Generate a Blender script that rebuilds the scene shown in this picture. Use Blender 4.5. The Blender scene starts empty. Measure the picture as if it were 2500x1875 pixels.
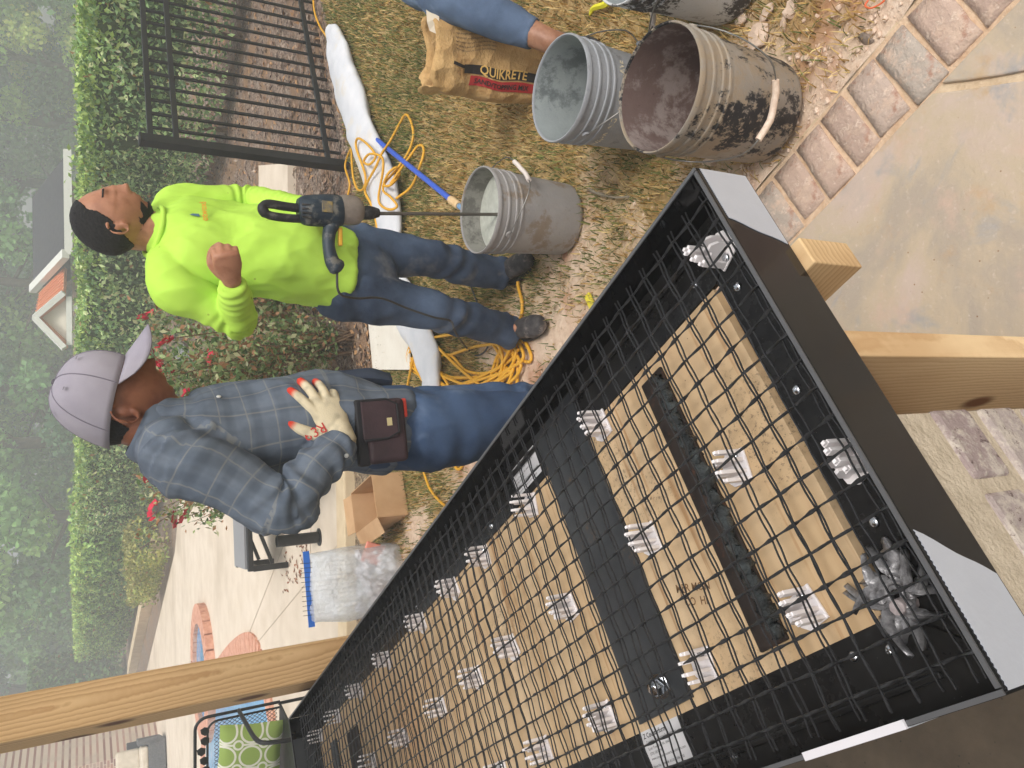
import bpy, bmesh, math, random
import numpy as np
from mathutils import Vector, Matrix, noise as mnoise
random.seed(7); RNG = np.random.default_rng(11)
SC = bpy.context.scene
COL = SC.collection
R = math.radians

# ---------------------------------------------------------------- camera
F = 1870.0; CH = 1.62; PITCH = R(29.3); ROLL = R(0.74)
cp, sp = math.cos(PITCH), math.sin(PITCH)
view = Vector((0, cp, -sp)); rgt = Vector((1, 0, 0)); upv = Vector((0, sp, cp))
# the phone was held upright but the picture is stored on its side: picture right = world down
imx = -upv * math.cos(ROLL) - rgt * math.sin(ROLL)      # picture +x
imy = rgt * math.cos(ROLL) - upv * math.sin(ROLL)       # picture +y (up)
cam_d = bpy.data.cameras.new('camera'); cam = bpy.data.objects.new('camera', cam_d); COL.objects.link(cam)
m3 = Matrix((imx, imy, -view)).transposed()
cam.matrix_world = Matrix.Translation((0, 0, CH)) @ m3.to_4x4()
cam_d.sensor_width = 36; cam_d.lens = F / 2500 * 36; cam_d.clip_end = 2000; cam_d.clip_start = 0.02
SC.camera = cam
# ---------------------------------------------------------------- world, sun, exposure
W = bpy.data.worlds.new('World'); SC.world = W; W.use_nodes = True
wn = W.node_tree; wn.nodes.clear()
SUN_EL, SUN_AZ = R(58), R(160)
sky = wn.nodes.new('ShaderNodeTexSky'); sky.sky_type = 'NISHITA'; sky.sun_disc = False
sky.sun_elevation = SUN_EL; sky.sun_rotation = SUN_AZ; sky.dust_density = 4.0; sky.air_density = 1.0; sky.ozone_density = 1.0
hs = wn.nodes.new('ShaderNodeHueSaturation'); hs.inputs['Saturation'].default_value = 0.22
bgn = wn.nodes.new('ShaderNodeBackground'); bgn.inputs['Strength'].default_value = 0.15
wo = wn.nodes.new('ShaderNodeOutputWorld')
wn.links.new(sky.outputs[0], hs.inputs['Color']); wn.links.new(hs.outputs[0], bgn.inputs[0]); wn.links.new(bgn.outputs[0], wo.inputs[0])
sl = bpy.data.lights.new('sun', 'SUN'); sl.energy = 1.5; sl.angle = R(13); sl.color = (1, 0.96, 0.9)
sun = bpy.data.objects.new('sun', sl); COL.objects.link(sun)
sd = Vector((math.sin(SUN_AZ) * math.cos(SUN_EL), math.cos(SUN_AZ) * math.cos(SUN_EL), math.sin(SUN_EL)))
sun.rotation_euler = sd.to_track_quat('Z', 'Y').to_euler(); sun.location = (3, -3, 12)
SC.view_settings.view_transform = 'Standard'; SC.view_settings.look = 'None'
SC.view_settings.gamma = 1; SC.view_settings.use_curve_mapping = False; SC.view_settings.exposure = 0.35
SC.cycles.use_denoising = True; SC.cycles.max_bounces = 6; SC.cycles.diffuse_bounces = 3; SC.cycles.glossy_bounces = 3
SC.cycles.transmission_bounces = 5; SC.cycles.transparent_max_bounces = 8; SC.cycles.volume_bounces = 3; SC.cycles.use_adaptive_sampling = True; SC.cycles.adaptive_threshold = 0.025
SC.cycles.caustics_reflective = False; SC.cycles.caustics_refractive = False

# ---------------------------------------------------------------- helpers
def _ray(x, y):
    a = (1875 - y - 937.5) / F; b = (x - 1250) / F
    c, s = math.cos(ROLL), math.sin(ROLL); a, b = a * c - b * s, a * s + b * c
    return Vector((a, cp - b * sp, -(sp + b * cp)))
def G(x, y, z=0.0):
    d = _ray(x, y); t = (z - CH) / d.z; return Vector((0, 0, CH)) + d * t
def GY(x, y, Y):
    d = _ray(x, y); return Vector((0, 0, CH)) + d * (Y / d.y)
def S(r, g, b):
    f = lambda c: (c / 255 / 12.92) if c <= 10 else ((c / 255 + 0.055) / 1.055) ** 2.4
    return (f(r), f(g), f(b), 1)
def tag(o, label, cat, group=None):
    o['label'] = label; o['category'] = cat
    if group: o['group'] = group
    return o
def struct(o):
    o['kind'] = 'structure'; return o
def stuff(o):
    o['kind'] = 'stuff'; return o
def empty(name, loc=(0, 0, 0), rz=0.0):
    o = bpy.data.objects.new(name, None); COL.objects.link(o); o.location = loc; o.rotation_euler = (0, 0, rz)
    o.empty_display_size = 0.1; return o
def add(name, me, mat=None, parent=None, loc=None, rot=None):
    o = bpy.data.objects.new(name, me); COL.objects.link(o)
    if mat is not None and len(me.materials) == 0:
        for m_ in (mat if isinstance(mat, (list, tuple)) else [mat]): me.materials.append(m_)
    if parent: o.parent = parent
    if loc is not None: o.location = loc
    if rot is not None: o.rotation_euler = rot
    return o
def copy_tree(o, parent=None):
    c = o.copy(); COL.objects.link(c); c.parent = parent
    for ch in list(o.children): copy_tree(ch, c)
    return c
def mesh_np(name, V, Q, smooth=False, col=None, ang=None):
    """V (n,3) array, Q (m,3|4) array of one face size"""
    V = np.asarray(V, np.float32); Q = np.asarray(Q, np.int32); k = Q.shape[1]
    me = bpy.data.meshes.new(name); me.vertices.add(len(V)); me.vertices.foreach_set('co', V.ravel())
    me.loops.add(Q.size); me.loops.foreach_set('vertex_index', Q.ravel())
    me.polygons.add(len(Q)); me.polygons.foreach_set('loop_start', np.arange(0, Q.size, k, dtype=np.int32))
    me.polygons.foreach_set('loop_total', np.full(len(Q), k, np.int32))
    me.update(calc_edges=True)
    if col is not None:
        a = me.attributes.new('Col', 'FLOAT_COLOR', 'POINT'); a.data.foreach_set('color', np.asarray(col, np.float32).ravel())
    if smooth: me.polygons.foreach_set('use_smooth', np.ones(len(Q), bool))
    if ang: me.set_sharp_from_angle(angle=R(ang))
    return me
class MB:
    def __init__(s): s.v = []; s.f = []
    def addv(s, vs, fs):
        o = len(s.v); s.v += [tuple(v) for v in vs]; s.f += [tuple(i + o for i in f) for f in fs]; return s
    def box(s, c, d, M=None):
        x, y, z = [k / 2 for k in d]
        vs = [Vector((a * x, b * y, e * z)) for e in (-1, 1) for b in (-1, 1) for a in (-1, 1)]
        if M is not None: vs = [M @ v for v in vs]
        c = Vector(c); vs = [v + c for v in vs]
        return s.addv(vs, [(0, 2, 3, 1), (4, 5, 7, 6), (0, 1, 5, 4), (2, 6, 7, 3), (0, 4, 6, 2), (1, 3, 7, 5)])
    def bar(s, a, b, w, h, up=(0, 0, 1)):
        a, b = Vector(a), Vector(b); d = b - a; L = d.length; x = d.normalized(); u = Vector(up)
        y = u.cross(x)
        if y.length < 1e-4: y = Vector((0, 1, 0)).cross(x)
        y.normalize(); z = x.cross(y)
        return s.box((a + b) / 2, (L, w, h), Matrix((x, y, z)).transposed())
    def tube(s, pts, r, n=8, cap=True, closed=False):
        pts = [Vector(p) for p in pts]; m = len(pts); rs = r if isinstance(r, (list, tuple)) else [r] * m
        T = []
        for i in range(m):
            a = pts[(i - 1) % m] if (i > 0 or closed) else pts[0]; b = pts[(i + 1) % m] if (i < m - 1 or closed) else pts[-1]
            t = (b - a); T.append(t.normalized() if t.length > 1e-9 else Vector((0, 0, 1)))
        u = T[0].orthogonal().normalized(); vs = []
        for i in range(m):
            u = (u - T[i] * u.dot(T[i]));  u = u.normalized() if u.length > 1e-6 else T[i].orthogonal().normalized()
            w = T[i].cross(u)
            for k in range(n):
                t = 2 * math.pi * k / n; vs.append(pts[i] + (u * math.cos(t) + w * math.sin(t)) * rs[i])
        fs = []
        for i in range(m if closed else m - 1):
            j = (i + 1) % m
            for k in range(n): fs.append((i * n + k, i * n + (k + 1) % n, j * n + (k + 1) % n, j * n + k))
        if cap and not closed:
            fs.append(tuple(range(n - 1, -1, -1))); fs.append(tuple((m - 1) * n + k for k in range(n)))
        return s.addv(vs, fs)
    def lathe(s, prof, n=32, M=None, cap=False):
        vs = []; m = len(prof)
        for r, z in prof:
            for k in range(n): t = 2 * math.pi * k / n; vs.append(Vector((r * math.cos(t), r * math.sin(t), z)))
        if M is not None: vs = [M @ v for v in vs]
        fs = []
        for i in range(m - 1):
            for k in range(n): fs.append((i * n + k, i * n + (k + 1) % n, (i + 1) * n + (k + 1) % n, (i + 1) * n + k))
        if cap: fs.append(tuple(range(n - 1, -1, -1))); fs.append(tuple((m - 1) * n + k for k in range(n)))
        return s.addv(vs, fs)
    def prism(s, poly, z0, z1, M=None):
        n = len(poly); vs = [Vector((p[0], p[1], z0)) for p in poly] + [Vector((p[0], p[1], z1)) for p in poly]
        if M is not None: vs = [M @ v for v in vs]
        return s.addv(vs, [tuple(range(n - 1, -1, -1)), tuple(range(n, 2 * n))] + [(i, (i + 1) % n, n + (i + 1) % n, n + i) for i in range(n)])
    def mesh(s, name, smooth=None):
        me = bpy.data.meshes.new(name); me.from_pydata(s.v, [], s.f); me.update()
        if smooth:
            me.polygons.foreach_set('use_smooth', np.ones(len(me.polygons), bool)); me.set_sharp_from_angle(angle=R(smooth))
        return me
    def build(s, name, mat=None, parent=None, smooth=None, bevel=0, loc=None, rot=None, seg=2):
        o = add(name, s.mesh(name, smooth), mat, parent, loc, rot)
        if bevel: bev(o, bevel, seg)
        return o
def bev(o, w, seg=2):
    b = o.modifiers.new('bevel', 'BEVEL'); b.width = w; b.segments = seg; b.limit_method = 'ANGLE'; b.angle_limit = R(40); b.harden_normals = False
    return o
def crom(pts, k=6, closed=False):
    """Catmull-Rom through pts"""
    P = [np.array(p, float) for p in pts]; n = len(P); out = []
    for i in range(n if closed else n - 1):
        a = P[(i - 1) % n] if (closed or i > 0) else 2 * P[0] - P[1]; b = P[i]; c = P[(i + 1) % n]
        d = P[(i + 2) % n] if (closed or i < n - 2) else 2 * P[-1] - P[-2]
        for j in range(k):
            t = j / k; out.append(0.5 * ((2 * b) + (c - a) * t + (2 * a - 5 * b + 4 * c - d) * t * t + (3 * b - a - 3 * c + d) * t ** 3))
    if not closed: out.append(P[-1])
    return out
def nz(p, s=1.0, off=0.0): return mnoise.noise(Vector((p[0] * s + off, p[1] * s + off * 1.7, p[2] * s - off)))

# ---------------------------------------------------------------- materials
class N:
    def __init__(s, name, rough=0.6, spec=0.5, metal=0.0):
        s.m = bpy.data.materials.new(name); s.m.use_nodes = True; s.nt = s.m.node_tree
        s.b = s.nt.nodes['Principled BSDF']; s.out = s.nt.nodes['Material Output']
        s.b.inputs['Roughness'].default_value = rough; s.b.inputs['Specular IOR Level'].default_value = spec; s.b.inputs['Metallic'].default_value = metal
    def n(s, t, ins=None, **pr):
        nd = s.nt.nodes.new('ShaderNode' + t)
        for k, v in pr.items(): setattr(nd, k, v)
        for k, v in (ins or {}).items(): s.set(nd.inputs[k], v)
        return nd
    def set(s, sock, v):
        if isinstance(v, bpy.types.NodeSocket): s.nt.links.new(v, sock)
        else: sock.default_value = v
    def co(s, which='Object', scale=(1, 1, 1), rot=(0, 0, 0), loc=(0, 0, 0)):
        c = s.n('TexCoord').outputs[which]
        return s.n('Mapping', {'Vector': c, 'Scale': scale, 'Rotation': rot, 'Location': loc}).outputs[0]
    def noise(s, scale=5, detail=4, rough=0.55, vec=None, dist=0.0, out='Fac'):
        i = {'Scale': scale, 'Detail': detail, 'Roughness': rough, 'Distortion': dist}
        if vec is not None: i['Vector'] = vec
        return s.n('TexNoise', i).outputs[out]
    def voro(s, scale=5, vec=None, feature='F1', out='Distance', rnd=1.0):
        i = {'Scale': scale, 'Randomness': rnd}
        if vec is not None: i['Vector'] = vec
        return s.n('TexVoronoi', i, feature=feature).outputs[out]
    def ramp(s, fac, stops, interp='LINEAR'):
        r = s.n('ValToRGB', {'Fac': fac}); cr = r.color_ramp; cr.interpolation = interp
        while len(cr.elements) > 1: cr.elements.remove(cr.elements[-1])
        for i, (p, c) in enumerate(stops):
            e = cr.elements[0] if i == 0 else cr.elements.new(p)
            e.position = p; e.color = c if len(c) == 4 else (*c, 1)
        return r.outputs[0]
    def step(s, fac, a, b): return s.n('MapRange', {'Value': fac, 'From Min': a, 'From Max': b}, interpolation_type='SMOOTHSTEP').outputs[0]
    def mix(s, fac, a, b, mode='MIX'):
        nd = s.n('Mix', data_type='RGBA', blend_type=mode)
        s.set(nd.inputs[0], fac); s.set(nd.inputs[6], a); s.set(nd.inputs[7], b); return nd.outputs[2]
    def math(s, op, a, b=0.0):
        nd = s.n('Math', operation=op); s.set(nd.inputs[0], a); s.set(nd.inputs[1], b); return nd.outputs[0]
    def bump(s, h, strength=0.3, dist=0.01):
        b = s.n('Bump', {'Height': h, 'Strength': strength, 'Distance': dist}); s.set(s.b.inputs['Normal'], b.outputs[0]); return s
    def color(s, c): s.set(s.b.inputs['Base Color'], c); return s
    def rough(s, r): s.set(s.b.inputs['Roughness'], r); return s
    def rnd(s): return s.n('ObjectInfo').outputs['Random']
def mnoise_mat(name, c1, c2, scale=8, rough=0.7, bump=0.2, bscale=None, bdist=0.004, spec=0.4, metal=0.0, c3=None, s3=3, coord='Object', stretch=(1, 1, 1)):
    n = N(name, rough, spec, metal); v = n.co(coord, stretch)
    c = n.ramp(n.noise(scale, 5, 0.6, v), [(0.35, c1), (0.65, c2)])
    if c3 is not None: c = n.mix(n.step(n.noise(s3, 4, 0.6, v), 0.52, 0.7), c, c3)
    n.color(c)
    if bump: n.bump(n.noise(bscale or scale * 4, 5, 0.65, v), bump, bdist)
    return n.m
def plain(name, c, rough=0.5, metal=0.0, spec=0.5, bump=0, bscale=80):
    n = N(name, rough, spec, metal); v = n.co()
    n.color(n.mix(n.math('MULTIPLY', n.noise(14, 4, 0.6, v), 0.5), c, tuple(k * 0.72 for k in c[:3]) + (1,)))
    n.rough(n.n('MapRange', {'Value': n.noise(22, 3, 0.6, v), 'To Min': max(0.02, rough - 0.08), 'To Max': min(1, rough + 0.1)}).outputs[0])
    if bump: n.bump(n.noise(bscale, 4, 0.6, v), bump, 0.002)
    return n.m
def leaf_mat(name, rough=0.55, trans=0.35):
    n = N(name, rough, 0.35); a = n.n('Attribute', attribute_name='Col').outputs['Color']; n.color(a)
    t = n.n('BsdfTranslucent', {'Color': a}); mx = n.n('MixShader', {'Fac': trans})
    n.nt.links.new(n.b.outputs[0], mx.inputs[1]); n.nt.links.new(t.outputs[0], mx.inputs[2]); n.nt.links.new(mx.outputs[0], n.out.inputs['Surface'])
    return n.m
M_LEAF = leaf_mat('leaf')
def attr_mat(name, rough=0.8, spec=0.2):
    n = N(name, rough, spec); n.color(n.n('Attribute', attribute_name='Col').outputs['Color']); return n.m
def wood_mat(name, light, dark, knot, axis='Z', scale=1.0, seed=0.0):
    """pine: growth rings around an axis running slightly askew to the board, with wobble and knots"""
    n = N(name, 0.62, 0.3)
    rot = (R(2.2), R(-1.6), 0) if axis == 'Z' else (R(90 + 1.6), R(2.4), 0) if axis == 'Y' else (R(1.8), R(90 - 2.2), 0)
    v = n.co('Object', (1, 1, 1), rot, (0.11 + seed, 0.05, seed * 3))
    wob = n.noise(1.0, 3, 0.5, n.n('Mapping', {'Vector': v, 'Scale': (9 * scale, 9 * scale, 1.5 * scale)}).outputs[0], out='Color')
    v2 = n.n('VectorMath', {0: v, 1: n.n('VectorMath', {0: wob, 1: (0.035, 0.035, 0.0)}, operation='MULTIPLY').outputs[0]}, operation='ADD').outputs[0]
    w = n.n('TexWave', {'Vector': v2, 'Scale': 24 * scale, 'Distortion': 1.2, 'Detail': 2, 'Detail Scale': 2}, wave_type='RINGS', rings_direction='Z', wave_profile='SAW').outputs['Fac']
    fine = n.noise(1.0, 4, 0.6, n.n('Mapping', {'Vector': v, 'Scale': (260, 260, 5)}).outputs[0])
    c = n.ramp(w, [(0.0, light), (0.45, tuple(a * 0.6 + b * 0.4 for a, b in zip(light, dark))), (0.8, dark), (1.0, light)])
    c = n.mix(n.math('ADD', n.math('MULTIPLY', fine, 0.35), 0.28), c, light)
    c = n.mix(n.step(n.noise(2.2 * scale, 3, 0.5, n.n('Mapping', {'Vector': v, 'Scale': (1, 1, 0.4)}).outputs[0]), 0.5, 0.8), c, tuple(a * 0.9 for a in dark[:3]) + (1,))
    kd = n.voro(1.0, n.n('Mapping', {'Vector': v, 'Scale': (7 * scale, 7 * scale, 3.2 * scale)}).outputs[0])
    c = n.mix(n.step(kd, 0.26, 0.13), c, knot)
    n.color(c); n.bump(n.math('ADD', n.math('MULTIPLY', w, 0.5), fine), 0.12, 0.002); return n.m
# ================================================================ SETTING
A0 = Vector((0.268, 0.72, 0)); FROT = R(124.28)
FM = Matrix.Translation(A0) @ Matrix.Rotation(FROT, 4, 'Z')
def FL(p, q, z=0.0): return FM @ Vector((p, q, z))
# --- ground and beds
n = N('field_ground', 0.95, 0.1); v = n.co()
n.color(n.ramp(n.noise(0.35, 5, 0.6, v), [(0.3, S(84, 92, 50)), (0.55, S(112, 116, 66)), (0.75, S(120, 112, 74))])); M_FIELD = n.m
gm = MB(); gm.addv([(-500, -300, -.06), (500, -300, -.06), (500, 600, -.06), (-500, 600, -.06)], [(0, 1, 2, 3)])
struct(gm.build('ground', M_FIELD))
def pgrid(poly, step, zf, name, mat):
    """triangulated sheet over a polygon with height zf(x,y): grid clipped by point-in-polygon of cell centres plus exact border"""
    bm = bmesh.new(); vs = [bm.verts.new((x, y, 0)) for x, y in poly]; bm.faces.new(vs)
    xs = [p[0] for p in poly]; ys = [p[1] for p in poly]
    x = min(xs) + step
    while x < max(xs):
        bmesh.ops.bisect_plane(bm, geom=bm.verts[:] + bm.edges[:] + bm.faces[:], plane_co=(x, 0, 0), plane_no=(1, 0, 0)); x += step
    y = min(ys) + step
    while y < max(ys):
        bmesh.ops.bisect_plane(bm, geom=bm.verts[:] + bm.edges[:] + bm.faces[:], plane_co=(0, y, 0), plane_no=(0, 1, 0)); y += step
    for w in bm.verts: w.co.z = zf(w.co.x, w.co.y)
    bmesh.ops.triangulate(bm, faces=bm.faces[:]); bmesh.ops.recalc_face_normals(bm, faces=bm.faces[:])
    me = bpy.data.meshes.new(name); bm.to_mesh(me); bm.free()
    me.polygons.foreach_set('use_smooth', np.ones(len(me.polygons), bool))
    if sum(f.normal.z for f in me.polygons) < 0: me.flip_normals()
    return add(name, me, mat)
def pq_of(x, y):
    w = Vector((x, y, 0)) - A0; c, s = math.cos(FROT), math.sin(FROT); return w.x * c + w.y * s, -w.x * s + w.y * c
def sandiness(x, y):
    """0 = turf, 1 = bare sandy spoil, near the brick edging and around the buckets"""
    p, q = pq_of(x, y)
    d = -0.66 - q
    k = 0.85 - d / 0.55 if p < 0.55 else 0.6 - d / 0.5
    if p > 0.9: k = 0.95 - d / 0.75
    return k + 0.75 * mnoise.noise(Vector((x * 2.6, y * 2.6, 3.1))) + 0.45 * mnoise.noise(Vector((x * 8, y * 8, 7.7)))
n = N('lawn_soil', 0.95, 0.1); v = n.co()
soil = n.ramp(n.noise(9, 6, 0.7, v), [(0.3, S(150, 122, 78)), (0.5, S(182, 154, 106)), (0.7, S(204, 178, 134))])
sandc = n.ramp(n.noise(28, 6, 0.75, v), [(0.3, S(200, 170, 144)), (0.5, S(224, 198, 174)), (0.7, S(236, 216, 196))])
sandc = n.mix(n.step(n.noise(3.5, 4, 0.6, v), 0.52, 0.66), sandc, S(186, 136, 106))
att = n.n('Attribute', attribute_name='Col').outputs['Fac']
n.color(n.mix(att, soil, sandc)); n.bump(n.math('ADD', n.noise(60, 6, 0.75, v), n.math('MULTIPLY', n.noise(220, 3, 0.7, v), 0.4)), 0.7, 0.012); M_SOIL = n.m
e_in = [FL(-3.2, -0.655), FL(4.5, -0.655)]
lawn_poly = [(e_in[0].x, e_in[0].y), (6.5, -2.2), (6.5, 6.9), (4.2, 6.9), (2.9, 5.75), (1.55, 5.12), (0.2, 4.55), (-0.62, 4.75), (-1.3, 4.75), (-2.6, 4.75), (e_in[1].x, e_in[1].y)]
def lawn_z(x, y):
    s = max(0, min(1, sandiness(x, y)))
    return -0.012 + 0.008 * mnoise.noise(Vector((x * 5, y * 5, 0))) + s * (0.008 + 0.010 * mnoise.noise(Vector((x * 17, y * 17, 2))))
lawn = struct(pgrid(lawn_poly, 0.06, lawn_z, 'lawn', M_SOIL))
ca = lawn.data.attributes.new('Col', 'FLOAT_COLOR', 'POINT')
ca.data.foreach_set('color', np.array([[max(0, min(1, sandiness(w.co.x, w.co.y) * 1.6))] * 3 + [1] for w in lawn.data.vertices], np.float32).ravel())
# mulch bed behind the lawn, in front of the hedges
n = N('mulch', 0.95, 0.1); v = n.co()
mc = n.ramp(n.voro(55, v, out='Color'), [(0.1, S(96, 82, 74)), (0.5, S(142, 122, 108)), (0.9, S(174, 156, 140))])
mc = n.mix(n.step(n.noise(1.6, 4, 0.6, v), 0.48, 0.62), mc, S(150, 122, 98))
n.color(mc); n.bump(n.voro(60, v), 0.8, 0.02); M_MULCH = n.m
mul_poly = [(1.55, 5.12), (2.9, 5.75), (4.2, 6.9), (6.5, 6.9), (9, 6.9), (9, 12), (4, 16), (-3, 24), (-12, 44), (-24, 50), (-30, 44), (-9.2, 27), (-3.3, 17.1), (-2.05, 16.1), (-1.2, 8.5), (-0.62, 6.1), (-0.55, 5.4), (-0.62, 4.75), (0.2, 4.55)]
def ml_z(x, y): return -0.02 + 0.035 * mnoise.noise(Vector((x * 0.9, y * 0.9, 5))) + 0.018 * mnoise.noise(Vector((x * 6, y * 6, 1)))
struct(pgrid(mul_poly, 0.35, ml_z, 'mulch_bed', M_MULCH))
# loose mulch chips and fallen leaves over the bed
def in_poly(x, y, P):
    c = False; j = len(P) - 1
    for i in range(len(P)):
        if (P[i][1] > y) != (P[j][1] > y) and x < (P[j][0] - P[i][0]) * (y - P[i][1]) / (P[j][1] - P[i][1]) + P[i][0]: c = not c
        j = i
    return c
def leafquads(name, C, size, cols, mat, parent=None, flat=0.0, ratio=0.45, nrm=None, bend=0.25):
    """many small rhombic leaf faces; flat 0 random .. 1 lying flat"""
    C = np.asarray(C, float); m = len(C); rng = RNG
    t = rng.normal(size=(m, 3)); t[:, 2] *= (1 - flat); t /= np.linalg.norm(t, axis=1)[:, None] + 1e-9
    if nrm is not None:
        w = nrm + rng.normal(size=(m, 3)) * 0.55
    else:
        w = rng.normal(size=(m, 3)) * (1 - flat) + np.array([0, 0, 1.0]) * (0.25 + flat)
    b = np.cross(w, t); b /= np.linalg.norm(b, axis=1)[:, None] + 1e-9; nn = np.cross(t, b)
    s = np.asarray(size, float).reshape(-1, 1) * np.ones((m, 1))
    V = np.empty((m, 4, 3)); V[:, 0] = C - t * s * 0.5; V[:, 1] = C + b * s * ratio * 0.5 + nn * s * bend * 0.3 - t * s * 0.05
    V[:, 2] = C + t * s * 0.5 - nn * s * bend * 0.2; V[:, 3] = C - b * s * ratio * 0.5 + nn * s * bend * 0.3 - t * s * 0.05
    Q = np.arange(m * 4).reshape(m, 4); col = np.repeat(np.c_[np.asarray(cols, float)[:, :3], np.ones(m)], 4, axis=0)
    return add(name, mesh_np(name, V.reshape(-1, 3), Q, col=col), mat, parent)
def pick(pal, m, jit=0.18):
    P = np.array([S(*c)[:3] for c in pal]); c = P[RNG.integers(0, len(P), m)]; return np.clip(c * (1 + RNG.normal(size=(m, 1)) * jit), 0.003, 1)
M_CHIP = attr_mat('mulch_chip', 0.9, 0.15)
pts = []
while len(pts) < 9000:
    y = 4.8 + RNG.random() ** 1.6 * 7; x = -1.2 + RNG.random() * 7
    if in_poly(x, y, mul_poly): pts.append((x, y, ml_z(x, y) + 0.008 + RNG.random() * 0.012))
stuff(leafquads('mulch_chips', pts, RNG.uniform(0.03, 0.085, len(pts)), pick([(112, 92, 80), (90, 74, 64), (150, 126, 106), (176, 136, 98), (138, 110, 92), (164, 146, 130)], len(pts)), M_CHIP, flat=0.8, ratio=0.4))['label'] = 'brown bark mulch and fallen leaves in the planting bed'
bpy.data.objects['mulch_chips']['category'] = 'mulch'
# pool deck, pool, spa
n = N('deck_concrete', 0.85, 0.2); v = n.co()
n.color(n.mix(n.step(n.noise(0.5, 4, 0.6, v), 0.45, 0.7), n.ramp(n.noise(3, 5, 0.6, v), [(0.3, S(212, 196, 176)), (0.7, S(226, 212, 194))]), S(198, 182, 162)))
n.bump(n.noise(90, 5, 0.7, v), 0.15, 0.003); M_DECK = n.m
JW = 0.009
deck_poly = [(-0.62, 5.4), (-0.68, 6.1), (-1.26, 8.5), (-2.1, 16.1), (-3.35, 17.1), (-9.25, 27), (-14, 33), (-60, 33), (-60, 5.4)]
struct(MB().prism([(x, y) for x, y in deck_poly][::-1], -0.05, 0.0).build('pool_deck', M_DECK))
M_JOINT = plain('joint_sealant', S(194, 178, 158), 0.8)
jn = MB()
for a, b in (((-1.15, 5.5), (-2.85, 8.75)), ((-1.5, 7.3), (-2.9, 9.2)), ((-0.75, 6.2), (-1.6, 6.35))):
    a = Vector((*a, 0.003)); b = Vector((*b, 0.003)); jn.bar(a, b, JW, 0.002)
struct(jn.build('deck_joint', M_JOINT))
M_COP = mnoise_mat('coping_brick', S(196, 136, 112), S(220, 168, 142), 14, 0.85, 0.3)
M_WATER = N('pool_water', 0.06, 0.5); vv = M_WATER.co()
M_WATER.color(M_WATER.ramp(M_WATER.noise(0.5, 3, 0.5, vv), [(0.3, S(70, 150, 205)), (0.6, S(110, 185, 228)), (0.8, S(150, 206, 236))])); M_WATER.bump(M_WATER.noise(3.5, 3, 0.5, vv), 0.25, 0.03); M_WATER = M_WATER.m
def ring_bricks(parent, cx, cy, rx, ry, w, nb, z0, z1, mat, rot=0):
    for k in range(nb):
        a0 = 2 * math.pi * (k + 0.06) / nb; a1 = 2 * math.pi * (k + 0.94) / nb
        P = []
        for a, o in ((a0, 0), ((a0 + a1) / 2, 0), (a1, 0), (a1, w), ((a0 + a1) / 2, w), (a0, w)):
            P.append((cx + (rx + o) * math.cos(a), cy + (ry + o) * math.sin(a)))
        MB().prism(P[::-1], z0, z1).build('coping_brick', mat, parent)
spa = empty('spa_pool', (-4.35, 12.6, 0)); tag(spa, 'small round spa pool with a raised brick coping set in the pale deck', 'spa')
MB().lathe([(0.74, 0.10), (0.74, 0.0)], 40).build('spa_wall', M_COP, spa)
MB().lathe([(0.001, 0.055), (0.735, 0.055)], 40).build('spa_water', M_WATER, spa)
ring_bricks(spa, 0, 0, 0.72, 0.72, 0.3, 26, 0.0, 0.115, M_COP)
pool_poly = [(-3.25, 8.1), (-3.0, 8.9), (-3.9, 11.0), (-5.0, 12.6), (-8.5, 13.2), (-9.5, 9.5), (-6.2, 7.2), (-4.2, 7.4)]
pw = MB().prism(pool_poly, -0.04, 0.012).build('pool_water', M_WATER); struct(pw)
cpz = [Vector((x, y, 0)) for x, y in crom([(x, y) for x, y in pool_poly], 7, True)]
cpn = struct(MB().tube([p + Vector((0, 0, -0.01)) for p in cpz], 0.03, 6, closed=True).build('pool_coping', M_COP))
for k in range(len(cpz)):
    a, b = cpz[k], cpz[(k + 1) % len(cpz)]; d = (b - a); L = d.length; m_ = max(1, int(L / 0.16)); nn = Vector((d.y, -d.x, 0)).normalized()
    for j in range(m_):
        c = a + d * ((j + 0.5) / m_) + nn * 0.12
        if k % 2 == 0 or m_ < 6: MB().bar(c - d.normalized() * (L / m_ * 0.47), c + d.normalized() * (L / m_ * 0.47), 0.28, 0.05).build('coping_brick', M_COP, cpn)
# pale kerb beyond the deck and the concrete path beyond the fence
M_KERB = mnoise_mat('kerb_concrete', S(206, 184, 150), S(224, 204, 172), 4, 0.85, 0.2)
kb = MB()
for a, b in (((-3.6, 19.5), (-10.2, 31.5)), ((-10.2, 31.5), (-16, 38))): kb.bar((*a, 0.12), (*b, 0.12), 0.35, 0.3)
struct(kb.build('kerb', M_KERB, bevel=0.02))
struct(MB().prism([G(640, 405, 0)[:2], G(712, 400, 0)[:2], G(712, 640, 0)[:2], G(640, 640, 0)[:2]], -0.04, 0.035).build('path', M_DECK))
# gravel pan with a pale kerb beside the deck
n = N('pebble', 0.9, 0.2); v = n.co()
n.color(n.ramp(n.voro(70, v, out='Color'), [(0.1, S(88, 74, 60)), (0.5, S(150, 130, 108)), (0.9, S(196, 178, 150))])); n.bump(n.voro(70, v), 1.0, 0.02); M_PEB = n.m
struct(MB().prism([(-2.2, 4.72), (-0.5, 4.72), (-0.5, 5.12), (-2.2, 5.12)], -0.05, -0.004).build('gravel_strip', M_PEB))
kb = struct(MB().bar((-2.4, 5.22, 0.02), (-0.45, 5.22, 0.02), 0.2, 0.1).build('deck_kerb', M_KERB, bevel=0.01))
struct(MB().bar((-2.4, 5.37, 0.0), (-0.45, 5.37, 0.0), 0.09, 0.03).build('edge_strip', plain('strip_grey', S(96, 92, 84), 0.8)))  # dark grey strip along the step edge of the deck
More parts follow.
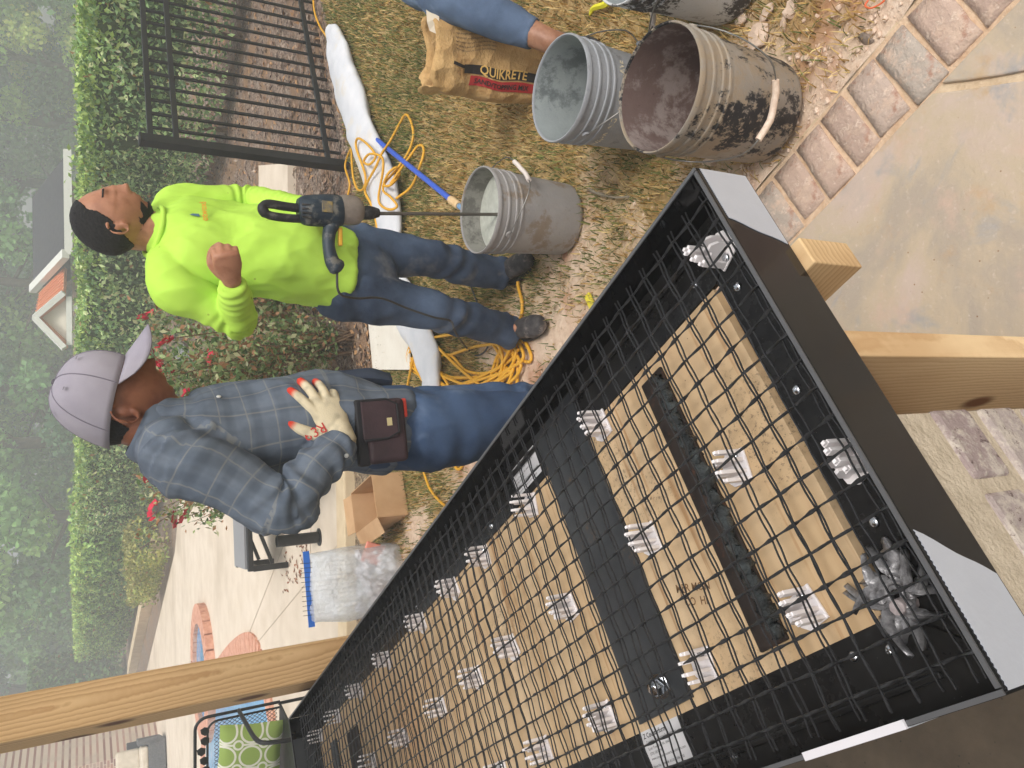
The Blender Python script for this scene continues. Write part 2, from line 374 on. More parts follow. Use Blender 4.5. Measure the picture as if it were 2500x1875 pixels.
# --- flagstone patio, brown slab, brick edging
M_BED = mnoise_mat('mortar_bed', S(196, 170, 138), S(220, 198, 168), 30, 0.95, 0.6, 120, 0.006)
def lp(poly, m=FM): return [tuple((m @ Vector((p, q, 0)))[:2]) for p, q in poly]
patio = struct(MB().prism(lp([(-3.2, -0.66), (4.5, -0.66), (4.5, 0.95), (-3.2, 0.95)]), -0.06, -0.010).build('patio', M_BED))
n = N('flagstone', 0.75, 0.3); v = n.co()
a_ = n.ramp(n.noise(2.6, 6, 0.62, v, 0.6), [(0.3, S(180, 162, 146)), (0.42, S(172, 158, 142)), (0.52, S(188, 170, 146)), (0.62, S(194, 174, 160)), (0.75, S(164, 156, 146))])
a_ = n.mix(n.step(n.noise(5.5, 5, 0.6, v, 1.0), 0.54, 0.72), a_, S(158, 155, 154)); a_ = n.mix(n.step(n.noise(7, 5, 0.65, n.co(loc=(3, 1, 0))), 0.56, 0.75), a_, S(186, 156, 120))
a_ = n.mix(n.step(n.noise(3.2, 5, 0.65, n.co(loc=(7, 1, 0))), 0.55, 0.7), a_, S(198, 170, 152))
a_ = n.mix(n.math('MULTIPLY', n.step(n.noise(60, 5, 0.75, v), 0.55, 0.75), 0.35), a_, S(232, 216, 200))
a_ = n.mix(n.step(n.voro(26, v), 0.06, 0.03), a_, S(140, 108, 78))
n.color(a_); n.bump(n.math('ADD', n.noise(7, 6, 0.6, v), n.math('MULTIPLY', n.noise(130, 4, 0.7, v), 0.25)), 0.45, 0.012); M_FLAG = n.m
stones = [[(0.035, -0.452), (1.0, -0.452), (1.0, 0.2), (-0.33, 0.2), (-0.44, 0.04)], [(0.01, -0.452), (-0.66, -0.452), (-0.78, -0.1), (-0.46, 0.022)],
          [(-0.455, 0.045), (-0.345, 0.212), (-0.37, 0.93), (-1.3, 0.93), (-1.3, 0.1), (-0.78, -0.08)], [(-0.675, -0.452), (-1.7, -0.452), (-1.7, 0.085), (-1.3, 0.085), (-0.79, -0.105)],
          [(-0.33, 0.215), (1.0, 0.215), (1.0, 0.93), (-0.355, 0.93)], [(1.015, -0.452), (2.3, -0.452), (2.3, 0.93), (1.015, 0.93)], [(2.32, -0.452), (4.4, -0.452), (4.4, 0.93), (2.32, 0.93)], [(-1.72, -0.452), (-3.1, -0.452), (-3.1, 0.93), (-1.72, 0.93)]]
for s_ in stones:
    P = []
    for i in range(len(s_)):
        a, b = Vector((*s_[i], 0)), Vector((*s_[(i + 1) % len(s_)], 0)); m_ = max(2, int((b - a).length / 0.06))
        dn = (b - a).orthogonal().normalized()
        for j in range(m_): c = a.lerp(b, j / m_); k = 0.003 * mnoise.noise(c * 19); P.append((c.x + k, c.y + k))
    area = sum(P[i][0] * P[(i + 1) % len(P)][1] - P[(i + 1) % len(P)][0] * P[i][1] for i in range(len(P)))
    if area < 0: P = P[::-1]
    MB().prism(lp(P), -0.03, 0.0).build('flagstone', M_FLAG, patio, bevel=0.004)
n = N('old_paver', 0.88, 0.2); v = n.co(); r_ = n.rnd()
a_ = n.ramp(r_, [(0.0, S(192, 154, 134)), (0.3, S(186, 162, 146)), (0.5, S(196, 168, 152)), (0.75, S(176, 164, 152)), (1.0, S(182, 146, 128))])
a_ = n.mix(n.step(n.noise(18, 5, 0.7, n.n('VectorMath', {0: v, 1: n.n('CombineXYZ', {0: n.math('MULTIPLY', r_, 40)}).outputs[0]}, operation='ADD').outputs[0]), 0.46, 0.66), a_, S(204, 178, 158))
a_ = n.mix(n.step(n.noise(9, 5, 0.7, n.co(loc=(5, 5, 2))), 0.55, 0.68), a_, S(168, 126, 106))
a_ = n.mix(n.step(n.noise(40, 4, 0.75, v), 0.52, 0.70), a_, S(218, 198, 180))
n.color(a_); n.bump(n.math('ADD', n.noise(14, 6, 0.7, v), n.math('MULTIPLY', n.noise(110, 4, 0.7, v), 0.35)), 0.7, 0.012); M_PAV = n.m
edging = struct(MB().prism(lp([(-3.2, -0.653), (4.5, -0.653), (4.5, -0.4535), (-3.2, -0.4535)]), -0.05, -0.0095).build('brick_edging', mnoise_mat('edging_mortar', S(206, 172, 140), S(226, 198, 168), 40, 0.95, 0.7, 150, 0.008)))
k = 0
p_ = -3.15
while p_ < 4.4:
    wd = 0.081 + random.uniform(-0.005, 0.005); o_ = random.uniform(-0.006, 0.006)
    me_ = MB(); nu, nv = 5, 8; P = []
    c0 = FL(p_ + wd / 2, -0.553 + o_, -0.001 + random.uniform(-0.004, 0.003))
    L_ = 0.172 + random.uniform(-0.008, 0.006)
    me_.box((0, 0, -0.015), (wd, L_, 0.03))
    bm = bmesh.new(); bm.from_mesh(me_.mesh('b')); bmesh.ops.subdivide_edges(bm, edges=bm.edges[:], cuts=3, use_grid_fill=True)
    for w in bm.verts:
        q_ = Vector((w.co.x + k * 3.1, w.co.y, w.co.z)); w.co += Vector((mnoise.noise(q_ * 22), mnoise.noise(q_ * 22 + Vector((9, 0, 0))), 0.5 * mnoise.noise(q_ * 18 + Vector((0, 9, 0))))) * 0.0042
        if abs(w.co.x) > wd * 0.46 or abs(w.co.y) > L_ * 0.46: w.co.z -= 0.0025
    me2 = bpy.data.meshes.new('brick'); bm.to_mesh(me2); bm.free(); me2.polygons.foreach_set('use_smooth', np.ones(len(me2.polygons), bool))
    add('brick', me2, M_PAV, edging, c0, (0, 0, FROT + random.uniform(-0.04, 0.04)))
    p_ += wd + 0.012; k += 1
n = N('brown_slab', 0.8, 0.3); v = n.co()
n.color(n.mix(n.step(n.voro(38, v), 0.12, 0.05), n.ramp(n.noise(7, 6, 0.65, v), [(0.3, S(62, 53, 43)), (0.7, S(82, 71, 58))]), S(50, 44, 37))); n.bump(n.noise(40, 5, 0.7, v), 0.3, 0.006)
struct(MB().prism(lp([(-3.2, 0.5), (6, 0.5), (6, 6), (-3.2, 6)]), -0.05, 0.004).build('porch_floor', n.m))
# --- unseen roof added to shade the counter, carried by the pine post
M_PINE = wood_mat('pine_post', S(230, 192, 142), S(172, 114, 64), S(104, 60, 32), 'Z', 1.0, 0.0)
n = N('roof_board', 0.8, 0.2); n.color(n.ramp(n.noise(3, 4, 0.6, n.co('Object', (1, 8, 1))), [(0.3, S(120, 92, 64)), (0.7, S(150, 118, 84))]))
roof = empty('porch_roof', FL(2.35, 2.42, 2.95), FROT); tag(roof, 'unseen timber roof added over the counter for shade, carried by the pine post', 'roof')
MB().box((0, 0, 0.16), (4.2, 4.3, 0.03)).build('deck_board', n.m, roof)
MB().box((0.2, -2.54, -0.06), (3.6, 0.09, 0.24)).build('beam', M_PINE, roof)
for i in range(6): MB().box((-1.9 + i * 0.7, -0.25, 0.10), (0.04, 4.6, 0.13)).build('rafter', M_PINE, roof)
pp = GY(700, 1637, 2.86)
post = MB().box((0, 0, 1.31), (0.14, 0.14, 2.62)).build('timber_post', M_PINE, None, bevel=0.006, loc=(pp.x, pp.y, 0), rot=(0, 0, FROT))
tag(post, 'tall square pine post with knots behind the far end of the counter form', 'post')
# --- brick pier under the form, stud leg and stub beam
M_PIERB = N('tumbled_brick', 0.9, 0.2); n = M_PIERB; v = n.co(); r_ = n.rnd()
a_ = n.ramp(r_, [(0, S(176, 162, 156)), (0.35, S(156, 138, 136)), (0.7, S(182, 168, 158)), (1, S(168, 146, 138))])
a_ = n.mix(n.step(n.noise(30, 6, 0.75, v), 0.45, 0.62), a_, S(200, 188, 176)); a_ = n.mix(n.step(n.noise(55, 5, 0.8, n.co(loc=(2, 3, 1))), 0.56, 0.68), a_, S(96, 76, 74))
n.color(a_); n.bump(n.noise(60, 6, 0.75, v), 0.7, 0.008); M_PIERB = n.m
pier = empty('brick_pier', FL(0, 0.36, 0), FROT); tag(pier, 'tumbled brick pier with pale mortar carrying the corner of the counter form', 'pier')
MB().box((0.26, 0.142, 0.43), (0.508, 0.27, 0.855)).build('mortar', mnoise_mat('pier_mortar', S(188, 172, 150), S(204, 188, 166), 40, 0.95, 0.7, 140, 0.008), pier)
zc = 0.008; row = 0
while zc < 0.775:
    off = 0.0 if row % 2 else 0.1
    for face in range(2):
        L0 = 0.0; Lmax = 0.28 if face == 0 else 0.52
        s = -off
        while s < Lmax - 0.02:
            a, b = max(0.0, s) + 0.006, min(Lmax, s + 0.2) - 0.006
            if b - a > 0.03:
                bb = MB()
                if face == 0: bb.box((0.0455, (a + b) / 2, zc + 0.036), (0.089, b - a, 0.072))
                elif a > 0.09: bb.box(((a + b) / 2, 0.0455, zc + 0.036), (b - a, 0.089, 0.072))
                else: s += 0.2; continue
                bo = bb.build('brick', M_PIERB, pier, bevel=0.007)
                bo.location = (random.uniform(-0.002, 0.002), random.uniform(-0.002, 0.002), 0)
            s += 0.2
    zc += 0.0895; row += 1
M_STUD = wood_mat('pine_stud', S(236, 206, 162), S(190, 146, 100), S(124, 80, 46), 'Z', 1.6, 0.37)
leg = MB().box((0, 0, 0.43), (0.14, 0.038, 0.856)).build('timber_stud', M_STUD, None, bevel=0.002, loc=FL(0.085, 0.262, 0), rot=(0, 0, FROT))
tag(leg, 'upright pine board standing on the patio to prop the form beside the brick pier', 'board')
M_STUB = wood_mat('pine_stub', S(226, 194, 148), S(172, 128, 84), S(110, 70, 40), 'X', 1.5, 0.8)
stub = MB().box((0, 0, 0), (0.6, 0.041, 0.089)).build('beam_stub', M_STUB, None, bevel=0.002, loc=FL(0.287, 0.143, 0.8145), rot=(0, 0, FROT))
tag(stub, 'short pine beam with a rough sawn end jutting out under the form corner', 'beam')
# ================================================================ COUNTER FORM
n = N('black_plastic', 0.15, 0.32); v = n.co()
n.color(n.ramp(n.noise(9, 4, 0.6, v), [(0.3, (0.006, 0.006, 0.007, 1)), (0.8, (0.013, 0.013, 0.014, 1))]))
n.rough(n.ramp(n.noise(1.0, 5, 0.7, n.co('Object', (3, 3, 260))), [(0.35, (0.07,) * 3 + (1,)), (0.75, (0.2,) * 3 + (1,))])); n.bump(n.noise(1.0, 3, 0.6, n.co('Object', (4, 4, 300))), 0.03, 0.001); M_BLK = n.m
n = N('black_flange', 0.3, 0.25); v = n.co()
n.color(n.mix(n.step(n.voro(90, v), 0.07, 0.03), n.ramp(n.noise(12, 5, 0.7, v), [(0.3, (0.008, 0.008, 0.009, 1)), (0.8, (0.02, 0.019, 0.018, 1))]), (0.09, 0.085, 0.08, 1)))
n.rough(n.ramp(n.noise(6, 6, 0.75, v), [(0.35, (0.16,) * 3 + (1,)), (0.7, (0.42,) * 3 + (1,))])); n.bump(n.noise(1.0, 3, 0.6, n.co('Object', (3, 320, 320))), 0.05, 0.0008); M_FLN = n.m
LF, WF, ZT, ZF, TB = 2.71, 0.645, 0.95, 0.874, 0.0035
form = empty('counter_form', FL(0, 0, 0), FROT); tag(form, 'long black plastic concrete counter form on plywood, set on the brick pier', 'counter form')
hh = ZT - 0.862
for nm, c, d in (('side_panel', (LF / 2, TB / 2, 0.862 + hh / 2), (LF, TB, hh)), ('side_panel', (LF / 2, WF - TB / 2, 0.862 + hh / 2), (LF, TB, hh)),
                 ('side_panel', (TB / 2, WF / 2, 0.862 + hh / 2), (TB, WF - 2 * TB - 0.001, hh)), ('side_panel', (LF - TB / 2, WF / 2, 0.862 + hh / 2), (TB, WF - 2 * TB - 0.001, hh))):
    MB().box(c, d).build(nm, M_BLK, form, bevel=0.0012)
M_LIP = plain('plastic_edge', (0.10, 0.10, 0.105, 1), 0.4)
for c, d in (((LF / 2, 0.003, ZT + 0.0012), (LF - 0.001, 0.005, 0.002)), ((0.003, WF / 2, ZT + 0.0012), (0.005, WF - 0.014, 0.002)), ((LF / 2, WF - 0.003, ZT + 0.0012), (LF - 0.001, 0.005, 0.002)), ((LF - 0.003, WF / 2, ZT + 0.0012), (0.005, WF - 0.014, 0.002))):
    MB().box(c, d).build('top_lip', M_LIP, form)
a, b = TB + 0.0005, 0.1
MB().prism([(a, a), (LF - a, a), (LF - b, b - 0.012), (b + 0.014, b - 0.012)], 0.866, ZF).build('bottom_flange', M_FLN, form)
MB().prism([(a, WF - a), (b + 0.014, WF - b), (LF - b, WF - b), (LF - a, WF - a)], 0.866, ZF).build('bottom_flange', M_FLN, form)
MB().prism([(a, a + 0.002), (b + 0.012, b - 0.01), (b + 0.012, WF - b - 0.002), (a, WF - a - 0.002)], 0.866, ZF - 0.0006).build('bottom_flange', M_FLN, form)
MB().prism([(LF - a, a + 0.002), (LF - a, WF - a - 0.002), (LF - b + 0.002, WF - b - 0.002), (LF - b + 0.002, b - 0.01)], 0.866, ZF - 0.0006).build('bottom_flange', M_FLN, form)
# moulded step of the flange against the panel (a raised lengthwise rib)
MB().box((LF / 2, 0.030, ZF + 0.003), (LF - 0.2, 0.008, 0.006)).build('flange_rib', M_FLN, form, bevel=0.002)
MB().box((LF / 2, WF - 0.032, ZF + 0.003), (LF - 0.2, 0.008, 0.006)).build('flange_rib', M_FLN, form, bevel=0.002)
n = N('plywood', 0.7, 0.25); v = n.co()
g1 = n.noise(1.0, 5, 0.6, n.n('Mapping', {'Vector': n.co(), 'Scale': (60, 2.2, 1)}).outputs[0]); g2 = n.noise(1.0, 4, 0.55, n.n('Mapping', {'Vector': n.co(), 'Scale': (13, 0.9, 1)}).outputs[0])
wv = n.n('TexWave', {'Vector': n.n('Mapping', {'Vector': n.co(), 'Scale': (1, 0.16, 1)}).outputs[0], 'Scale': 11, 'Distortion': 5, 'Detail': 3, 'Detail Scale': 1.2}, wave_type='BANDS', bands_direction='X').outputs['Fac']
c = n.ramp(g2, [(0.3, S(208, 182, 148)), (0.55, S(198, 169, 132)), (0.75, S(186, 155, 116))]); c = n.mix(n.math('MULTIPLY', wv, 0.16), c, S(222, 194, 156))
c = n.mix(n.step(g1, 0.56, 0.72), c, S(172, 132, 92)); c = n.mix(n.step(n.noise(1.3, 4, 0.6, v), 0.5, 0.75), c, S(210, 168, 124))
sp1 = n.step(n.voro(75, v), 0.075, 0.04); c = n.mix(n.math('MULTIPLY', sp1, n.step(n.noise(3, 3, 0.5, v), 0.42, 0.6)), c, S(92, 62, 40))
dirt = n.math('MULTIPLY', n.step(n.noise(150, 4, 0.8, v), 0.52, 0.66), n.step(n.noise(4.2, 3, 0.5, n.co(loc=(0.35, 0.3, 0))), 0.53, 0.68)); c = n.mix(n.math('MULTIPLY', dirt, 0.75), c, S(84, 70, 58))
n.color(c); n.bump(g1, 0.1, 0.002); M_PLY = n.m
MB().box((LF / 2 + 0.006, WF / 2 - 0.004, 0.8675), (LF - 0.232, WF - 0.19, 0.014)).build('plywood_deck', M_PLY, form)
# supports hidden below: rail under the far half
MB().box((LF / 2 + 0.32, WF / 2 - 0.002, 0.8515), (LF - 0.75, WF - 0.2, 0.016)).build('base_sheet', M_PLY, form)
M_TAPE = plain('duct_tape', S(188, 190, 198), 0.42, 0.0, 0.5, 0.25, 60)
def tape(face, a, b, z0, z1, cut):
    """tape patch with torn ends and a pinked edge on a panel: face 'p' = panel at p=0 (runs along q) or 'q' = near panel"""
    P = []
    m_ = 60
    for i in range(m_ + 1): P.append((a + (b - a) * i / m_, z1 - (0.0016 if i % 2 else 0)))
    for i in range(1, 8): P.append((b + cut * i / 8 + 0.0012 * math.sin(i * 5.1), z1 + (z0 - z1) * i / 8))
    P += [(b + cut, z0), (a, z0)]
    bm_ = MB()
    if face == 'p': vs = [(-0.0012, s, z) for s, z in P]
    else: vs = [(s, WF + 0.0012, z) for s, z in P]
    off = [(0.0009, 0, 0), (0, -0.0009, 0)][face == 'q']
    k_ = len(vs); bm_.addv(vs + [tuple(c_ + o_ for c_, o_ in zip(v_, off)) for v_ in vs], [tuple(range(k_)), tuple(range(2 * k_ - 1, k_ - 1, -1))] + [(i, k_ + i, k_ + (i + 1) % k_, (i + 1) % k_) for i in range(k_)])
    return bm_.build('duct_tape', M_TAPE, form)
tape('p', 0.003, 0.088, 0.866, 0.945, 0.035); tape('p', 0.642, 0.495, 0.866, 0.946, 0.055)
tape('q', 0.246, 0.105, 0.872, 0.9485, 0.0)
MB().box((0.176, WF - 0.003, ZT + 0.0035), (0.14, 0.0085, 0.003)).build('duct_tape', plain('white_tape', S(226, 222, 226), 0.4), form)
# inner end tape patch on the far short panel
MB().box((LF - TB - 0.0008, 0.21, 0.912), (0.001, 0.26, 0.07)).build('duct_tape', plain('grey_patch', S(74, 76, 78), 0.5), form)
# screws in the flange
M_CHROME = plain('zinc_screw', (0.72, 0.74, 0.77, 1), 0.18, 1.0)
scr = MB().lathe([(0.0001, 0.0042), (0.003, 0.004), (0.0055, 0.0026), (0.0066, 0.0006), (0.0066, 0)], 16)
scr.box((0, 0, 0.0043), (0.006, 0.0013, 0.0008)); scr.box((0, 0, 0.0044), (0.0013, 0.006, 0.0008)); scr_me = scr.mesh('screw', 40)
for p, q in ((0.082, 0.455), (0.192, 0.567), (0.143, 0.575), (0.145, 0.061), (0.086, 0.117), (0.085, 0.28), (0.45, 0.62), (0.75, 0.6), (1.1, 0.6), (1.5, 0.6), (0.9, 0.07), (1.4, 0.06), (2.1, 0.06)):
    add('screw', scr_me, M_CHROME, form, (p, q, ZF), (0, 0, random.random() * 3))
# printing: two maker's stickers and the mill stamp
M_STK = plain('sticker_white', S(214, 212, 214), 0.45); M_INK = plain('ink_black', (0.012, 0.012, 0.012, 1), 0.6)
def text_mesh(txt, size, bold=False):
    cu = bpy.data.curves.new('t', 'FONT'); cu.body = txt; cu.size = size; cu.align_x = 'LEFT'; cu.resolution_u = 2
    if bold: cu.offset = size * 0.018
    o = bpy.data.objects.new('t', cu); COL.objects.link(o); dg = bpy.context.evaluated_depsgraph_get(); dg.update()
    me = bpy.data.meshes.new_from_object(o.evaluated_get(dg)); bpy.data.objects.remove(o); bpy.data.curves.remove(cu); return me
def sticker(p, q, rot, name='label_sticker'):
    # reading direction runs towards -p
    st = MB().prism([(0, 0), (0.105, 0), (0.105, 0.056), (0, 0.056)], 0, 0.0004).build(name, M_STK, form, loc=(p, q, ZF + 0.0005), rot=(0, 0, rot))
    for txt, x, y, s_, b_ in (('Z Counterform', 0.006, 0.0455, 0.0098, True), ('Concrete Countertop Solutions, Inc.', 0.008, 0.038, 0.0056, False), ('Scott Township, PA 18447', 0.008, 0.0285, 0.0056, False), ('(570) 587-3799', 0.008, 0.0215, 0.0056, False), ('www.concretecountertopsolutions.com', 0.008, 0.0145, 0.0056, False), ('Patent No. 7,004,438  AU 2014308638 B2', 0.006, 0.004, 0.0048, False)):
        add('lettering', text_mesh(txt, s_, b_), M_INK, st, (x, y, 0.0007))
sticker(0.637, 0.556, math.pi, 'label_sticker')
bpy.data.objects['label_sticker'].location = (0.637, 0.602 - 0.046 + 0.046, ZF + 0.0005)
sticker(0.76, 0.075, math.pi)
for txt, dp in (('MFR MON', 0), ('CO  HI', 0.022), ('IS', 0.012)):
    add('mill_stamp', text_mesh(txt, 0.016, True), mnoise_mat('stamp_ink', S(70, 52, 40), S(150, 112, 76), 160, 0.9, 0), form, (0.43 - dp * 0.3, 0.40 + dp, 0.8748), (0, 0, R(163)))
# steel strips lying in the form
n = N('mill_steel', 0.42, 0.5, 0.35); v = n.co()
n.color(n.mix(n.step(n.noise(14, 5, 0.7, v), 0.58, 0.72), n.ramp(n.noise(5, 5, 0.6, v), [(0.3, S(52, 54, 58)), (0.7, S(78, 80, 82))]), S(104, 84, 66))); n.rough(n.ramp(n.noise(8, 5, 0.7, v), [(0.3, (0.3,) * 3 + (1,)), (0.7, (0.6,) * 3 + (1,))])); n.bump(n.noise(70, 4, 0.7, v), 0.15, 0.002); M_STEEL = n.m
pl = MB().box((0, 0, 0.003), (0.143, 0.522, 0.006)).build('steel_plate', M_STEEL, None, bevel=0.001, loc=FL(0.555, 0.274, ZF + 0.0012), rot=(0, 0, FROT + R(1)))
tag(pl, 'wide flat grey steel plate laid across the plywood in the form', 'steel plate')
n = N('rusty_angle', 0.7, 0.3, 0.1); v = n.co()
n.color(n.mix(n.step(n.noise(30, 5, 0.7, v), 0.55, 0.7), n.ramp(n.noise(12, 5, 0.65, v), [(0.3, S(36, 31, 29)), (0.7, S(58, 48, 43))]), S(84, 56, 42))); n.bump(n.noise(80, 5, 0.7, v), 0.4, 0.003); M_ANG = n.m
n = N('black_mastic', 0.22, 0.5); v = n.co(); n.color(n.ramp(n.noise(40, 4, 0.6, v), [(0.3, (0.012, 0.013, 0.014, 1)), (0.75, (0.075, 0.09, 0.092, 1))])); n.bump(n.noise(150, 5, 0.7, v), 0.9, 0.006); M_MAST = n.m
def angle_bar(p, q0, q1, w, label, mastic=True, mat=M_ANG):
    e = empty('steel_strip', FL(p, q0, ZF + 0.0012), FROT); tag(e, label, 'steel strip'); L = q1 - q0
    MB().box((0, L / 2, 0.003), (w, L, 0.006)).build('flat_bar', mat, e, bevel=0.002)
    if mastic:
        bm = bmesh.new(); bm.from_mesh(MB().tube([(-w * 0.32 + 0.004 * math.sin(i * 1.7), 0.01 + (L - 0.02) * i / 70, 0.008 + 0.002 * math.sin(i * 2.3)) for i in range(71)], [0.0085 + 0.0045 * math.sin(i * 1.9) * math.sin(i * 0.37) for i in range(71)], 10).mesh('m'))
        for w_ in bm.verts: w_.co += Vector((mnoise.noise(w_.co * 160), mnoise.noise(w_.co * 160 + Vector((5, 0, 0))), mnoise.noise(w_.co * 160 + Vector((0, 5, 0))))) * 0.008
        me = bpy.data.meshes.new('mastic_bead'); bm.to_mesh(me); bm.free(); me.polygons.foreach_set('use_smooth', np.ones(len(me.polygons), bool)); add('mastic_bead', me, M_MAST, e)
    return e
angle_bar(0.292, 0.115, 0.522, 0.052, 'dark rusty steel strip smeared with a lumpy black mastic bead')
angle_bar(2.16, 0.185, 0.52, 0.13, 'broad dark brown steel strip without mastic at the far end of the form', False)
angle_bar(2.40, 0.165, 0.52, 0.07, 'narrow blue black steel strip nearest the far end panel of the form', False, M_STEEL)
# washer and bolt on the plate
e = empty('anchor_bolt', FL(0.529, 0.502, ZF + 0.0075)); tag(e, 'shiny zinc bolt with a tilted washer on the grey steel plate', 'bolt')
Mt = Matrix.Translation((0, 0, 0.0085)) @ Matrix.Rotation(R(28), 4, 'X')
MB().lathe([(0.006, -0.001), (0.0185, -0.001), (0.0185, 0.001), (0.006, 0.001)], 28, Mt).build('washer', M_CHROME, e, smooth=30)
MB().lathe([(0.0001, 0.019), (0.007, 0.0185), (0.0115, 0.014), (0.0125, 0.007), (0.0125, 0.0055), (0.0001, 0.0055)], 6, Mt).build('bolt_head', M_CHROME, e, bevel=0.001)
MB().tube([(0, 0, 0.0), (0, 0, 0.012)], 0.005, 10).build('shank', M_CHROME, e)
# cast leaf rosette in the near corner
n = N('cast_pewter', 0.3, 0.5, 0.45); v = n.co(); n.color(n.ramp(n.noise(60, 5, 0.7, v), [(0.3, S(104, 102, 104)), (0.7, S(196, 194, 196))])); n.bump(n.noise(120, 4, 0.7, v), 0.5, 0.004); M_PEW = n.m
ro = empty('leaf_rosette', FL(0.092, 0.53, ZF + 0.001), FROT); tag(ro, 'cast silver grey rosette of curled leaves in the corner of the form', 'rosette')
def leaf_blade(L, W, curl):
    P = MB(); m_ = 12; vs = []
    for i in range(m_ + 1):
        t = i / m_; x = 0.012 + L * t; y = curl * t * t * L; w = W * math.sin(math.pi * (0.12 + 0.86 * t)) * (1 + 0.28 * math.sin(t * 22)); z = 0.004 + 0.012 * math.sin(math.pi * t * 0.9)
        vs += [(x, y - w, z - 0.004), (x, y - w * 0.4, z + 0.002), (x, y, z - 0.001), (x, y + w * 0.4, z + 0.002), (x, y + w, z - 0.004)]
    fs = [(i * 5 + j, i * 5 + j + 1, i * 5 + j + 6, i * 5 + j + 5) for i in range(m_) for j in range(4)]
    P.addv(vs, fs); return P
for k in range(20):
    a = 2 * math.pi * k / 20 + random.uniform(-0.12, 0.12); lb = leaf_blade(random.uniform(0.016, 0.047), random.uniform(0.006, 0.012), random.uniform(-1.3, 1.3))
    o = lb.build('leaf_lobe', M_PEW, ro, smooth=60, rot=(random.uniform(-0.6, 0.6), random.uniform(-0.35, 0.05), a)); sm = o.modifiers.new('s', 'SOLIDIFY'); sm.thickness = 0.0022
MB().tube([(0.017 * math.cos(t * 0.5) * (1 - t * 0.028), 0.017 * math.sin(t * 0.5) * (1 - t * 0.028), 0.008 + t * 0.0004) for t in range(26)], [0.0055 - t * 0.00014 for t in range(26)], 8).build('scroll', M_PEW, ro, smooth=60)
MB().tube([(-0.002, 0.012, 0.0), (-0.004, 0.014, 0.03)], 0.0085, 8).build('boss', mnoise_mat('boss_grey', S(150, 138, 138), S(182, 170, 168), 80, 0.6, 0.3), ro, bevel=0.001)
# white mesh clips
M_CLIP = plain('clip_white', S(246, 240, 240), 0.42, 0, 0.5)
def make_clip():
    e = empty('mesh_clip'); b = MB()
    b.prism([(-0.021, -0.022), (0.012, -0.022), (0.023, -0.012), (0.023, 0.012), (0.012, 0.022), (-0.021, 0.022)], 0, 0.003); b.build('base', M_CLIP, e, bevel=0.0006)
    w = MB(); w.prism([(-0.016, 0), (0.016, 0), (0.014, 0.020), (0.008, 0.031), (0.001, 0.031), (-0.002, 0.022), (-0.016, 0.024)], -0.0022, 0.0022, Matrix.Translation((0, -0.0075, 0.0025)) @ Matrix.Rotation(R(90), 4, 'X'))
    w.prism([(-0.016, 0), (0.016, 0), (0.014, 0.020), (0.008, 0.031), (0.001, 0.031), (-0.002, 0.022), (-0.016, 0.024)], -0.0022, 0.0022, Matrix.Translation((0, 0.0075, 0.0025)) @ Matrix.Rotation(R(90), 4, 'X')); w.build('web', M_CLIP, e)
    for x, y in ((-0.013, -0.0185), (-0.013, 0.0185), (-0.013, -0.0075), (-0.013, 0.0075)):
        h = 0.040 if abs(y) > 0.01 else 0.046
        p = MB(); p.box((x, y, h / 2 + 0.002), (0.0095, 0.005, h)); p.box((x - 0.0015, y, h + 0.0045), (0.005, 0.004, 0.006)); p.build('prong', M_CLIP, e, bevel=0.0005)
    s_ = add('screw', scr_me, M_CHROME, e, (-0.004, -0.0145, 0.003)); return e
clip0 = make_clip(); first = True
ROWS = {0.11: (0.445, 0.725, 0.963, 1.15, 1.386, 1.689, 2.0, 2.3, 2.57), 0.314: (0.222, 0.439, 0.711, 0.956, 1.15, 1.385, 1.684, 2.0, 2.3, 2.57), 0.502: (0.22, 0.433, 0.706, 0.945, 1.15, 1.385, 1.69, 2.0, 2.3, 2.57)}
spots = [(p, q + random.uniform(-.004, .004), 2.3) for q, ps in ROWS.items() for p in ps] + [(0.077, 0.06, -0.9), (0.066, 0.39, 2.5)]
for i, (p, q, a) in enumerate(spots):
    c = clip0 if first else copy_tree(clip0); first = False
    c.location = FL(p, q, ZF + (0.0074 if 0.48 < p < 0.632 and q < 0.53 else 0.0012)); c.rotation_euler = (0, 0, FROT + a - 2.3 + R(random.uniform(-16, 16)) + (0 if a > 2 else 0.6))
    lab = 'white plastic clip screwed to the plywood in straight rows, holding up the mesh'
    if i == len(spots) - 2: lab = 'white plastic clip on the black flange in the taped outer corner of the form'
    if i == len(spots) - 1: lab = 'white plastic clip on the black flange of the short end, away from the corners'
    if i < len(spots) - 2: tag(c, lab, 'clip', 'white mesh clips in rows on the plywood')
    else: tag(c, lab, 'clip')
# reinforcing mesh
n = N('mesh_black', 0.45, 0.5); v = n.co(); n.color(n.ramp(n.noise(200, 3, 0.6, v), [(0.3, (0.008, 0.008, 0.009, 1)), (0.8, (0.035, 0.035, 0.037, 1))])); M_MESH = n.m
rm = empty('reinforcing_mesh', FL(0, 0, 0), FROT); tag(rm, 'black woven fibre mesh stretched over the white clips inside the form', 'mesh')
PIT = 0.0362; P0, Q0 = 0.032, 0.026
NP, NQ = 73, 17
def strand(L, nodes0, off, ph, r, seed, lift):
    pts = []; m_ = int(L / 0.009)
    for i in range(m_ + 1):
        s = L * i / m_; t = (s - nodes0) / PIT
        w = 0.5 - 0.5 * math.cos(2 * math.pi * t)      # 0 at a knot, 1 between
        pts.append((s, off * (0.78 + 0.22 * w) + 0.0004 * mnoise.noise(Vector((s * 30, seed, 0))), ph * 0.0011 * math.cos(math.pi * t) + lift * mnoise.noise(Vector((s * 4, seed * 0.3, 4)))))
    return MB().tube(pts, r, 5)
LQ = NQ * PIT - 0.008
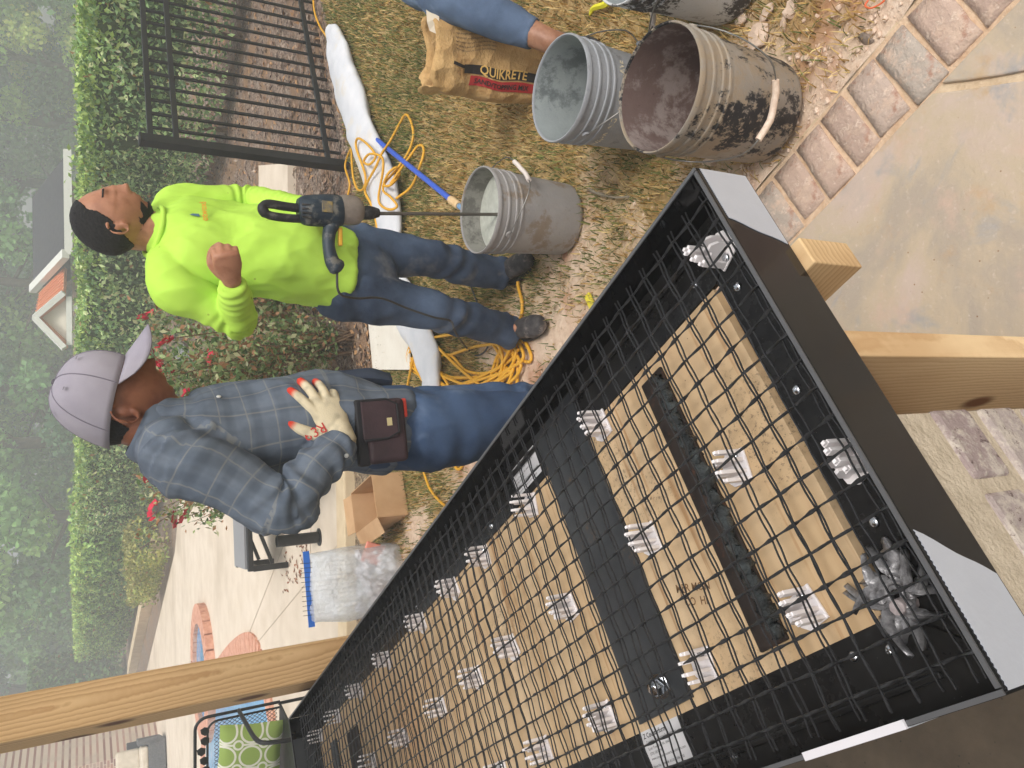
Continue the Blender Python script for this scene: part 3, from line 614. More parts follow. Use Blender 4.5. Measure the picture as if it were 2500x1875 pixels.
dm = [[strand(LQ + 0.012, Q0 - 0.010, sgn * 0.0040, 1 if v_ else -1, 0.00125, v_ + sgn, 0.0012).mesh('strand', 70) for sgn in (-1, 1)] for v_ in range(3)]
for i in range(NP):
    for j in range(2):
        o = add('strand', dm[i % 3][j], M_MESH, rm, (P0 + PIT * i + 0.0012 * mnoise.noise(Vector((i * 0.7, 0, 0))), 0.010 + random.uniform(-0.002, 0.002), 0.9225 + 0.009 * mnoise.noise(Vector((i * 0.13, 3, 0)))), (0, 0, R(90) + R(random.uniform(-0.45, 0.45))))
LP = (NP - 1) * PIT + 0.03
def twisted(L, r, seed):
    m_ = int(L / 0.0072); vs = []; fs = []
    for i in range(m_ + 1):
        s = L * i / m_; a = s / PIT * math.pi + seed; t = (s - 0.015) / PIT
        y0 = 0.0014 * mnoise.noise(Vector((s * 9, seed, 1))); z0 = 0.0012 * math.cos(math.pi * t) + 0.003 * mnoise.noise(Vector((s * 3, seed, 2)))
        rr = r * (1 + 0.25 * math.cos(2 * math.pi * t))
        for k in range(6):
            b_ = 2 * math.pi * k / 6; x_, y_ = rr * 1.35 * math.cos(b_), rr * 0.75 * math.sin(b_)
            vs.append((s, y0 + x_ * math.cos(a) - y_ * math.sin(a), z0 + x_ * math.sin(a) + y_ * math.cos(a)))
    for i in range(m_):
        for k in range(6): fs.append((i * 6 + k, i * 6 + (k + 1) % 6, i * 6 + 6 + (k + 1) % 6, i * 6 + 6 + k))
    return MB().addv(vs, fs)
tm = [twisted(LP, 0.0018, s_ * 1.3).mesh('strand', 70) for s_ in range(4)]
for j in range(NQ): add('strand', tm[j % 4], M_MESH, rm, (P0 - 0.015, Q0 + PIT * j + (0 if j < NQ - 1 else 0.0), 0.9235 + random.uniform(-0.001, 0.001)))
# ================================================================ VEGETATION
# --- turf: dry and green grass blades
def turf():
    n0 = 260000; X = RNG.uniform(-1.9, 4.2, n0); Y = 0.9 + RNG.random(n0) ** 1.25 * 5.6
    P = []; C = []; Sx = []
    straw = np.array([S(206, 176, 112)[:3], S(188, 152, 88)[:3], S(168, 132, 74)[:3], S(216, 190, 134)[:3], S(150, 116, 66)[:3]])
    green = np.array([S(112, 120, 60)[:3], S(96, 108, 54)[:3], S(134, 134, 72)[:3], S(88, 98, 52)[:3]])
    for i in range(n0):
        x, y = X[i], Y[i]
        if not in_poly(x, y, lawn_poly): continue
        sa = sandiness(x, y)
        if sa > RNG.random() * 0.9 + 0.05: continue
        g = 0.66 + 0.75 * mnoise.noise(Vector((x * 1.1, y * 1.1, 9))) + 0.45 * mnoise.noise(Vector((x * 4, y * 4, 4))) + 0.16 * (y - 2.6)
        if pq_of(x, y)[0] < 0.25: g += 0.15
        c = green[RNG.integers(4)] if RNG.random() < g * 0.62 else straw[RNG.integers(5)]
        P.append((x, y, lawn_z(x, y))); C.append(c * (0.8 + 0.45 * RNG.random())); Sx.append(1)
    P = np.array(P); C = np.array(C); m = len(P)
    a = RNG.uniform(0, 2 * np.pi, m); L = RNG.uniform(0.022, 0.055, m); lean = RNG.uniform(0.25, 1.45, m); w = RNG.uniform(0.0011, 0.0024, m) * (1 + (P[:, 1] - 1.2) * 0.18)
    d = np.c_[np.cos(a), np.sin(a), np.zeros(m)]; s = np.c_[-np.sin(a), np.cos(a), np.zeros(m)]; up = np.array([0, 0, 1.0])
    mid = P + d * (L * 0.45 * np.sin(lean * 0.6))[:, None] + up * (L * 0.55 * np.cos(lean * 0.6))[:, None]
    tip = mid + d * (L * 0.55 * np.sin(lean))[:, None] + up * (L * 0.5 * np.cos(lean))[:, None]
    V = np.stack([P - s * w[:, None], P + s * w[:, None], mid + s * w[:, None] * 0.8, mid - s * w[:, None] * 0.8, tip], 1).reshape(-1, 3)
    b = np.arange(m)[:, None] * 5
    Q = np.concatenate([b + [[0, 1, 2]], b + [[0, 2, 3]], b + [[3, 2, 4]]])
    col = np.repeat(np.c_[C, np.ones(m)], 5, axis=0)
    o = add('turf', mesh_np('turf', V, Q, col=col), leaf_mat('grass_blade', 0.7, 0.2)); stuff(o); o['label'] = 'dry straw coloured lawn grass with patches of green'; o['category'] = 'grass'
turf()
# --- sandy spoil: crumbs and stones by the edging
M_STONE = mnoise_mat('sand_stone', S(206, 176, 152), S(228, 206, 186), 30, 0.9, 0.5)
def rock_mesh(r, seed):
    bm = bmesh.new(); bmesh.ops.create_icosphere(bm, subdivisions=2, radius=r)
    for w in bm.verts: w.co *= 1 + 0.55 * mnoise.noise(w.co / r * 1.2 + Vector((seed, 0, 0))); w.co.z *= 0.62
    me = bpy.data.meshes.new('stone'); bm.to_mesh(me); bm.free(); return me
cr = MB(); base = [rock_mesh(1.0, s_) for s_ in (1.3, 4.4, 8.1)]
bvs = [([v.co.copy() for v in b_.vertices], [tuple(p.vertices) for p in b_.polygons]) for b_ in base]
ico = bmesh.new(); bmesh.ops.create_icosphere(ico, subdivisions=1, radius=1.0); iv = [v.co.copy() for v in ico.verts]; if_ = [tuple(v.index for v in f.verts) for f in ico.faces]; ico.free()
cnt = 0
while cnt < 2400:
    p, q = RNG.uniform(-2.2, 2.6), -0.66 - abs(RNG.normal()) * 0.15; c = FL(p, q); r = 0.0025 + 0.006 * RNG.random() ** 3
    cr.addv([c + Vector((0, 0, lawn_z(c.x, c.y) + r * 0.3)) + Vector((v.x * r * 1.3, v.y * r, v.z * r * 0.7)) for v in iv], if_); cnt += 1
o = stuff(cr.build('sand_crumbs', M_STONE)); o['label'] = 'loose sandy crumbs scattered beside the brick edging'; o['category'] = 'rubble'
for i, (x, y, r) in enumerate(((1850, 85, 0.032), (1800, 45, 0.02), (1862, 28, 0.024), (1905, 60, 0.018), (2105, 92, 0.016), (1730, 392, 0.022), (1925, 20, 0.021), (1960, 140, 0.012), (1770, 20, 0.02))):
    c = G(x, y, 0.01); o = add('stone', base[i % 3].copy(), M_STONE if i != 4 else mnoise_mat('grey_stone', S(128, 112, 100), S(150, 136, 124), 20, 0.85, 0.3), None, (c.x, c.y, lawn_z(c.x, c.y) + r * 0.35), (0.2 * i, 0.3, i)); o.scale = (r * 1.2, r, r * 0.8)
    tag(o, 'pale broken lump of dried mortar on the sandy soil near the buckets' if i != 4 else 'small dark grey pebble beside the outer edge of the paving bricks', 'stone', 'mortar lumps on the sand' if i != 4 else None)
oc = [G(2120, 0, .01), G(2112, 14, .012), G(2125, 20, .015), G(2145, 12, .012), G(2158, 2, .012), G(2162, -12, .01)]
tag(MB().tube([Vector(p) for p in crom(oc, 5)], 0.0022, 6).build('wire_offcut', plain('orange_plastic', S(232, 110, 64), 0.4)), 'short bent offcut of bright orange wire on the sand', 'wire')
# --- hedges: dense clipped shrubs
HG = [(102, 124, 84), (78, 100, 66), (128, 146, 100), (62, 82, 56), (150, 162, 118), (90, 110, 70)]
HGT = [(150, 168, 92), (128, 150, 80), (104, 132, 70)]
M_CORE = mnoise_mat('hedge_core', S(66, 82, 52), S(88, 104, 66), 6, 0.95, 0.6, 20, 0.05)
M_TWIG = mnoise_mat('twig_bark', S(104, 84, 66), S(140, 116, 92), 20, 0.9, 0.3)
def hedge(name, label, path, width, h0, h1, nleaf, ls, seed=0, z0=0.12, pal=HG, palt=HGT, group=None, stems=10):
    e = empty(name, (*path[0], 0)); tag(e, label, 'hedge', group); o3 = Vector((*path[0], 0))
    P = [Vector((*p, 0)) for p in path]; seg = [(P[i], P[i + 1], (P[i + 1] - P[i]).length) for i in range(len(P) - 1)]; tot = sum(s[2] for s in seg)
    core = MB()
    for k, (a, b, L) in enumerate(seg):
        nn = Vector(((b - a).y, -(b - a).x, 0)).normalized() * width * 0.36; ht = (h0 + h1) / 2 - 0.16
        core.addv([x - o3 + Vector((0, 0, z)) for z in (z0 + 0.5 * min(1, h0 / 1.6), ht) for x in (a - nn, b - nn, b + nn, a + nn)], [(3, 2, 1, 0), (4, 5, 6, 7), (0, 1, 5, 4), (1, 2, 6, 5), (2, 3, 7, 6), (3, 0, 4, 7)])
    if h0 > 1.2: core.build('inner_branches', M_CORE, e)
    C = []; Nn = []; top = []
    U = RNG.random(nleaf) * tot; face = RNG.random(nleaf); hs_ = RNG.random(nleaf); ws = RNG.random(nleaf); dp = RNG.random(nleaf)
    for i in range(nleaf):
        u = U[i]
        for a, b, L in seg:
            if u <= L: break
            u -= L
        t = min(1, u / L); c = a.lerp(b, t); d = (b - a).normalized(); nn = Vector((d.y, -d.x, 0)); s_tot = U[i]
        H = h0 + (h1 - h0) * U[i] / tot + 0.09 * mnoise.noise(Vector((s_tot * 1.3, seed, 0))) + 0.05 * mnoise.noise(Vector((s_tot * 5, seed, 3)))
        if i % 14 == 0:
            en = P[0] if i % 28 == 0 else P[-1]; dd = (P[0] - P[1]).normalized() if i % 28 == 0 else (P[-1] - P[-2]).normalized()
            C.append(en + dd * (0.12 - dp[i] ** 2 * 0.2 + 0.1 * mnoise.noise(Vector((ws[i] * 5, hs_[i] * 5, seed)))) + Vector((dd.y, -dd.x, 0)) * (ws[i] - 0.5) * width + Vector((0, 0, z0 + (H - z0) * hs_[i])) - o3); Nn.append(dd); top.append(hs_[i]); continue
        side = 1 if face[i] < 0.62 else (-1 if face[i] < 0.70 else 0)
        if abs(nn.y) > 0 and nn.y > 0: nn = -nn            # side +1 faces the camera
        if side == 0:
            w = (ws[i] - 0.5) * width; z = H - dp[i] ** 2 * 0.16 + (0.05 if RNG.random() < 0.06 else 0); pnt = c + nn * w + Vector((0, 0, z)); nv = Vector((0, 0, 1))
        else:
            z = z0 + (H - z0) * hs_[i]; rr = 0.5 - 0.10 * (1 - hs_[i]) ** 2 * 2 - 0.06 * max(0, (hs_[i] - 0.9) * 10)
            bul = 0.10 * mnoise.noise(Vector((s_tot * 1.7, z * 1.9, seed + 8)))
            pnt = c + nn * side * (width * rr + bul - dp[i] ** 2 * 0.22) + Vector((0, 0, z)); nv = nn * side
            if hs_[i] < 0.14 and RNG.random() < 0.5: continue
        C.append(pnt - o3); Nn.append(nv); top.append(z / H)
    C = np.array(C); Nn = np.array(Nn); top = np.array(top); m = len(C)
    patch = np.array([mnoise.noise(Vector((c[0] * 1.6, c[1] * 1.6, c[2] * 1.6 + seed))) for c in C])
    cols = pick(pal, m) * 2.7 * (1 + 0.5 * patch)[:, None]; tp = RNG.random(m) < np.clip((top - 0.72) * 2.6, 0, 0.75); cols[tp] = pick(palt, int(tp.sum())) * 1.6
    br = RNG.random(m) < 0.02; cols[br] = pick([(150, 110, 66), (168, 132, 88)], int(br.sum()))
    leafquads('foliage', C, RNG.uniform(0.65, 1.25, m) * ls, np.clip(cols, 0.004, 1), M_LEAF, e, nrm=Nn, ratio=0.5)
    st = 0
    for k in range(stems):
        u = (k + 0.5) / stems * tot
        for a, b, L in seg:
            if u <= L: break
            u -= L
        c = a.lerp(b, u / L) - o3 + Vector((random.uniform(-.1, .1), random.uniform(-.1, .1), 0))
        MB().tube([c + Vector((0, 0, -0.05)), c + Vector((random.uniform(-.06, .06), random.uniform(-.06, .06), 0.35)), c + Vector((random.uniform(-.15, .15), random.uniform(-.15, .15), h0 * 0.8))], [0.03, 0.024, 0.01], 6).build('stem', M_TWIG, e)
    return e
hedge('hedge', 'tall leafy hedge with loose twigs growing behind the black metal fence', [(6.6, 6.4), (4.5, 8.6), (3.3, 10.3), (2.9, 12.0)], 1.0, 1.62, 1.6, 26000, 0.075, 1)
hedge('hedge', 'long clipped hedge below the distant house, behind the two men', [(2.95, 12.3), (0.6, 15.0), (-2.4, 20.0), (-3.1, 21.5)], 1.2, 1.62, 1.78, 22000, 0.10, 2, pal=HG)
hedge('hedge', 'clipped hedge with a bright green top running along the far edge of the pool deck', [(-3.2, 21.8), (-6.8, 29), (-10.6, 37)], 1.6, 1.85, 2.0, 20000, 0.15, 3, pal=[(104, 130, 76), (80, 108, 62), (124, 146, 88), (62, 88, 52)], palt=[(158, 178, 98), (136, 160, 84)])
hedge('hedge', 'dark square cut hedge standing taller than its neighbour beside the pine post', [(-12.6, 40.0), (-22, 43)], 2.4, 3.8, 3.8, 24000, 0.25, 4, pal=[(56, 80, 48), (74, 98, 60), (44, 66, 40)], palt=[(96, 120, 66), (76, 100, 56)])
hedge('shrub', 'low yellow green shrub at the foot of the clipped hedge by the deck', [(-3.2, 17.9), (-4.8, 20.8)], 1.0, 0.85, 0.7, 5000, 0.10, 5, 0.05, pal=[(112, 116, 62), (96, 106, 56), (126, 124, 72)], palt=[(132, 130, 78)], stems=3)
# white flower heads on the dark hedge are tiny: skip
# --- rose bushes between and beside the men
def blossom():
    b = MB()
    for k in range(9):
        a = k * 2.4; r = 0.006 + 0.0022 * k; c = Vector((math.cos(a) * r, math.sin(a) * r, 0.018 - 0.0015 * k)); t = Vector((-math.sin(a), math.cos(a), 0)) * (0.012 + 0.001 * k); o_ = Vector((math.cos(a), math.sin(a), 0.5)) * 0.016
        b.addv([c - t, c + t, c + t * 0.7 + o_, c - t * 0.7 + o_], [(0, 1, 2, 3)])
    return b.mesh('flower')
fl_me = blossom(); M_ROSE = plain('rose_petal', S(206, 30, 62), 0.6)
def rose(label, x, y, w, h, nleaf, nfl, seed, pinky=False, dens=1.0):
    e = empty('rose_bush', (x, y, 0)); tag(e, label, 'rose bush'); rng = np.random.default_rng(seed); tips = []
    st = MB()
    for k in range(int(26 * dens)):
        a = rng.uniform(0, 6.28); r = w * 0.5 * rng.uniform(0.3, 1); zz = h * rng.uniform(0.55, 1.0); p0 = Vector((rng.uniform(-.1, .1), rng.uniform(-.1, .1), -0.03)); p2 = Vector((math.cos(a) * r, math.sin(a) * r, zz)); p1 = p0.lerp(p2, 0.5) + Vector((rng.uniform(-.08, .08), rng.uniform(-.08, .08), 0.06))
        cpts = [Vector(p) for p in crom([p0, p1, p2], 5)]; o = MB().tube(cpts, [0.007 - 0.0045 * i / (len(cpts) - 1) for i in range(len(cpts))], 5).build('stem', M_TWIG, e); tips.append(cpts)
    C = []
    for i in range(nleaf):
        cpts = tips[rng.integers(len(tips))]; j = min(len(cpts) - 1, int(rng.random() ** 0.75 * len(cpts))); p = cpts[j] + Vector(rng.normal(size=3)) * (0.06 if nleaf > 2000 else 0.035); 
        if p.z > 0.1: C.append(p)
    C = np.array([tuple(c) for c in C]); cols = pick([(96, 116, 72), (72, 94, 58), (124, 138, 92), (150, 150, 116), (134, 100, 72)], len(C)) * 1.7
    leafquads('foliage', C, RNG.uniform(0.03, 0.06, len(C)), cols, M_LEAF, e, ratio=0.5)
    for i in range(nfl):
        p = tips[rng.integers(len(tips))][-1] + Vector(rng.normal(size=3)) * 0.04; o = add('flower', fl_me, M_ROSE, e, p, (rng.uniform(-1.2, -0.2), rng.uniform(-.5, .5), rng.uniform(0, 6))); s_ = rng.uniform(1.5, 2.3); o.scale = (s_, s_, s_)
    return e
rose('rose bush with red blossoms growing between the two standing men', 0.30, 5.25, 1.2, 1.3, 7500, 14, 3)
rose('rose bush with bronze young leaves behind the man in the plaid shirt', -0.35, 5.6, 1.1, 1.2, 6000, 10, 5)
rose('straggly rose bush with pink blossoms overhanging the pale deck', -0.72, 6.6, 1.0, 1.25, 1700, 6, 9, dens=0.8)
rose('sprawling rose bush with dead canes low beside the mulch', 0.75, 5.9, 1.2, 0.95, 4500, 3, 12)
# --- weeds at the bed edge
# --- background trees
M_BARK = mnoise_mat('bark', S(70, 58, 48), S(104, 88, 74), 8, 0.95, 0.6)
def tree_mesh(seed, h, rad, pal, nleaf=13000, ls=0.34, low=0.08):
    rng = np.random.default_rng(seed); tr = MB(); limbs = []
    tr.tube([(0, 0, -0.3), (0.1, 0, h * 0.25), (-0.1, 0.15, h * 0.55), (0, 0, h * 0.85)], [h * 0.022, h * 0.018, h * 0.012, h * 0.004], 8)
    cl = []
    for k in range(46):
        t = low + (0.97 - low) * rng.random(); prof = math.sin(math.pi * min(1, (t - low) / (1 - low) * 0.86 + 0.14)) ** 0.7; a = rng.uniform(0, 6.28); r = rad * prof * (0.45 + 0.55 * rng.random() ** 0.5)
        c = np.array([math.cos(a) * r, math.sin(a) * r, h * t]); cl.append((c, rad * rng.uniform(0.2, 0.36)))
        if k % 3 == 0: tr.tube([(0, 0, h * t * 0.7), tuple(c * np.array([.5, .5, .88])), tuple(c)], [h * 0.007, h * 0.005, h * 0.002], 5)
    C = []; sh = []
    for i in range(nleaf):
        c, r = cl[rng.integers(len(cl))]; d = rng.normal(size=3); d /= np.linalg.norm(d); C.append(c + d * r * rng.random() ** 0.4 * np.array([1, 1, 0.75])); sh.append(c[0] * 13 % 1)
    C = np.array(C); P = np.array([S(*c)[:3] for c in pal]); cols = P[(np.array(sh) * len(P)).astype(int) % len(P)] * 4.2 * (1 + rng.normal(size=(len(C), 1)) * 0.2)
    tm_ = leafquads('crown', C, rng.uniform(0.6, 1.3, len(C)) * ls, np.clip(cols, 0.004, 1), M_LEAF, ratio=0.7); me = tm_.data; bpy.data.objects.remove(tm_)
    return tr.mesh('trunk', 60), me
TV = [tree_mesh(1, 15, 4.6, [(74, 98, 56), (60, 84, 50), (92, 112, 64)]), tree_mesh(2, 18, 5.4, [(52, 76, 50), (42, 64, 44), (64, 88, 56)]), tree_mesh(3, 12, 4.0, [(104, 122, 62), (88, 108, 56), (122, 134, 72)]), tree_mesh(4, 16, 4.8, [(60, 88, 58), (74, 100, 62), (48, 72, 48)])]
TL = ['broad mid green tree in the hazy wood behind the hedge', 'tall dark green tree in the hazy wood behind the hedge', 'yellow green tree in the hazy wood behind the hedge', 'blue green tree in the hazy wood behind the hedge']
rt = random.Random(5); tsp = []
for row, (Y, n_) in enumerate(((50, 9), (60, 11), (74, 12))):
    for i in range(n_):
        X = (-0.62 + 1.24 * (i + 0.5) / n_) * Y + rt.uniform(-2, 2); tsp.append((X, Y + rt.uniform(-3, 3), rt.choice((0, 1, 3, 1, 3)) if row else rt.choice((0, 1, 3, 3))))
tsp += [(21, 40, 0), (17.2, 47, 2), (5.5, 46, 0), (-2.5, 44, 3), (-6, 42, 0), (26, 36, 2)]
for i, (X, Y, k) in enumerate(tsp):
    e = empty('tree', (X, Y, -0.1), rt.uniform(0, 6)); s_ = rt.uniform(0.85, 1.15); e.scale = (s_, s_, s_); tag(e, TL[k], 'tree', ['broad mid green trees of the wood', 'tall dark trees of the wood', 'yellow green trees of the wood', 'blue green trees of the wood'][k])
    add('trunk', TV[k][0], M_BARK, e); add('crown', TV[k][1], M_LEAF, e)
# --- haze
nh = bpy.data.materials.new('haze_air'); nh.use_nodes = True; nh.node_tree.nodes.clear()
pv = nh.node_tree.nodes.new('ShaderNodeVolumePrincipled'); pv.inputs['Density'].default_value = 0.0102; pv.inputs['Color'].default_value = (0.95, 0.98, 1.0, 1); pv.inputs['Anisotropy'].default_value = 0.0
ho = nh.node_tree.nodes.new('ShaderNodeOutputMaterial'); nh.node_tree.links.new(pv.outputs[0], ho.inputs['Volume'])
hz = MB().box((0, 48, 11.2), (150, 130, 24.8)).build('haze', nh); stuff(hz)
# ================================================================ FENCE, HOUSES, FURNITURE
M_FEN = plain('black_powder_coat', (0.012, 0.013, 0.014, 1), 0.42, 0.0, 0.5)
f0 = Vector((1.551, 5.273, 0)); fz = GY(346, 342, 5.273).z
f1 = G(713, 0, 0.17); f1.z = 0; fd = (f1 - f0).normalized(); fr = math.atan2(fd.y, fd.x); FLN = (f1 - f0).length + 1.3
fence = empty('metal_fence', f0, fr); tag(fence, 'black metal picket fence panel ending in a square post in front of the hedge', 'fence')
MB().box((0, 0, fz / 2 - 0.02), (0.062, 0.062, fz + 0.04)).build('post', M_FEN, fence, bevel=0.003)
MB().box((0, 0, fz + 0.008), (0.07, 0.07, 0.02)).build('post_cap', M_FEN, fence, bevel=0.008)
MB().box((FLN, 0, fz / 2 - 0.02), (0.062, 0.062, fz + 0.04)).build('post', M_FEN, fence, bevel=0.003)
rz2 = GY(430, 355, 5.3).z; rz3 = GY(800, 394, 5.3).z
for z in (fz - 0.05, rz2, rz3): MB().box((FLN / 2, 0, z), (FLN, 0.032, 0.034)).build('rail', M_FEN, fence, bevel=0.003)
pk = MB().box((0, 0, (fz - 0.06 + rz3 - 0.1) / 2), (0.016, 0.016, fz - 0.06 - rz3 + 0.1)).mesh('picket')
k = 0.11
while k < FLN - 0.05: add('picket', pk, M_FEN, fence, (k, 0, 0)); k += 0.117
# lattice panel peeping beyond the hedge end
# --- distant house with copper porch roof
M_WHITE = plain('white_trim', S(226, 226, 218), 0.6); M_ROOF = mnoise_mat('dark_shingle', S(48, 48, 56), S(64, 64, 70), 6, 0.9, 0.3); M_COPPER = mnoise_mat('copper_roof', S(206, 128, 84), S(220, 146, 102), 2, 0.5, 0.1)
n = N('house_brick', 0.9, 0.2); v = n.co()
def brickwall(name, c1, c2, mort, sx=1.0):
    n = N(name, 0.9, 0.2); t = n.n('TexCoord').outputs['Object']; s_ = n.n('SeparateXYZ', {0: t}); c_ = n.n('CombineXYZ', {0: s_.outputs[0], 1: s_.outputs[2]}).outputs[0]
    b = n.n('TexBrick', {'Vector': c_, 'Color1': c1, 'Color2': c2, 'Mortar': mort, 'Scale': 1.0, 'Mortar Size': 0.012, 'Brick Width': 0.215, 'Row Height': 0.075, 'Bias': 0.0})
    n.color(n.mix(n.step(n.noise(1.2, 3, 0.6, t), 0.4, 0.75), b.outputs['Color'], tuple(k * 0.8 for k in mort[:3]) + (1,))); n.bump(b.outputs['Fac'], 0.4, -0.01); return n.m
M_HB = brickwall('house_brick', S(150, 118, 98), S(170, 138, 116), S(190, 172, 150))
hs_ = empty('house', (5, 31, 0)); tag(hs_, 'distant brick house with dark hip roof, white gables and a copper porch roof', 'house'); ho = Vector((5, 31, 0))
def slab(pts, th=0.12):
    P = [Vector(p) for p in pts]; nn = (P[1] - P[0]).cross(P[2] - P[0]).normalized()
    if nn.z < 0: P = P[::-1]; nn = -nn
    k_ = len(P); vs = [p - ho for p in P] + [p - ho - nn * th for p in P]
    return MB().addv(vs, [tuple(range(k_)), tuple(range(2 * k_ - 1, k_ - 1, -1))] + [(i, k_ + i, k_ + (i + 1) % k_, (i + 1) % k_) for i in range(k_)])
eR, eL = GY(150, 385, 30), GY(156, 622, 30); eR.z = eL.z = 2.1
rR, rL = GY(82, 482, 33.5), GY(78, 704, 33.5); rR.z = rL.z = GY(80, 600, 33.5).z
bR, bL = eR + Vector((0.4, 7, 0)), eL + Vector((0, 7, 0))
slab([eR, eL, rL, rR]).build('roof', M_ROOF, hs_); slab([bR, bL, rL, rR]).build('roof', M_ROOF, hs_); slab([eR, bR, rR]).build('roof', M_ROOF, hs_)
MB().bar(eR - ho + Vector((0.25, -0.12, -0.13)), eL - ho + Vector((0, -0.12, -0.13)), 0.22, 0.24).build('fascia', M_WHITE, hs_)
MB().bar(eL - ho + Vector((0, -0.25, -0.05)), rL - ho + Vector((-0.05, -0.2, 0.02)), 0.3, 0.22).build('rake_board', M_WHITE, hs_)
MB().bar(bL - ho, rL - ho + Vector((0, 0.1, 0.0)), 0.3, 0.22).build('rake_board', M_WHITE, hs_)
MB().box(((eR.x + eL.x) / 2 - 5, 3.0, 0.85), (eR.x - eL.x - 0.9, 5.6, 2.1)).build('wall', M_HB, hs_)
MB().box((eL.x - 5 - 1.6, 4.0, 0.85), (3.8, 4.4, 2.1)).build('wall', M_HB, hs_)
pb = [GY(98, 712, 32.2), GY(100, 776, 28.6), GY(148, 650, 31.4), GY(154, 724, 28.4), GY(152, 842, 28.4)]; pb[1].z = pb[0].z; pb[3].z = pb[4].z = pb[2].z = 2.12
slab([pb[0], pb[1], pb[3], pb[2]]).build('porch_roof', M_COPPER, hs_); slab([pb[0], pb[1], pb[4], pb[4] + Vector((0, 3.4, 0))]).build('porch_roof', M_COPPER, hs_)
for k in range(1, 9):
    a = pb[0].lerp(pb[1], k / 9); b = pb[2].lerp(pb[3], k / 9); MB().bar(a - ho + Vector((0, 0, 0.02)), b - ho + Vector((0, 0, 0.02)), 0.035, 0.05).build('standing_seam', M_COPPER, hs_)
ga = pb[1] + Vector((0, 0.12, -0.1)); gb = [pb[3] + Vector((0, 0.15, -0.1)), pb[4] + Vector((0, 0.15, -0.1))]
MB().addv([p - ho + Vector((0, k_, 0)) for k_ in (0, 0.12) for p in (ga, gb[0], gb[1])], [(0, 2, 1), (3, 4, 5), (0, 1, 4, 3), (1, 2, 5, 4), (2, 0, 3, 5)]).build('gable', plain('gable_cream', S(224, 216, 198), 0.7), hs_)
for p in (pb[3], pb[4]): MB().bar(pb[1] - ho + Vector((0, -0.1, 0.02)), p - ho + Vector((0.12 * (1 if p is pb[3] else -1), -0.1, -0.02)), 0.3, 0.16).build('rake_board', M_WHITE, hs_)
MB().bar(pb[3] - ho + Vector((0, 0, -0.16)), pb[4] - ho + Vector((0, 0, -0.16)), 0.16, 0.16).build('beam', M_WHITE, hs_)
for p, s_ in ((pb[3], 1), (pb[4], -1)):
    c = p - ho + Vector((-0.35 * s_, 0.1, 0)); MB().box((c.x, c.y, 0.97), (0.2, 0.2, 1.95)).build('column', M_WHITE, hs_)
    MB().tube([(c.x - s_ * 0.1, c.y, 1.4), (c.x - s_ * 0.22, c.y, 1.75), (c.x - s_ * 0.55, c.y, 1.93)], 0.06, 6).build('bracket', M_WHITE, hs_)
    d_ = eL - ho; 
MB().tube([(eL.x - 5 + 0.6, -0.2, 1.9), (eL.x - 5 + 0.55, 0.05, 1.65), (eL.x - 5 + 0.5, 0.18, 1.5), (eL.x - 5 + 0.5, 0.18, 0.2)], 0.06, 8).build('downspout', M_WHITE, hs_)
# --- brick wing with outdoor sofa beyond the pool
M_WB = brickwall('wing_brick', S(186, 142, 126), S(138, 98, 88), S(212, 194, 176))
wing = empty('brick_house', (-14.0, 22.0, 0), R(-8)); tag(wing, 'pale red brick house wall rising behind the outdoor sofa', 'house')
MB().box((0, 2, 3), (9.9, 4, 6)).build('wall', M_WB, wing); MB().box((0, -0.3, 6.1), (11, 5, 0.25)).build('eave', M_WHITE, wing)
M_WICK = mnoise_mat('grey_wicker', S(74, 74, 76), S(100, 100, 100), 30, 0.8, 0.5, 60, 0.01); M_CUSH = mnoise_mat('beige_cushion', S(196, 184, 164), S(214, 202, 184), 6, 0.9, 0.2)
sf = empty('outdoor_sofa', (-8.55, 19.9, 0), R(20)); tag(sf, 'grey wicker outdoor sofa with beige cushions by the brick house', 'sofa')
MB().box((-0.9, 0, 0.2), (2.4, 0.85, 0.36)).build('base', M_WICK, sf, bevel=0.02)
MB().box((-0.9, 0.4, 0.5), (2.4, 0.12, 0.6)).build('backrest', plain('dark_frame', S(44, 44, 48), 0.6), sf, bevel=0.02); MB().box((0.28, 0, 0.34), (0.14, 0.85, 0.5)).build('arm', M_WICK, sf, bevel=0.02)
for k in range(3): MB().box((-1.75 + k * 0.78, -0.05, 0.46), (0.74, 0.72, 0.17)).build('seat_cushion', M_CUSH, sf, bevel=0.06, seg=4); MB().box((-1.75 + k * 0.78, 0.27, 0.78), (0.68, 0.2, 0.52)).build('back_cushion', M_CUSH, sf, bevel=0.07, seg=4)
ot = empty('ottoman', (-9.3, 18.2, 0)); tag(ot, 'square grey wicker ottoman with a cream top on the deck', 'ottoman')
MB().box((0, 0, 0.18), (0.7, 0.7, 0.34)).build('base', M_WICK, ot, bevel=0.02); MB().box((0, 0, 0.40), (0.7, 0.7, 0.1)).build('cushion', M_CUSH, ot, bevel=0.03)
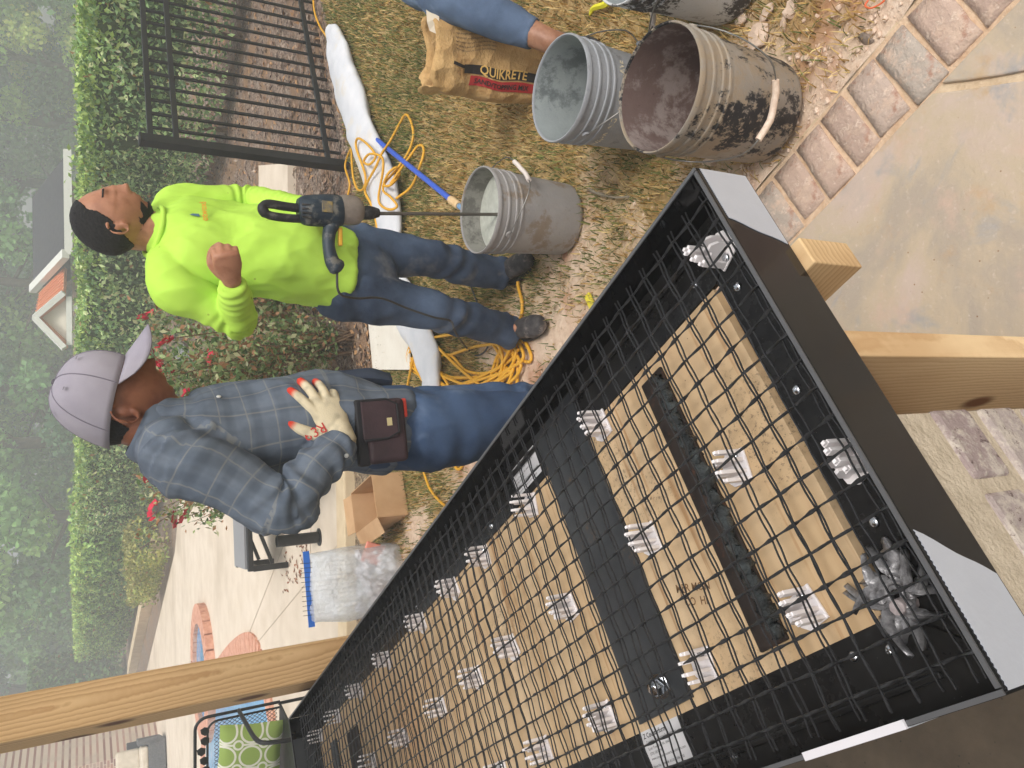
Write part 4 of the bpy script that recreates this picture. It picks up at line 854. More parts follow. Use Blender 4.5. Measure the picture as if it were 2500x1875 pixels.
# --- chaise lounge and black pipe stub on the deck
M_SLING = plain('grey_sling', S(150, 150, 152), 0.8); cl = empty('chaise_lounge', (-1.62, 7.1, 0), R(8)); tag(cl, 'low black framed chaise lounge with a grey sling behind the man in plaid', 'lounge chair')
for y in (0.0, 0.62):
    MB().bar((-0.02, y, 0.33), (1.7, y, 0.33), 0.05, 0.05).build('side_rail', M_FEN, cl, bevel=0.008)
    for x in (0.0, 1.55): MB().box((x, y, 0.155), (0.05, 0.05, 0.31)).build('leg', M_FEN, cl, bevel=0.006)
    MB().bar((0.03, y, 0.14), (0.52, y, 0.31), 0.03, 0.03).build('brace', M_FEN, cl)
MB().bar((0, 0.02, 0.27), (0, 0.6, 0.27), 0.04, 0.04).build('cross_bar', M_FEN, cl)
MB().box((0.85, 0.31, 0.36), (1.7, 0.56, 0.02)).build('seat', M_SLING, cl); MB().bar((1.5, 0.31, 0.38), (2.05, 0.31, 0.85), 0.56, 0.02).build('backrest', M_SLING, cl)
bp = G(780, 1311, 0); zt = GY(675, 1315, bp.y).z
pst = empty('pipe_stub', bp); tag(pst, 'short upright black metal pipe standing on the pale deck', 'pipe'); MB().lathe([(0.0001, 0), (0.045, 0), (0.045, zt), (0.041, zt), (0.041, zt - 0.02), (0.0001, zt - 0.02)], 20).build('pipe', M_FEN, pst, smooth=40)
MB().lathe([(0.046, 0), (0.07, 0), (0.07, 0.008), (0.046, 0.012)], 20).build('foot_ring', M_FEN, pst, smooth=40)
# --- metal mesh chair with green cushion
YC = 5.5; c0 = GY(560, 1752, YC); zb, ztp = 0.42, GY(472, 1800, YC).z
ch = empty('mesh_chair', (c0.x - 0.3, YC, 0), R(-6)); tag(ch, 'black wrought metal patio chair with a mesh back and leaf scrolls', 'chair')
ztc = ztp - 0.02; hw = 0.3
fr_ = [(hw, 0.10, zb)] + [(hw - 0.08 + 0.08 * math.cos(a), 0.10, ztc - 0.08 + 0.08 * math.sin(a)) for a in np.linspace(0, math.pi / 2, 6)] + [(-hw + 0.08 - 0.08 * math.sin(a), 0.10, ztc - 0.08 + 0.08 * math.cos(a)) for a in np.linspace(0, math.pi / 2, 6)] + [(-hw, 0.10, zb)]
MB().tube(fr_, 0.011, 8).build('back_frame', M_FEN, ch, smooth=60); MB().tube([(x * 0.87, 0.098, zb + (z - zb) * 0.86) for x, y, z in fr_], 0.008, 8).build('back_frame', M_FEN, ch, smooth=60)
mw = MB(); bw, bz0, bz1 = hw * 0.85, zb + 0.02, zb + (ztc - zb) * 0.78
for k in range(-30, 44):
    for s_ in (1, -1):
        x0 = -bw + k * 0.028; pts = []
        # diagonal from (x0,bz0) rising with slope 1.5
        za, zb_ = bz0, bz1; xa = x0; xb = x0 + s_ * (bz1 - bz0) / 1.2
        lo, hi = 0.0, 1.0
        if xb != xa:
            t1, t2 = (-bw - xa) / (xb - xa), (bw - xa) / (xb - xa); lo, hi = max(0, min(t1, t2)), min(1, max(t1, t2))
        if hi > lo: mw.bar((xa + (xb - xa) * lo, 0.1, za + (zb_ - za) * lo), (xa + (xb - xa) * hi, 0.1, za + (zb_ - za) * hi), 0.0028, 0.0028)
mw.build('mesh_panel', M_FEN, ch)
for k in range(7):
    a = Vector((-0.22 + k * 0.07, 0.1, ztc - 0.055 + 0.015 * math.sin(k * 2))); l_ = MB().addv([a + Vector(q) for q in ((-0.03, 0, 0), (-0.008, -0.006, 0.026), (0.018, 0, 0.03), (0.034, -0.004, 0.004), (0.02, 0, -0.026), (-0.012, -0.006, -0.024))], [(0, 1, 2, 3, 4, 5)]).build('scroll_leaf', M_FEN, ch); l_.modifiers.new('s', 'SOLIDIFY').thickness = 0.006
MB().box((0, -0.17, 0.42), (0.58, 0.52, 0.012)).build('seat', M_FEN, ch)
for x, y in ((-0.29, 0.1), (0.29, 0.1), (-0.29, -0.42), (0.29, -0.42)): MB().tube([(x, y, 0.0), (x, y, 0.43)], 0.012, 8).build('leg', M_FEN, ch)
for s_ in (-1, 1): MB().tube(crom([(s_ * 0.3, 0.1, 0.70), (s_ * 0.31, -0.1, 0.69), (s_ * 0.31, -0.36, 0.66), (s_ * 0.31, -0.42, 0.56), (s_ * 0.3, -0.42, 0.42)], 5), 0.015, 8).build('arm', M_FEN, ch, smooth=60)
n = N('trellis_fabric', 0.9, 0.2); t = n.co('Object', (6, 6, 6)); sx = n.n('SeparateXYZ', {0: t})
fx = n.math('SUBTRACT', n.math('FRACT', sx.outputs[0]), 0.5); fy = n.math('SUBTRACT', n.math('FRACT', sx.outputs[2]), 0.5)
rr = n.math('SQRT', n.math('ADD', n.math('MULTIPLY', fx, fx), n.math('MULTIPLY', fy, fy)))
ax, ay = n.math('ABSOLUTE', fx), n.math('ABSOLUTE', fy)
dx, dy = n.math('SUBTRACT', ax, 0.5), n.math('SUBTRACT', ay, 0.5); r2 = n.math('SQRT', n.math('ADD', n.math('MULTIPLY', dx, dx), n.math('MULTIPLY', dy, dy)))
l1 = n.math('LESS_THAN', n.math('ABSOLUTE', n.math('SUBTRACT', rr, 0.17)), 0.042); l2 = n.math('LESS_THAN', n.math('ABSOLUTE', n.math('SUBTRACT', r2, 0.42)), 0.042); l3 = n.math('MULTIPLY', n.math('LESS_THAN', ax, 0.04), n.math('GREATER_THAN', rr, 0.17))
n.color(n.mix(n.math('MINIMUM', n.math('ADD', n.math('ADD', l1, l2), l3), 1.0), S(150, 172, 92), S(226, 224, 208))); n.bump(n.noise(200, 3, 0.6, n.co()), 0.2, 0.002); M_TRE = n.m
pl_ = MB(); vs = []; NU = 17
for s_ in (-1, 1):
    for i in range(NU):
        for j in range(NU):
            u, w = i / (NU - 1) * 2 - 1, j / (NU - 1) * 2 - 1; b_ = (1 - u ** 4) * (1 - w ** 4); k_ = 1 - 0.05 * (1 - abs(u * w)); vs.append((u * 0.21 * k_, s_ * 0.055 * b_ ** 0.6, w * 0.21 * k_))
fs = []
for s_ in range(2):
    for i in range(NU - 1):
        for j in range(NU - 1):
            o = s_ * NU * NU; q = (o + i * NU + j, o + (i + 1) * NU + j, o + (i + 1) * NU + j + 1, o + i * NU + j + 1); fs.append(q if s_ == 0 else q[::-1])
pc = GY(640, 1845, YC - 0.1)
tag(MB().addv(vs, fs).build('trellis_cushion', M_TRE, None, smooth=60, loc=(pc.x, YC + 0.0, 0.64), rot=(R(-8), R(4), R(-6))), 'green cushion with a white trellis pattern on the mesh chair', 'cushion')
# ================================================================ PEOPLE
def vn(v): v = np.asarray(v, float); return v / (np.linalg.norm(v) + 1e-12)
class Loft:
    """tapered elliptical sweep through joints; rad = (side, front) half widths"""
    def __init__(s, pts, rads, front=(0, -1, 0), k=5, n=22, caps=('round', 'round'), kind=''):
        rads = [(r, r) if np.isscalar(r) else tuple(r) for r in rads]
        s.P = np.array(crom([tuple(p) for p in pts], k)); s.R = np.clip(np.array(crom([tuple(r) + (0,) for r in rads], k))[:, :2], 0.001, None)
        T = np.gradient(s.P, axis=0); T /= np.linalg.norm(T, axis=1)[:, None]; f = np.asarray(front, float)
        Fr = f - T * (T @ f)[:, None]; Fr /= np.linalg.norm(Fr, axis=1)[:, None] + 1e-9; s.T, s.F = T, Fr; s.S = np.cross(Fr, T); s.n = n; s.caps = caps; s.kind = kind
        s.L = np.r_[0, np.cumsum(np.linalg.norm(np.diff(s.P, axis=0), axis=1))]
    def mesh(s, shrink=0.0):
        P, Rr, T = s.P, np.clip(s.R - shrink, 0.0015, None), s.T; rows = []
        def ring(c, r, S_, F_): a = np.linspace(0, 2 * np.pi, s.n, endpoint=False); return c + np.outer(np.cos(a) * r[0], S_) + np.outer(np.sin(a) * r[1], F_)
        if s.caps[0] == 'round':
            for q in (0.12, 0.5, 0.8): rows.append(ring(P[0] - T[0] * Rr[0].min() * math.sqrt(1 - q * q) * 0.8, Rr[0] * q, s.S[0], s.F[0]))
        else: rows.append(ring(P[0], Rr[0] * 0.05, s.S[0], s.F[0]))
        for i in range(len(P)): rows.append(ring(P[i], Rr[i], s.S[i], s.F[i]))
        if s.caps[1] == 'round':
            for q in (0.8, 0.5, 0.12): rows.append(ring(P[-1] + T[-1] * Rr[-1].min() * math.sqrt(1 - q * q) * 0.8, Rr[-1] * q, s.S[-1], s.F[-1]))
        else: rows.append(ring(P[-1], Rr[-1] * 0.05, s.S[-1], s.F[-1]))
        V = np.concatenate(rows); n = s.n; m = len(rows); F_ = []
        for i in range(m - 1):
            for k in range(n): F_.append((i * n + k, i * n + (k + 1) % n, (i + 1) * n + (k + 1) % n, (i + 1) * n + k))
        F_.append(tuple(range(n - 1, -1, -1))); F_.append(tuple((m - 1) * n + k for k in range(n)))
        return V, F_
def vox(meshes, voxel, smooth=2):
    mb = MB()
    for V, Fc in meshes: mb.addv(V, Fc)
    me = mb.mesh('tmp'); bm = bmesh.new(); bm.from_mesh(me); bmesh.ops.recalc_face_normals(bm, faces=bm.faces[:]); bm.to_mesh(me); bm.free()
    o = bpy.data.objects.new('tmp', me); COL.objects.link(o); md = o.modifiers.new('r', 'REMESH'); md.mode = 'VOXEL'; md.voxel_size = voxel; md.adaptivity = 0
    dg = bpy.context.evaluated_depsgraph_get(); dg.update(); ev = o.evaluated_get(dg); m2 = bpy.data.meshes.new_from_object(ev)
    V = np.empty(len(m2.vertices) * 3, np.float32); m2.vertices.foreach_get('co', V); V = V.reshape(-1, 3).astype(float)
    Q = np.array([tuple(p.vertices) for p in m2.polygons if len(p.vertices) == 4], np.int32)
    bpy.data.objects.remove(o); bpy.data.meshes.remove(me); bpy.data.meshes.remove(m2)
    E = np.concatenate([Q[:, [0, 1]], Q[:, [1, 2]], Q[:, [2, 3]], Q[:, [3, 0]]]); E = np.concatenate([E, E[:, ::-1]])
    for _ in range(smooth):
        acc = np.zeros_like(V); cnt = np.zeros(len(V)); np.add.at(acc, E[:, 0], V[E[:, 1]]); np.add.at(cnt, E[:, 0], 1); V = V * 0.4 + 0.6 * acc / np.maximum(cnt, 1)[:, None]
    return V, Q
def vnormals(V, Q):
    nrm = np.cross(V[Q[:, 2]] - V[Q[:, 0]], V[Q[:, 3]] - V[Q[:, 1]]); N_ = np.zeros_like(V)
    for k in range(4): np.add.at(N_, Q[:, k], nrm)
    return N_ / (np.linalg.norm(N_, axis=1)[:, None] + 1e-12)
def nearest(V, lofts):
    """per vertex: loft index, arc length, angle"""
    C = np.concatenate([l.P for l in lofts]); rr = np.concatenate([l.R.mean(1) for l in lofts]); li = np.concatenate([np.full(len(l.P), i) for i, l in enumerate(lofts)]); LL = np.concatenate([l.L for l in lofts])
    SS = np.concatenate([l.S for l in lofts]); FF = np.concatenate([l.F for l in lofts]); TT = np.concatenate([l.T for l in lofts]); out = np.empty(len(V), int)
    for i in range(0, len(V), 4000):
        d = np.linalg.norm(V[i:i + 4000, None] - C[None], axis=2) - rr[None]; out[i:i + 4000] = d.argmin(1)
    D = V - C[out]; ang = np.arctan2((D * FF[out]).sum(1), (D * SS[out]).sum(1)); s_ = LL[out] + (D * TT[out]).sum(1)
    return li[out], s_, ang, rr[out]
def garment(name, lofts, mat, parent, voxel=0.007, smooth=2, fold=None, plaid=False, extra=()):
    V, Q = vox([l.mesh() for l in lofts] + list(extra), voxel, smooth)
    li, s_, ang, rr = nearest(V, lofts); Nn = vnormals(V, Q)
    if fold: V = V + Nn * fold(V, li, s_, ang)[:, None]
    me = mesh_np(name, V, Q, smooth=True)
    if plaid:
        at_ = me.attributes.new('PC', 'FLOAT_VECTOR', 'POINT'); sc = np.array([0.16 if lofts[i].kind == 'torso' else 0.062 for i in range(len(lofts))])[li]
        at_.data.foreach_set('vector', np.c_[ang * sc, s_, li].astype(np.float32).ravel())
    return add(name, me, mat, parent)
def nzv(V, sc, off=0.0): return np.array([mnoise.noise(Vector((v[0] * sc[0] + off, v[1] * sc[1] + off, v[2] * sc[2] - off))) for v in V])
# ---- head: x forward, y left, z up, origin mid head
def head_geo(nu=72, nv=56, jaw=1.0):
    V = []; ax, ay, az = 0.096, 0.077, 0.120
    for j in range(nv + 1):
        ph = -math.pi / 2 + math.pi * j / nv
        for i in range(nu):
            th = 2 * math.pi * i / nu; d = Vector((math.cos(ph) * math.cos(th), math.cos(ph) * math.sin(th), math.sin(ph)))
            x, y, z = d.x * ax, d.y * ay, d.z * az
            if x < 0: x *= 1.10
            low = max(0, -z / az); sm = low * low * (3 - 2 * low)
            y *= 1 - 0.22 * sm * jaw
            if x < 0: x *= 1 - 0.45 * sm
            else: x *= 1 + 0.05 * math.sin(math.pi * low) + 0.12 * sm
            if z > 0: x += 0.006 * (1 - z / az) if x > 0 else 0
            fx = max(0, d.x); g = lambda y0, z0, sy, sz: math.exp(-((y - y0) / sy) ** 2 - ((z - z0) / sz) ** 2) * (fx > 0.2)
            br = 0.005 * (g(0.028, 0.036, 0.026, 0.010) + g(-0.028, 0.036, 0.026, 0.010))
            nose = 0.0
            for t in np.linspace(0, 1, 7): nose = max(nose, g(0, 0.030 - 0.058 * t, 0.0085 + 0.006 * t, 0.010) * (0.006 + 0.027 * t))
            nose = max(nose, 0.013 * g(0.013, -0.030, 0.008, 0.009), 0.013 * g(-0.013, -0.030, 0.008, 0.009))
            lips = 0.0085 * g(0, -0.0525, 0.022, 0.0055) + 0.0075 * g(0, -0.066, 0.019, 0.006) - 0.003 * g(0, -0.0592, 0.024, 0.0022)
            chin = 0.009 * g(0, -0.098, 0.022, 0.014) - 0.004 * g(0, -0.081, 0.02, 0.007)
            eye = -0.0085 * (g(0.031, 0.020, 0.013, 0.009) + g(-0.031, 0.020, 0.013, 0.009)) + 0.0045 * (g(0.031, 0.020, 0.010, 0.006) + g(-0.031, 0.020, 0.010, 0.006))
            chk = 0.004 * (g(0.046, -0.012, 0.02, 0.018) + g(-0.046, -0.012, 0.02, 0.018))
            x += br + nose + lips + chin + eye + chk
            V.append((x, y, z))
    F_ = []
    for j in range(nv):
        for i in range(nu): F_.append((j * nu + i, j * nu + (i + 1) % nu, (j + 1) * nu + (i + 1) % nu, (j + 1) * nu + i))
    return np.array(V), F_
def ear_geo(side):
    m = MB(); pts = []
    for t in np.linspace(-0.5, 4.4, 18): pts.append((-0.006 - 0.020 * math.sin(t) * (1.0 if t < 3 else 0.7), side * (0.083 + 0.014 * math.sin(min(t, 3.1)) ), -0.008 + 0.031 * math.cos(t)))
    m.tube(pts, [0.0045 + 0.0012 * math.sin(i) for i in range(18)], 8)
    m.addv(*Loft([(-0.002, side * 0.074, 0.010), (-0.007, side * 0.079, -0.006), (0.0, side * 0.077, -0.030)], [(0.010, 0.005), (0.013, 0.006), (0.007, 0.006)], (0, 1, 0), n=10).mesh())
    m.addv(*Loft([(0.004, side * 0.075, -0.026), (0.002, side * 0.079, -0.037)], [0.006, 0.006], (0, 1, 0), n=10).mesh())
    return np.array(m.v), m.f
def frame(pos, fwd, tilt=0.0, roll=0.0):
    f = Vector(fwd).normalized(); l = Vector((0, 0, 1)).cross(f).normalized(); u = f.cross(l)
    M = Matrix((f, l, u)).transposed().to_4x4(); return Matrix.Translation(pos) @ M @ Matrix.Rotation(tilt, 4, 'Y') @ Matrix.Rotation(roll, 4, 'X')
def xf(M, V): M = np.array(M); return np.asarray(V) @ M[:3, :3].T + M[:3, 3]
# ---- hand: x to the fingertips, y towards the thumb side, z out of the back of the hand
def hand_lofts(M, curls, spread, thumb, grow=0.0, size=1.0, hand=1):
    L = []; tips = []
    T_ = lambda p: tuple((M @ Vector((p[0] * size, p[1] * size * hand, p[2] * size))))
    up = tuple(M.to_3x3() @ Vector((0, 0, 1)))
    L.append(Loft([T_((-0.02, 0, 0)), T_((0.015, 0.002, 0.001)), T_((0.05, 0.001, 0.002)), T_((0.085, 0, 0.0))], [(0.027 + grow, 0.021 + grow), (0.034 + grow, 0.019 + grow), (0.041 + grow, 0.0165 + grow), (0.040 + grow, 0.0135 + grow)], up, n=20))
    for k, (y0, l_, r_) in enumerate(((0.030, 0.074, 0.0098), (0.010, 0.082, 0.0102), (-0.010, 0.077, 0.0098), (-0.029, 0.060, 0.0088))):
        seg = (l_ * 0.46, l_ * 0.30, l_ * 0.24); p = Vector((0.084 - 0.004 * abs(k - 1), y0, 0.001)); a = 0.0; sp = spread[k]; pts = [p - Vector((0.025, 0, 0.0)), p.copy()]
        for j in range(3):
            a += curls[k][j]; d = Vector((math.cos(a) * math.cos(sp), math.sin(sp) * max(0.3, math.cos(a)), -math.sin(a))); p = p + d * seg[j]; pts.append(p.copy())
        L.append(Loft([T_(q) for q in pts], [r_ + grow, r_ * 1.04 + grow, r_ + grow, r_ * 0.94 + grow, r_ * 0.8 + grow], up, k=4, n=12)); tips.append(T_(pts[-1]))
    L.append(Loft([T_(q) for q in thumb], [0.014 + grow, 0.0135 + grow, 0.0115 + grow, 0.0095 + grow][:len(thumb)], up, k=4, n=12)); tips.append(T_(thumb[-1]))
    return L, tips
def skin_mat(name, c, c2):
    n = N(name, 0.48, 0.4); v = n.co(); n.color(n.mix(n.step(n.noise(26, 4, 0.6, v), 0.4, 0.7), c, c2)); n.b.inputs['Subsurface Weight'].default_value = 0.12; n.b.inputs['Subsurface Radius'].default_value = (0.012, 0.005, 0.003); n.b.inputs['Subsurface Scale'].default_value = 0.5
    n.bump(n.noise(160, 4, 0.6, v), 0.12, 0.002); return n.m
def denim_mat(name, dark, light, wear):
    n = N(name, 0.85, 0.2); v = n.co()
    c = n.ramp(n.noise(3.5, 5, 0.65, v), [(0.35, dark), (0.62, light)]); c = n.mix(n.step(n.noise(5, 4, 0.6, n.co(loc=(4, 2, 1))), 0.56, 0.72), c, wear)
    c = n.mix(n.math('MULTIPLY', n.noise(420, 2, 0.6, v), 0.3), c, tuple(min(1, k * 2.0) for k in light[:3]) + (1,)); n.color(c); n.bump(n.noise(260, 3, 0.6, v), 0.25, 0.0015); return n.m
M_HAIR = N('dark_hair', 0.6, 0.3); M_HAIR.color(M_HAIR.ramp(M_HAIR.noise(120, 4, 0.7, M_HAIR.co()), [(0.3, (0.008, 0.008, 0.009, 1)), (0.75, (0.03, 0.028, 0.028, 1))])); M_HAIR.bump(M_HAIR.noise(420, 4, 0.8, M_HAIR.co()), 0.9, 0.004); M_HAIR = M_HAIR.m
M_SHOE = mnoise_mat('scuffed_shoe', S(44, 42, 44), S(74, 70, 70), 30, 0.6, 0.4, 90, 0.004, 0.4, c3=S(128, 118, 112), s3=22)
M_SOLE = plain('shoe_sole', S(40, 38, 38), 0.8)
def shoe(parent, ankle, toe, name='shoe'):
    a, t = Vector(ankle), Vector(toe); a0 = Vector((a.x, a.y, 0)); d = Vector((t.x - a.x, t.y - a.y, 0)).normalized(); s_ = Vector((-d.y, d.x, 0)); L_ = 0.27
    h = a0 - d * 0.065
    lf = [Loft([h + Vector((0, 0, 0.045)), h + d * 0.05 + Vector((0, 0, 0.052)), h + d * 0.13 + Vector((0, 0, 0.05)), h + d * 0.2 + Vector((0, 0, 0.04)), h + d * 0.25 + Vector((0, 0, 0.034))], [(0.030, 0.036), (0.036, 0.044), (0.042, 0.040), (0.047, 0.033), (0.040, 0.027)], (0, 0, 1)), Loft([a0 + Vector((0, 0, 0.05)), a0 - d * 0.01 + Vector((0, 0, 0.125))], [(0.04, 0.05), (0.043, 0.05)], tuple(d))]
    V, Q = vox([l.mesh() for l in lf], 0.006, 2); V[:, 2] = np.maximum(V[:, 2], 0.012); Nn = vnormals(V, Q); V += Nn * (0.0022 * nzv(V, (45, 45, 45)))[:, None]
    o = add(name, mesh_np(name, V, Q, smooth=True), M_SHOE, parent)
    P = []
    for k in range(28):
        th = 2 * math.pi * k / 28; c = 0.5 + 0.5 * math.cos(th); w = 0.037 + 0.014 * math.sin(math.pi * c * 0.8); q = h + d * (0.108 + 0.147 * math.cos(th)) + s_ * w * math.sin(th); P.append((q.x, q.y))
    area = sum(P[i][0] * P[(i + 1) % 28][1] - P[(i + 1) % 28][0] * P[i][1] for i in range(28))
    MB().prism(P if area > 0 else P[::-1], 0.0, 0.022).build('sole', M_SOLE, o, bevel=0.005); return o

# ------------------------------------------------ man in the hi-vis shirt
pe = empty('person', (0.42, 2.78, 0)); tag(pe, 'person in a fluorescent yellow long sleeved shirt and jeans mixing mortar with a drill', 'person')
class Off:                                        # children get world coordinates minus the root location
    pass
FT = vn((0.72, -0.69, 0)); RT = np.array([FT[1], -FT[0], 0])
pel = GY(842, 662, 2.80); cst = GY(560, 612, 2.80); nek = GY(378, 566, 2.79); hed = GY(279, 540, 2.775)
shR, elR, wrR = GY(432, 706, 2.68), GY(583, 785, 2.67), GY(567, 690, 2.515)
shL, elL, wrL = GY(440, 508, 2.90), GY(612, 492, 2.89), GY(752, 512, 2.68)
hipR, knR, anR, toR = GY(856, 716, 2.75), GY(1052, 757, 2.70), G(1232, 806, 0.095), G(1330, 792, 0.02)
hipL, knL, anL, toL = GY(856, 612, 2.86), GY(1042, 630, 2.80), G(1205, 668, 0.095), G(1285, 640, 0.02)
SK_Y = skin_mat('skin_tan', S(178, 126, 98), S(160, 108, 82))
V3 = lambda p: np.array(p, float)
bel = GY(700, 640, 2.79)
torso = Loft([V3(nek) + RT * 0.0 + np.array([0, 0, -0.02]), V3(nek) * 0.62 + V3(cst) * 0.38 + FT * 0.005, V3(cst) + FT * 0.01, V3(bel) + FT * 0.035, V3(GY(775, 655, 2.8)) + FT * 0.025, V3(GY(828, 662, 2.80)) + FT * 0.01], [(0.085, 0.07), (0.19, 0.105), (0.192, 0.128), (0.185, 0.150), (0.182, 0.142), (0.186, 0.138)], FT, k=6, n=32, caps=('round', 'flat'), kind='torso')
armR = Loft([V3(nek) * 0.45 + V3(shR) * 0.55 + np.array([0, 0, 0.005]), V3(shR), V3(shR) * 0.5 + V3(elR) * 0.5, V3(elR), V3(elR) * 0.55 + V3(wrR) * 0.45, V3(wrR)], [0.062, 0.076, 0.062, 0.054, 0.050, 0.038], FT, k=7, caps=('round', 'flat'), kind='arm')
armL = Loft([V3(nek) * 0.45 + V3(shL) * 0.55, V3(shL), V3(shL) * 0.5 + V3(elL) * 0.5, V3(elL), V3(elL) * 0.5 + V3(wrL) * 0.5, V3(wrL)], [0.062, 0.074, 0.062, 0.052, 0.046, 0.038], FT, k=7, caps=('round', 'flat'), kind='arm')
pelv = Loft([V3(GY(770, 658, 2.8)), V3(pel), V3(GY(905, 664, 2.8))], [(0.165, 0.118), (0.172, 0.122), (0.15, 0.115)], FT, n=28)
def leg_loft(hip, kn, an, d, hem=0.066): return Loft([V3(hip) + np.array([0, 0, 0.05]), V3(hip) * 0.72 + V3(kn) * 0.28, V3(hip) * 0.3 + V3(kn) * 0.7, V3(kn), V3(kn) * 0.55 + V3(an) * 0.45, V3(an) * 0.92 + V3(kn) * 0.08, V3(an) + np.array([0, 0, -0.035])], [(0.098, 0.108), (0.094, 0.104), (0.078, 0.086), (0.071, 0.078), (0.068, 0.074), (0.064, 0.07), (hem, hem + 0.012)], d, k=7, n=26, caps=('round', 'flat'), kind='leg')
dR = vn(V3(toR) - V3(anR)) * np.array([1, 1, 0]); dL = vn(V3(toL) - V3(anL)) * np.array([1, 1, 0])
lgR, lgL = leg_loft(hipR, knR, anR, dR), leg_loft(hipL, knL, anL, dL)
HM = frame(hed, (0.955, -0.30, 0), R(4), 0)
hv, hf = head_geo(); earR, earL = ear_geo(-1), ear_geo(1)
neckl = Loft([V3(nek) + np.array([0, 0, -0.07]), V3(nek) * 0.6 + V3(hed) * 0.4 - FT * 0.012, V3(HM @ Vector((-0.022, 0, -0.03)))], [(0.074, 0.072), (0.062, 0.066), (0.060, 0.068)], FT)
fd_ = V3(wrR) - V3(elR); fd_ = vn(fd_)
def hand_frame(wrist, d, thumbdir):
    x = vn(d); y = vn(np.asarray(thumbdir, float) - x * (x @ np.asarray(thumbdir, float))); z = np.cross(x, y)
    return Matrix.Translation(tuple(wrist)) @ Matrix((Vector(x), Vector(y), Vector(z))).transposed().to_4x4()
# right fist: thumb side up, back of the hand to the viewer (right hand: back = +z with y to the thumb needs z = x cross y flipped)
def mk_hand(wrist, d, thumbdir, back, curls, spread, thumb, grow=0.0, size=1.0):
    x = vn(d); y = vn(np.asarray(thumbdir, float) - x * (x @ np.asarray(thumbdir, float))); z = np.cross(x, y); h = 1
    if z @ np.asarray(back, float) < 0: h = -1; y2 = -y; z = np.cross(x, y2); M = Matrix.Translation(tuple(wrist)) @ Matrix((Vector(x), Vector(y2), Vector(z))).transposed().to_4x4()
    else: M = Matrix.Translation(tuple(wrist)) @ Matrix((Vector(x), Vector(y), Vector(z))).transposed().to_4x4()
    return hand_lofts(M, curls, spread, thumb, grow, size, h)
fist = [(1.25, 1.75, 1.1), (1.3, 1.75, 1.1), (1.3, 1.75, 1.1), (1.3, 1.7, 1.1)]
hR, _ = mk_hand(V3(wrR) + fd_ * 0.025, fd_ + np.array([0.15, 0.12, 0.06]), (0, 0, 1), (0.1, -1, 0.15), fist, (0.05, 0.0, -0.04, -0.1), [(0.01, 0.028, -0.006), (0.045, 0.046, -0.02), (0.075, 0.036, -0.04), (0.088, 0.012, -0.05)], 0.001, 1.02)
hL, _ = mk_hand(V3(wrL), V3(GY(800, 500, 2.56)) - V3(wrL), (0.1, -0.5, 0.8), (0.8, 0.5, 0), [(0.5, 0.9, 0.6)] * 4, (0.05, 0, 0, -0.05), [(0.01, 0.026, -0.006), (0.04, 0.05, -0.02), (0.07, 0.055, -0.04), (0.09, 0.05, -0.055)], 0.001)
feet = [Loft([V3(a) + np.array([0, 0, 0.03]), V3(a) * 0.5 + V3(t) * 0.5 + np.array([0, 0, 0.0]), V3(t) + np.array([0, 0, 0.02])], [0.022, 0.018, 0.012], (0, 0, 1)) for a, t in ((anR, toR), (anL, toL))]
SHR = 0.016
def person_body(parent, head, ears, HMx, clothed, bare, mat, voxel=0.0045):
    ms = [(xf(HMx, head[0]), head[1])] + [(xf(HMx, e[0]), e[1]) for e in ears] + [l.mesh(SHR) for l in clothed] + [l.mesh(0) for l in bare]
    V, Q = vox(ms, voxel, 1); return add('body', mesh_np('body', V, Q, smooth=True), mat, parent)
ro_ = V3(pe.location)
def settle(parent):
    """children were built in world coordinates: shift meshes so they sit under the root"""
    l = Vector(parent.location)
    for c in parent.children:
        if not c.get('_ok'): c.location = Vector(c.location) - l; c['_ok'] = 1
    for c in parent.children:
        if '_ok' in c: del c['_ok']
person_body(pe, (hv, hf), (earR, earL), HM, [torso, armR, armL, pelv, lgR, lgL], [neckl] + hR + hL + feet, SK_Y)
# shirt
n = N('hivis_knit', 0.75, 0.25); v = n.co()
c = n.ramp(n.noise(3, 4, 0.6, v), [(0.3, (0.46, 0.75, 0.085, 1)), (0.7, (0.53, 0.82, 0.11, 1))]); c = n.mix(n.step(n.voro(14, v), 0.07, 0.03), c, (0.30, 0.46, 0.05, 1)); n.color(c); n.bump(n.noise(500, 2, 0.6, v), 0.15, 0.001); M_HV = n.m
def fold_hv(V, li, s_, ang):
    q_ = nzv(V, (7, 7, 5), 3); f = 0.009 * (1 - 2 * np.abs(q_)) + 0.006 * nzv(V, (16, 16, 8), 8) + 0.006 * (0.5 - np.abs(2 * nzv(V, (13, 13, 8), 21))) + 0.0025 * nzv(V, (40, 40, 22), 4)
    arm = li > 0; f = np.where(arm, f * 0.7, f)
    La = np.where(li == 1, armR.L[14], armL.L[14]) if True else 0
    wr = np.sin(s_ * 165 + 1.5 * np.sin(ang * 2 + s_ * 30)) * np.exp(-((s_ - 0.30) / 0.05) ** 2) * 0.0055 + np.sin(s_ * 240 + 2 * np.sin(ang + s_ * 20)) * np.clip((s_ - 0.36) * 8, 0, 1) * 0.0026
    f = np.where(arm, f + wr, f)
    # gathers at the waist and drag lines from the armpit
    tor = li == 0; f = np.where(tor, f + 0.0035 * np.sin(ang * 7 + 2.5 * np.sin(ang * 3) + s_ * 9) * np.clip((s_ - 0.36) * 4, 0, 1) + 0.004 * np.sin(ang * 5 + s_ * 26) * np.exp(-((s_ - 0.2) / 0.09) ** 2), f)
    return f
SHIRT = garment('shirt', [torso, armR, armL], M_HV, pe, 0.0065, 3, fold_hv)
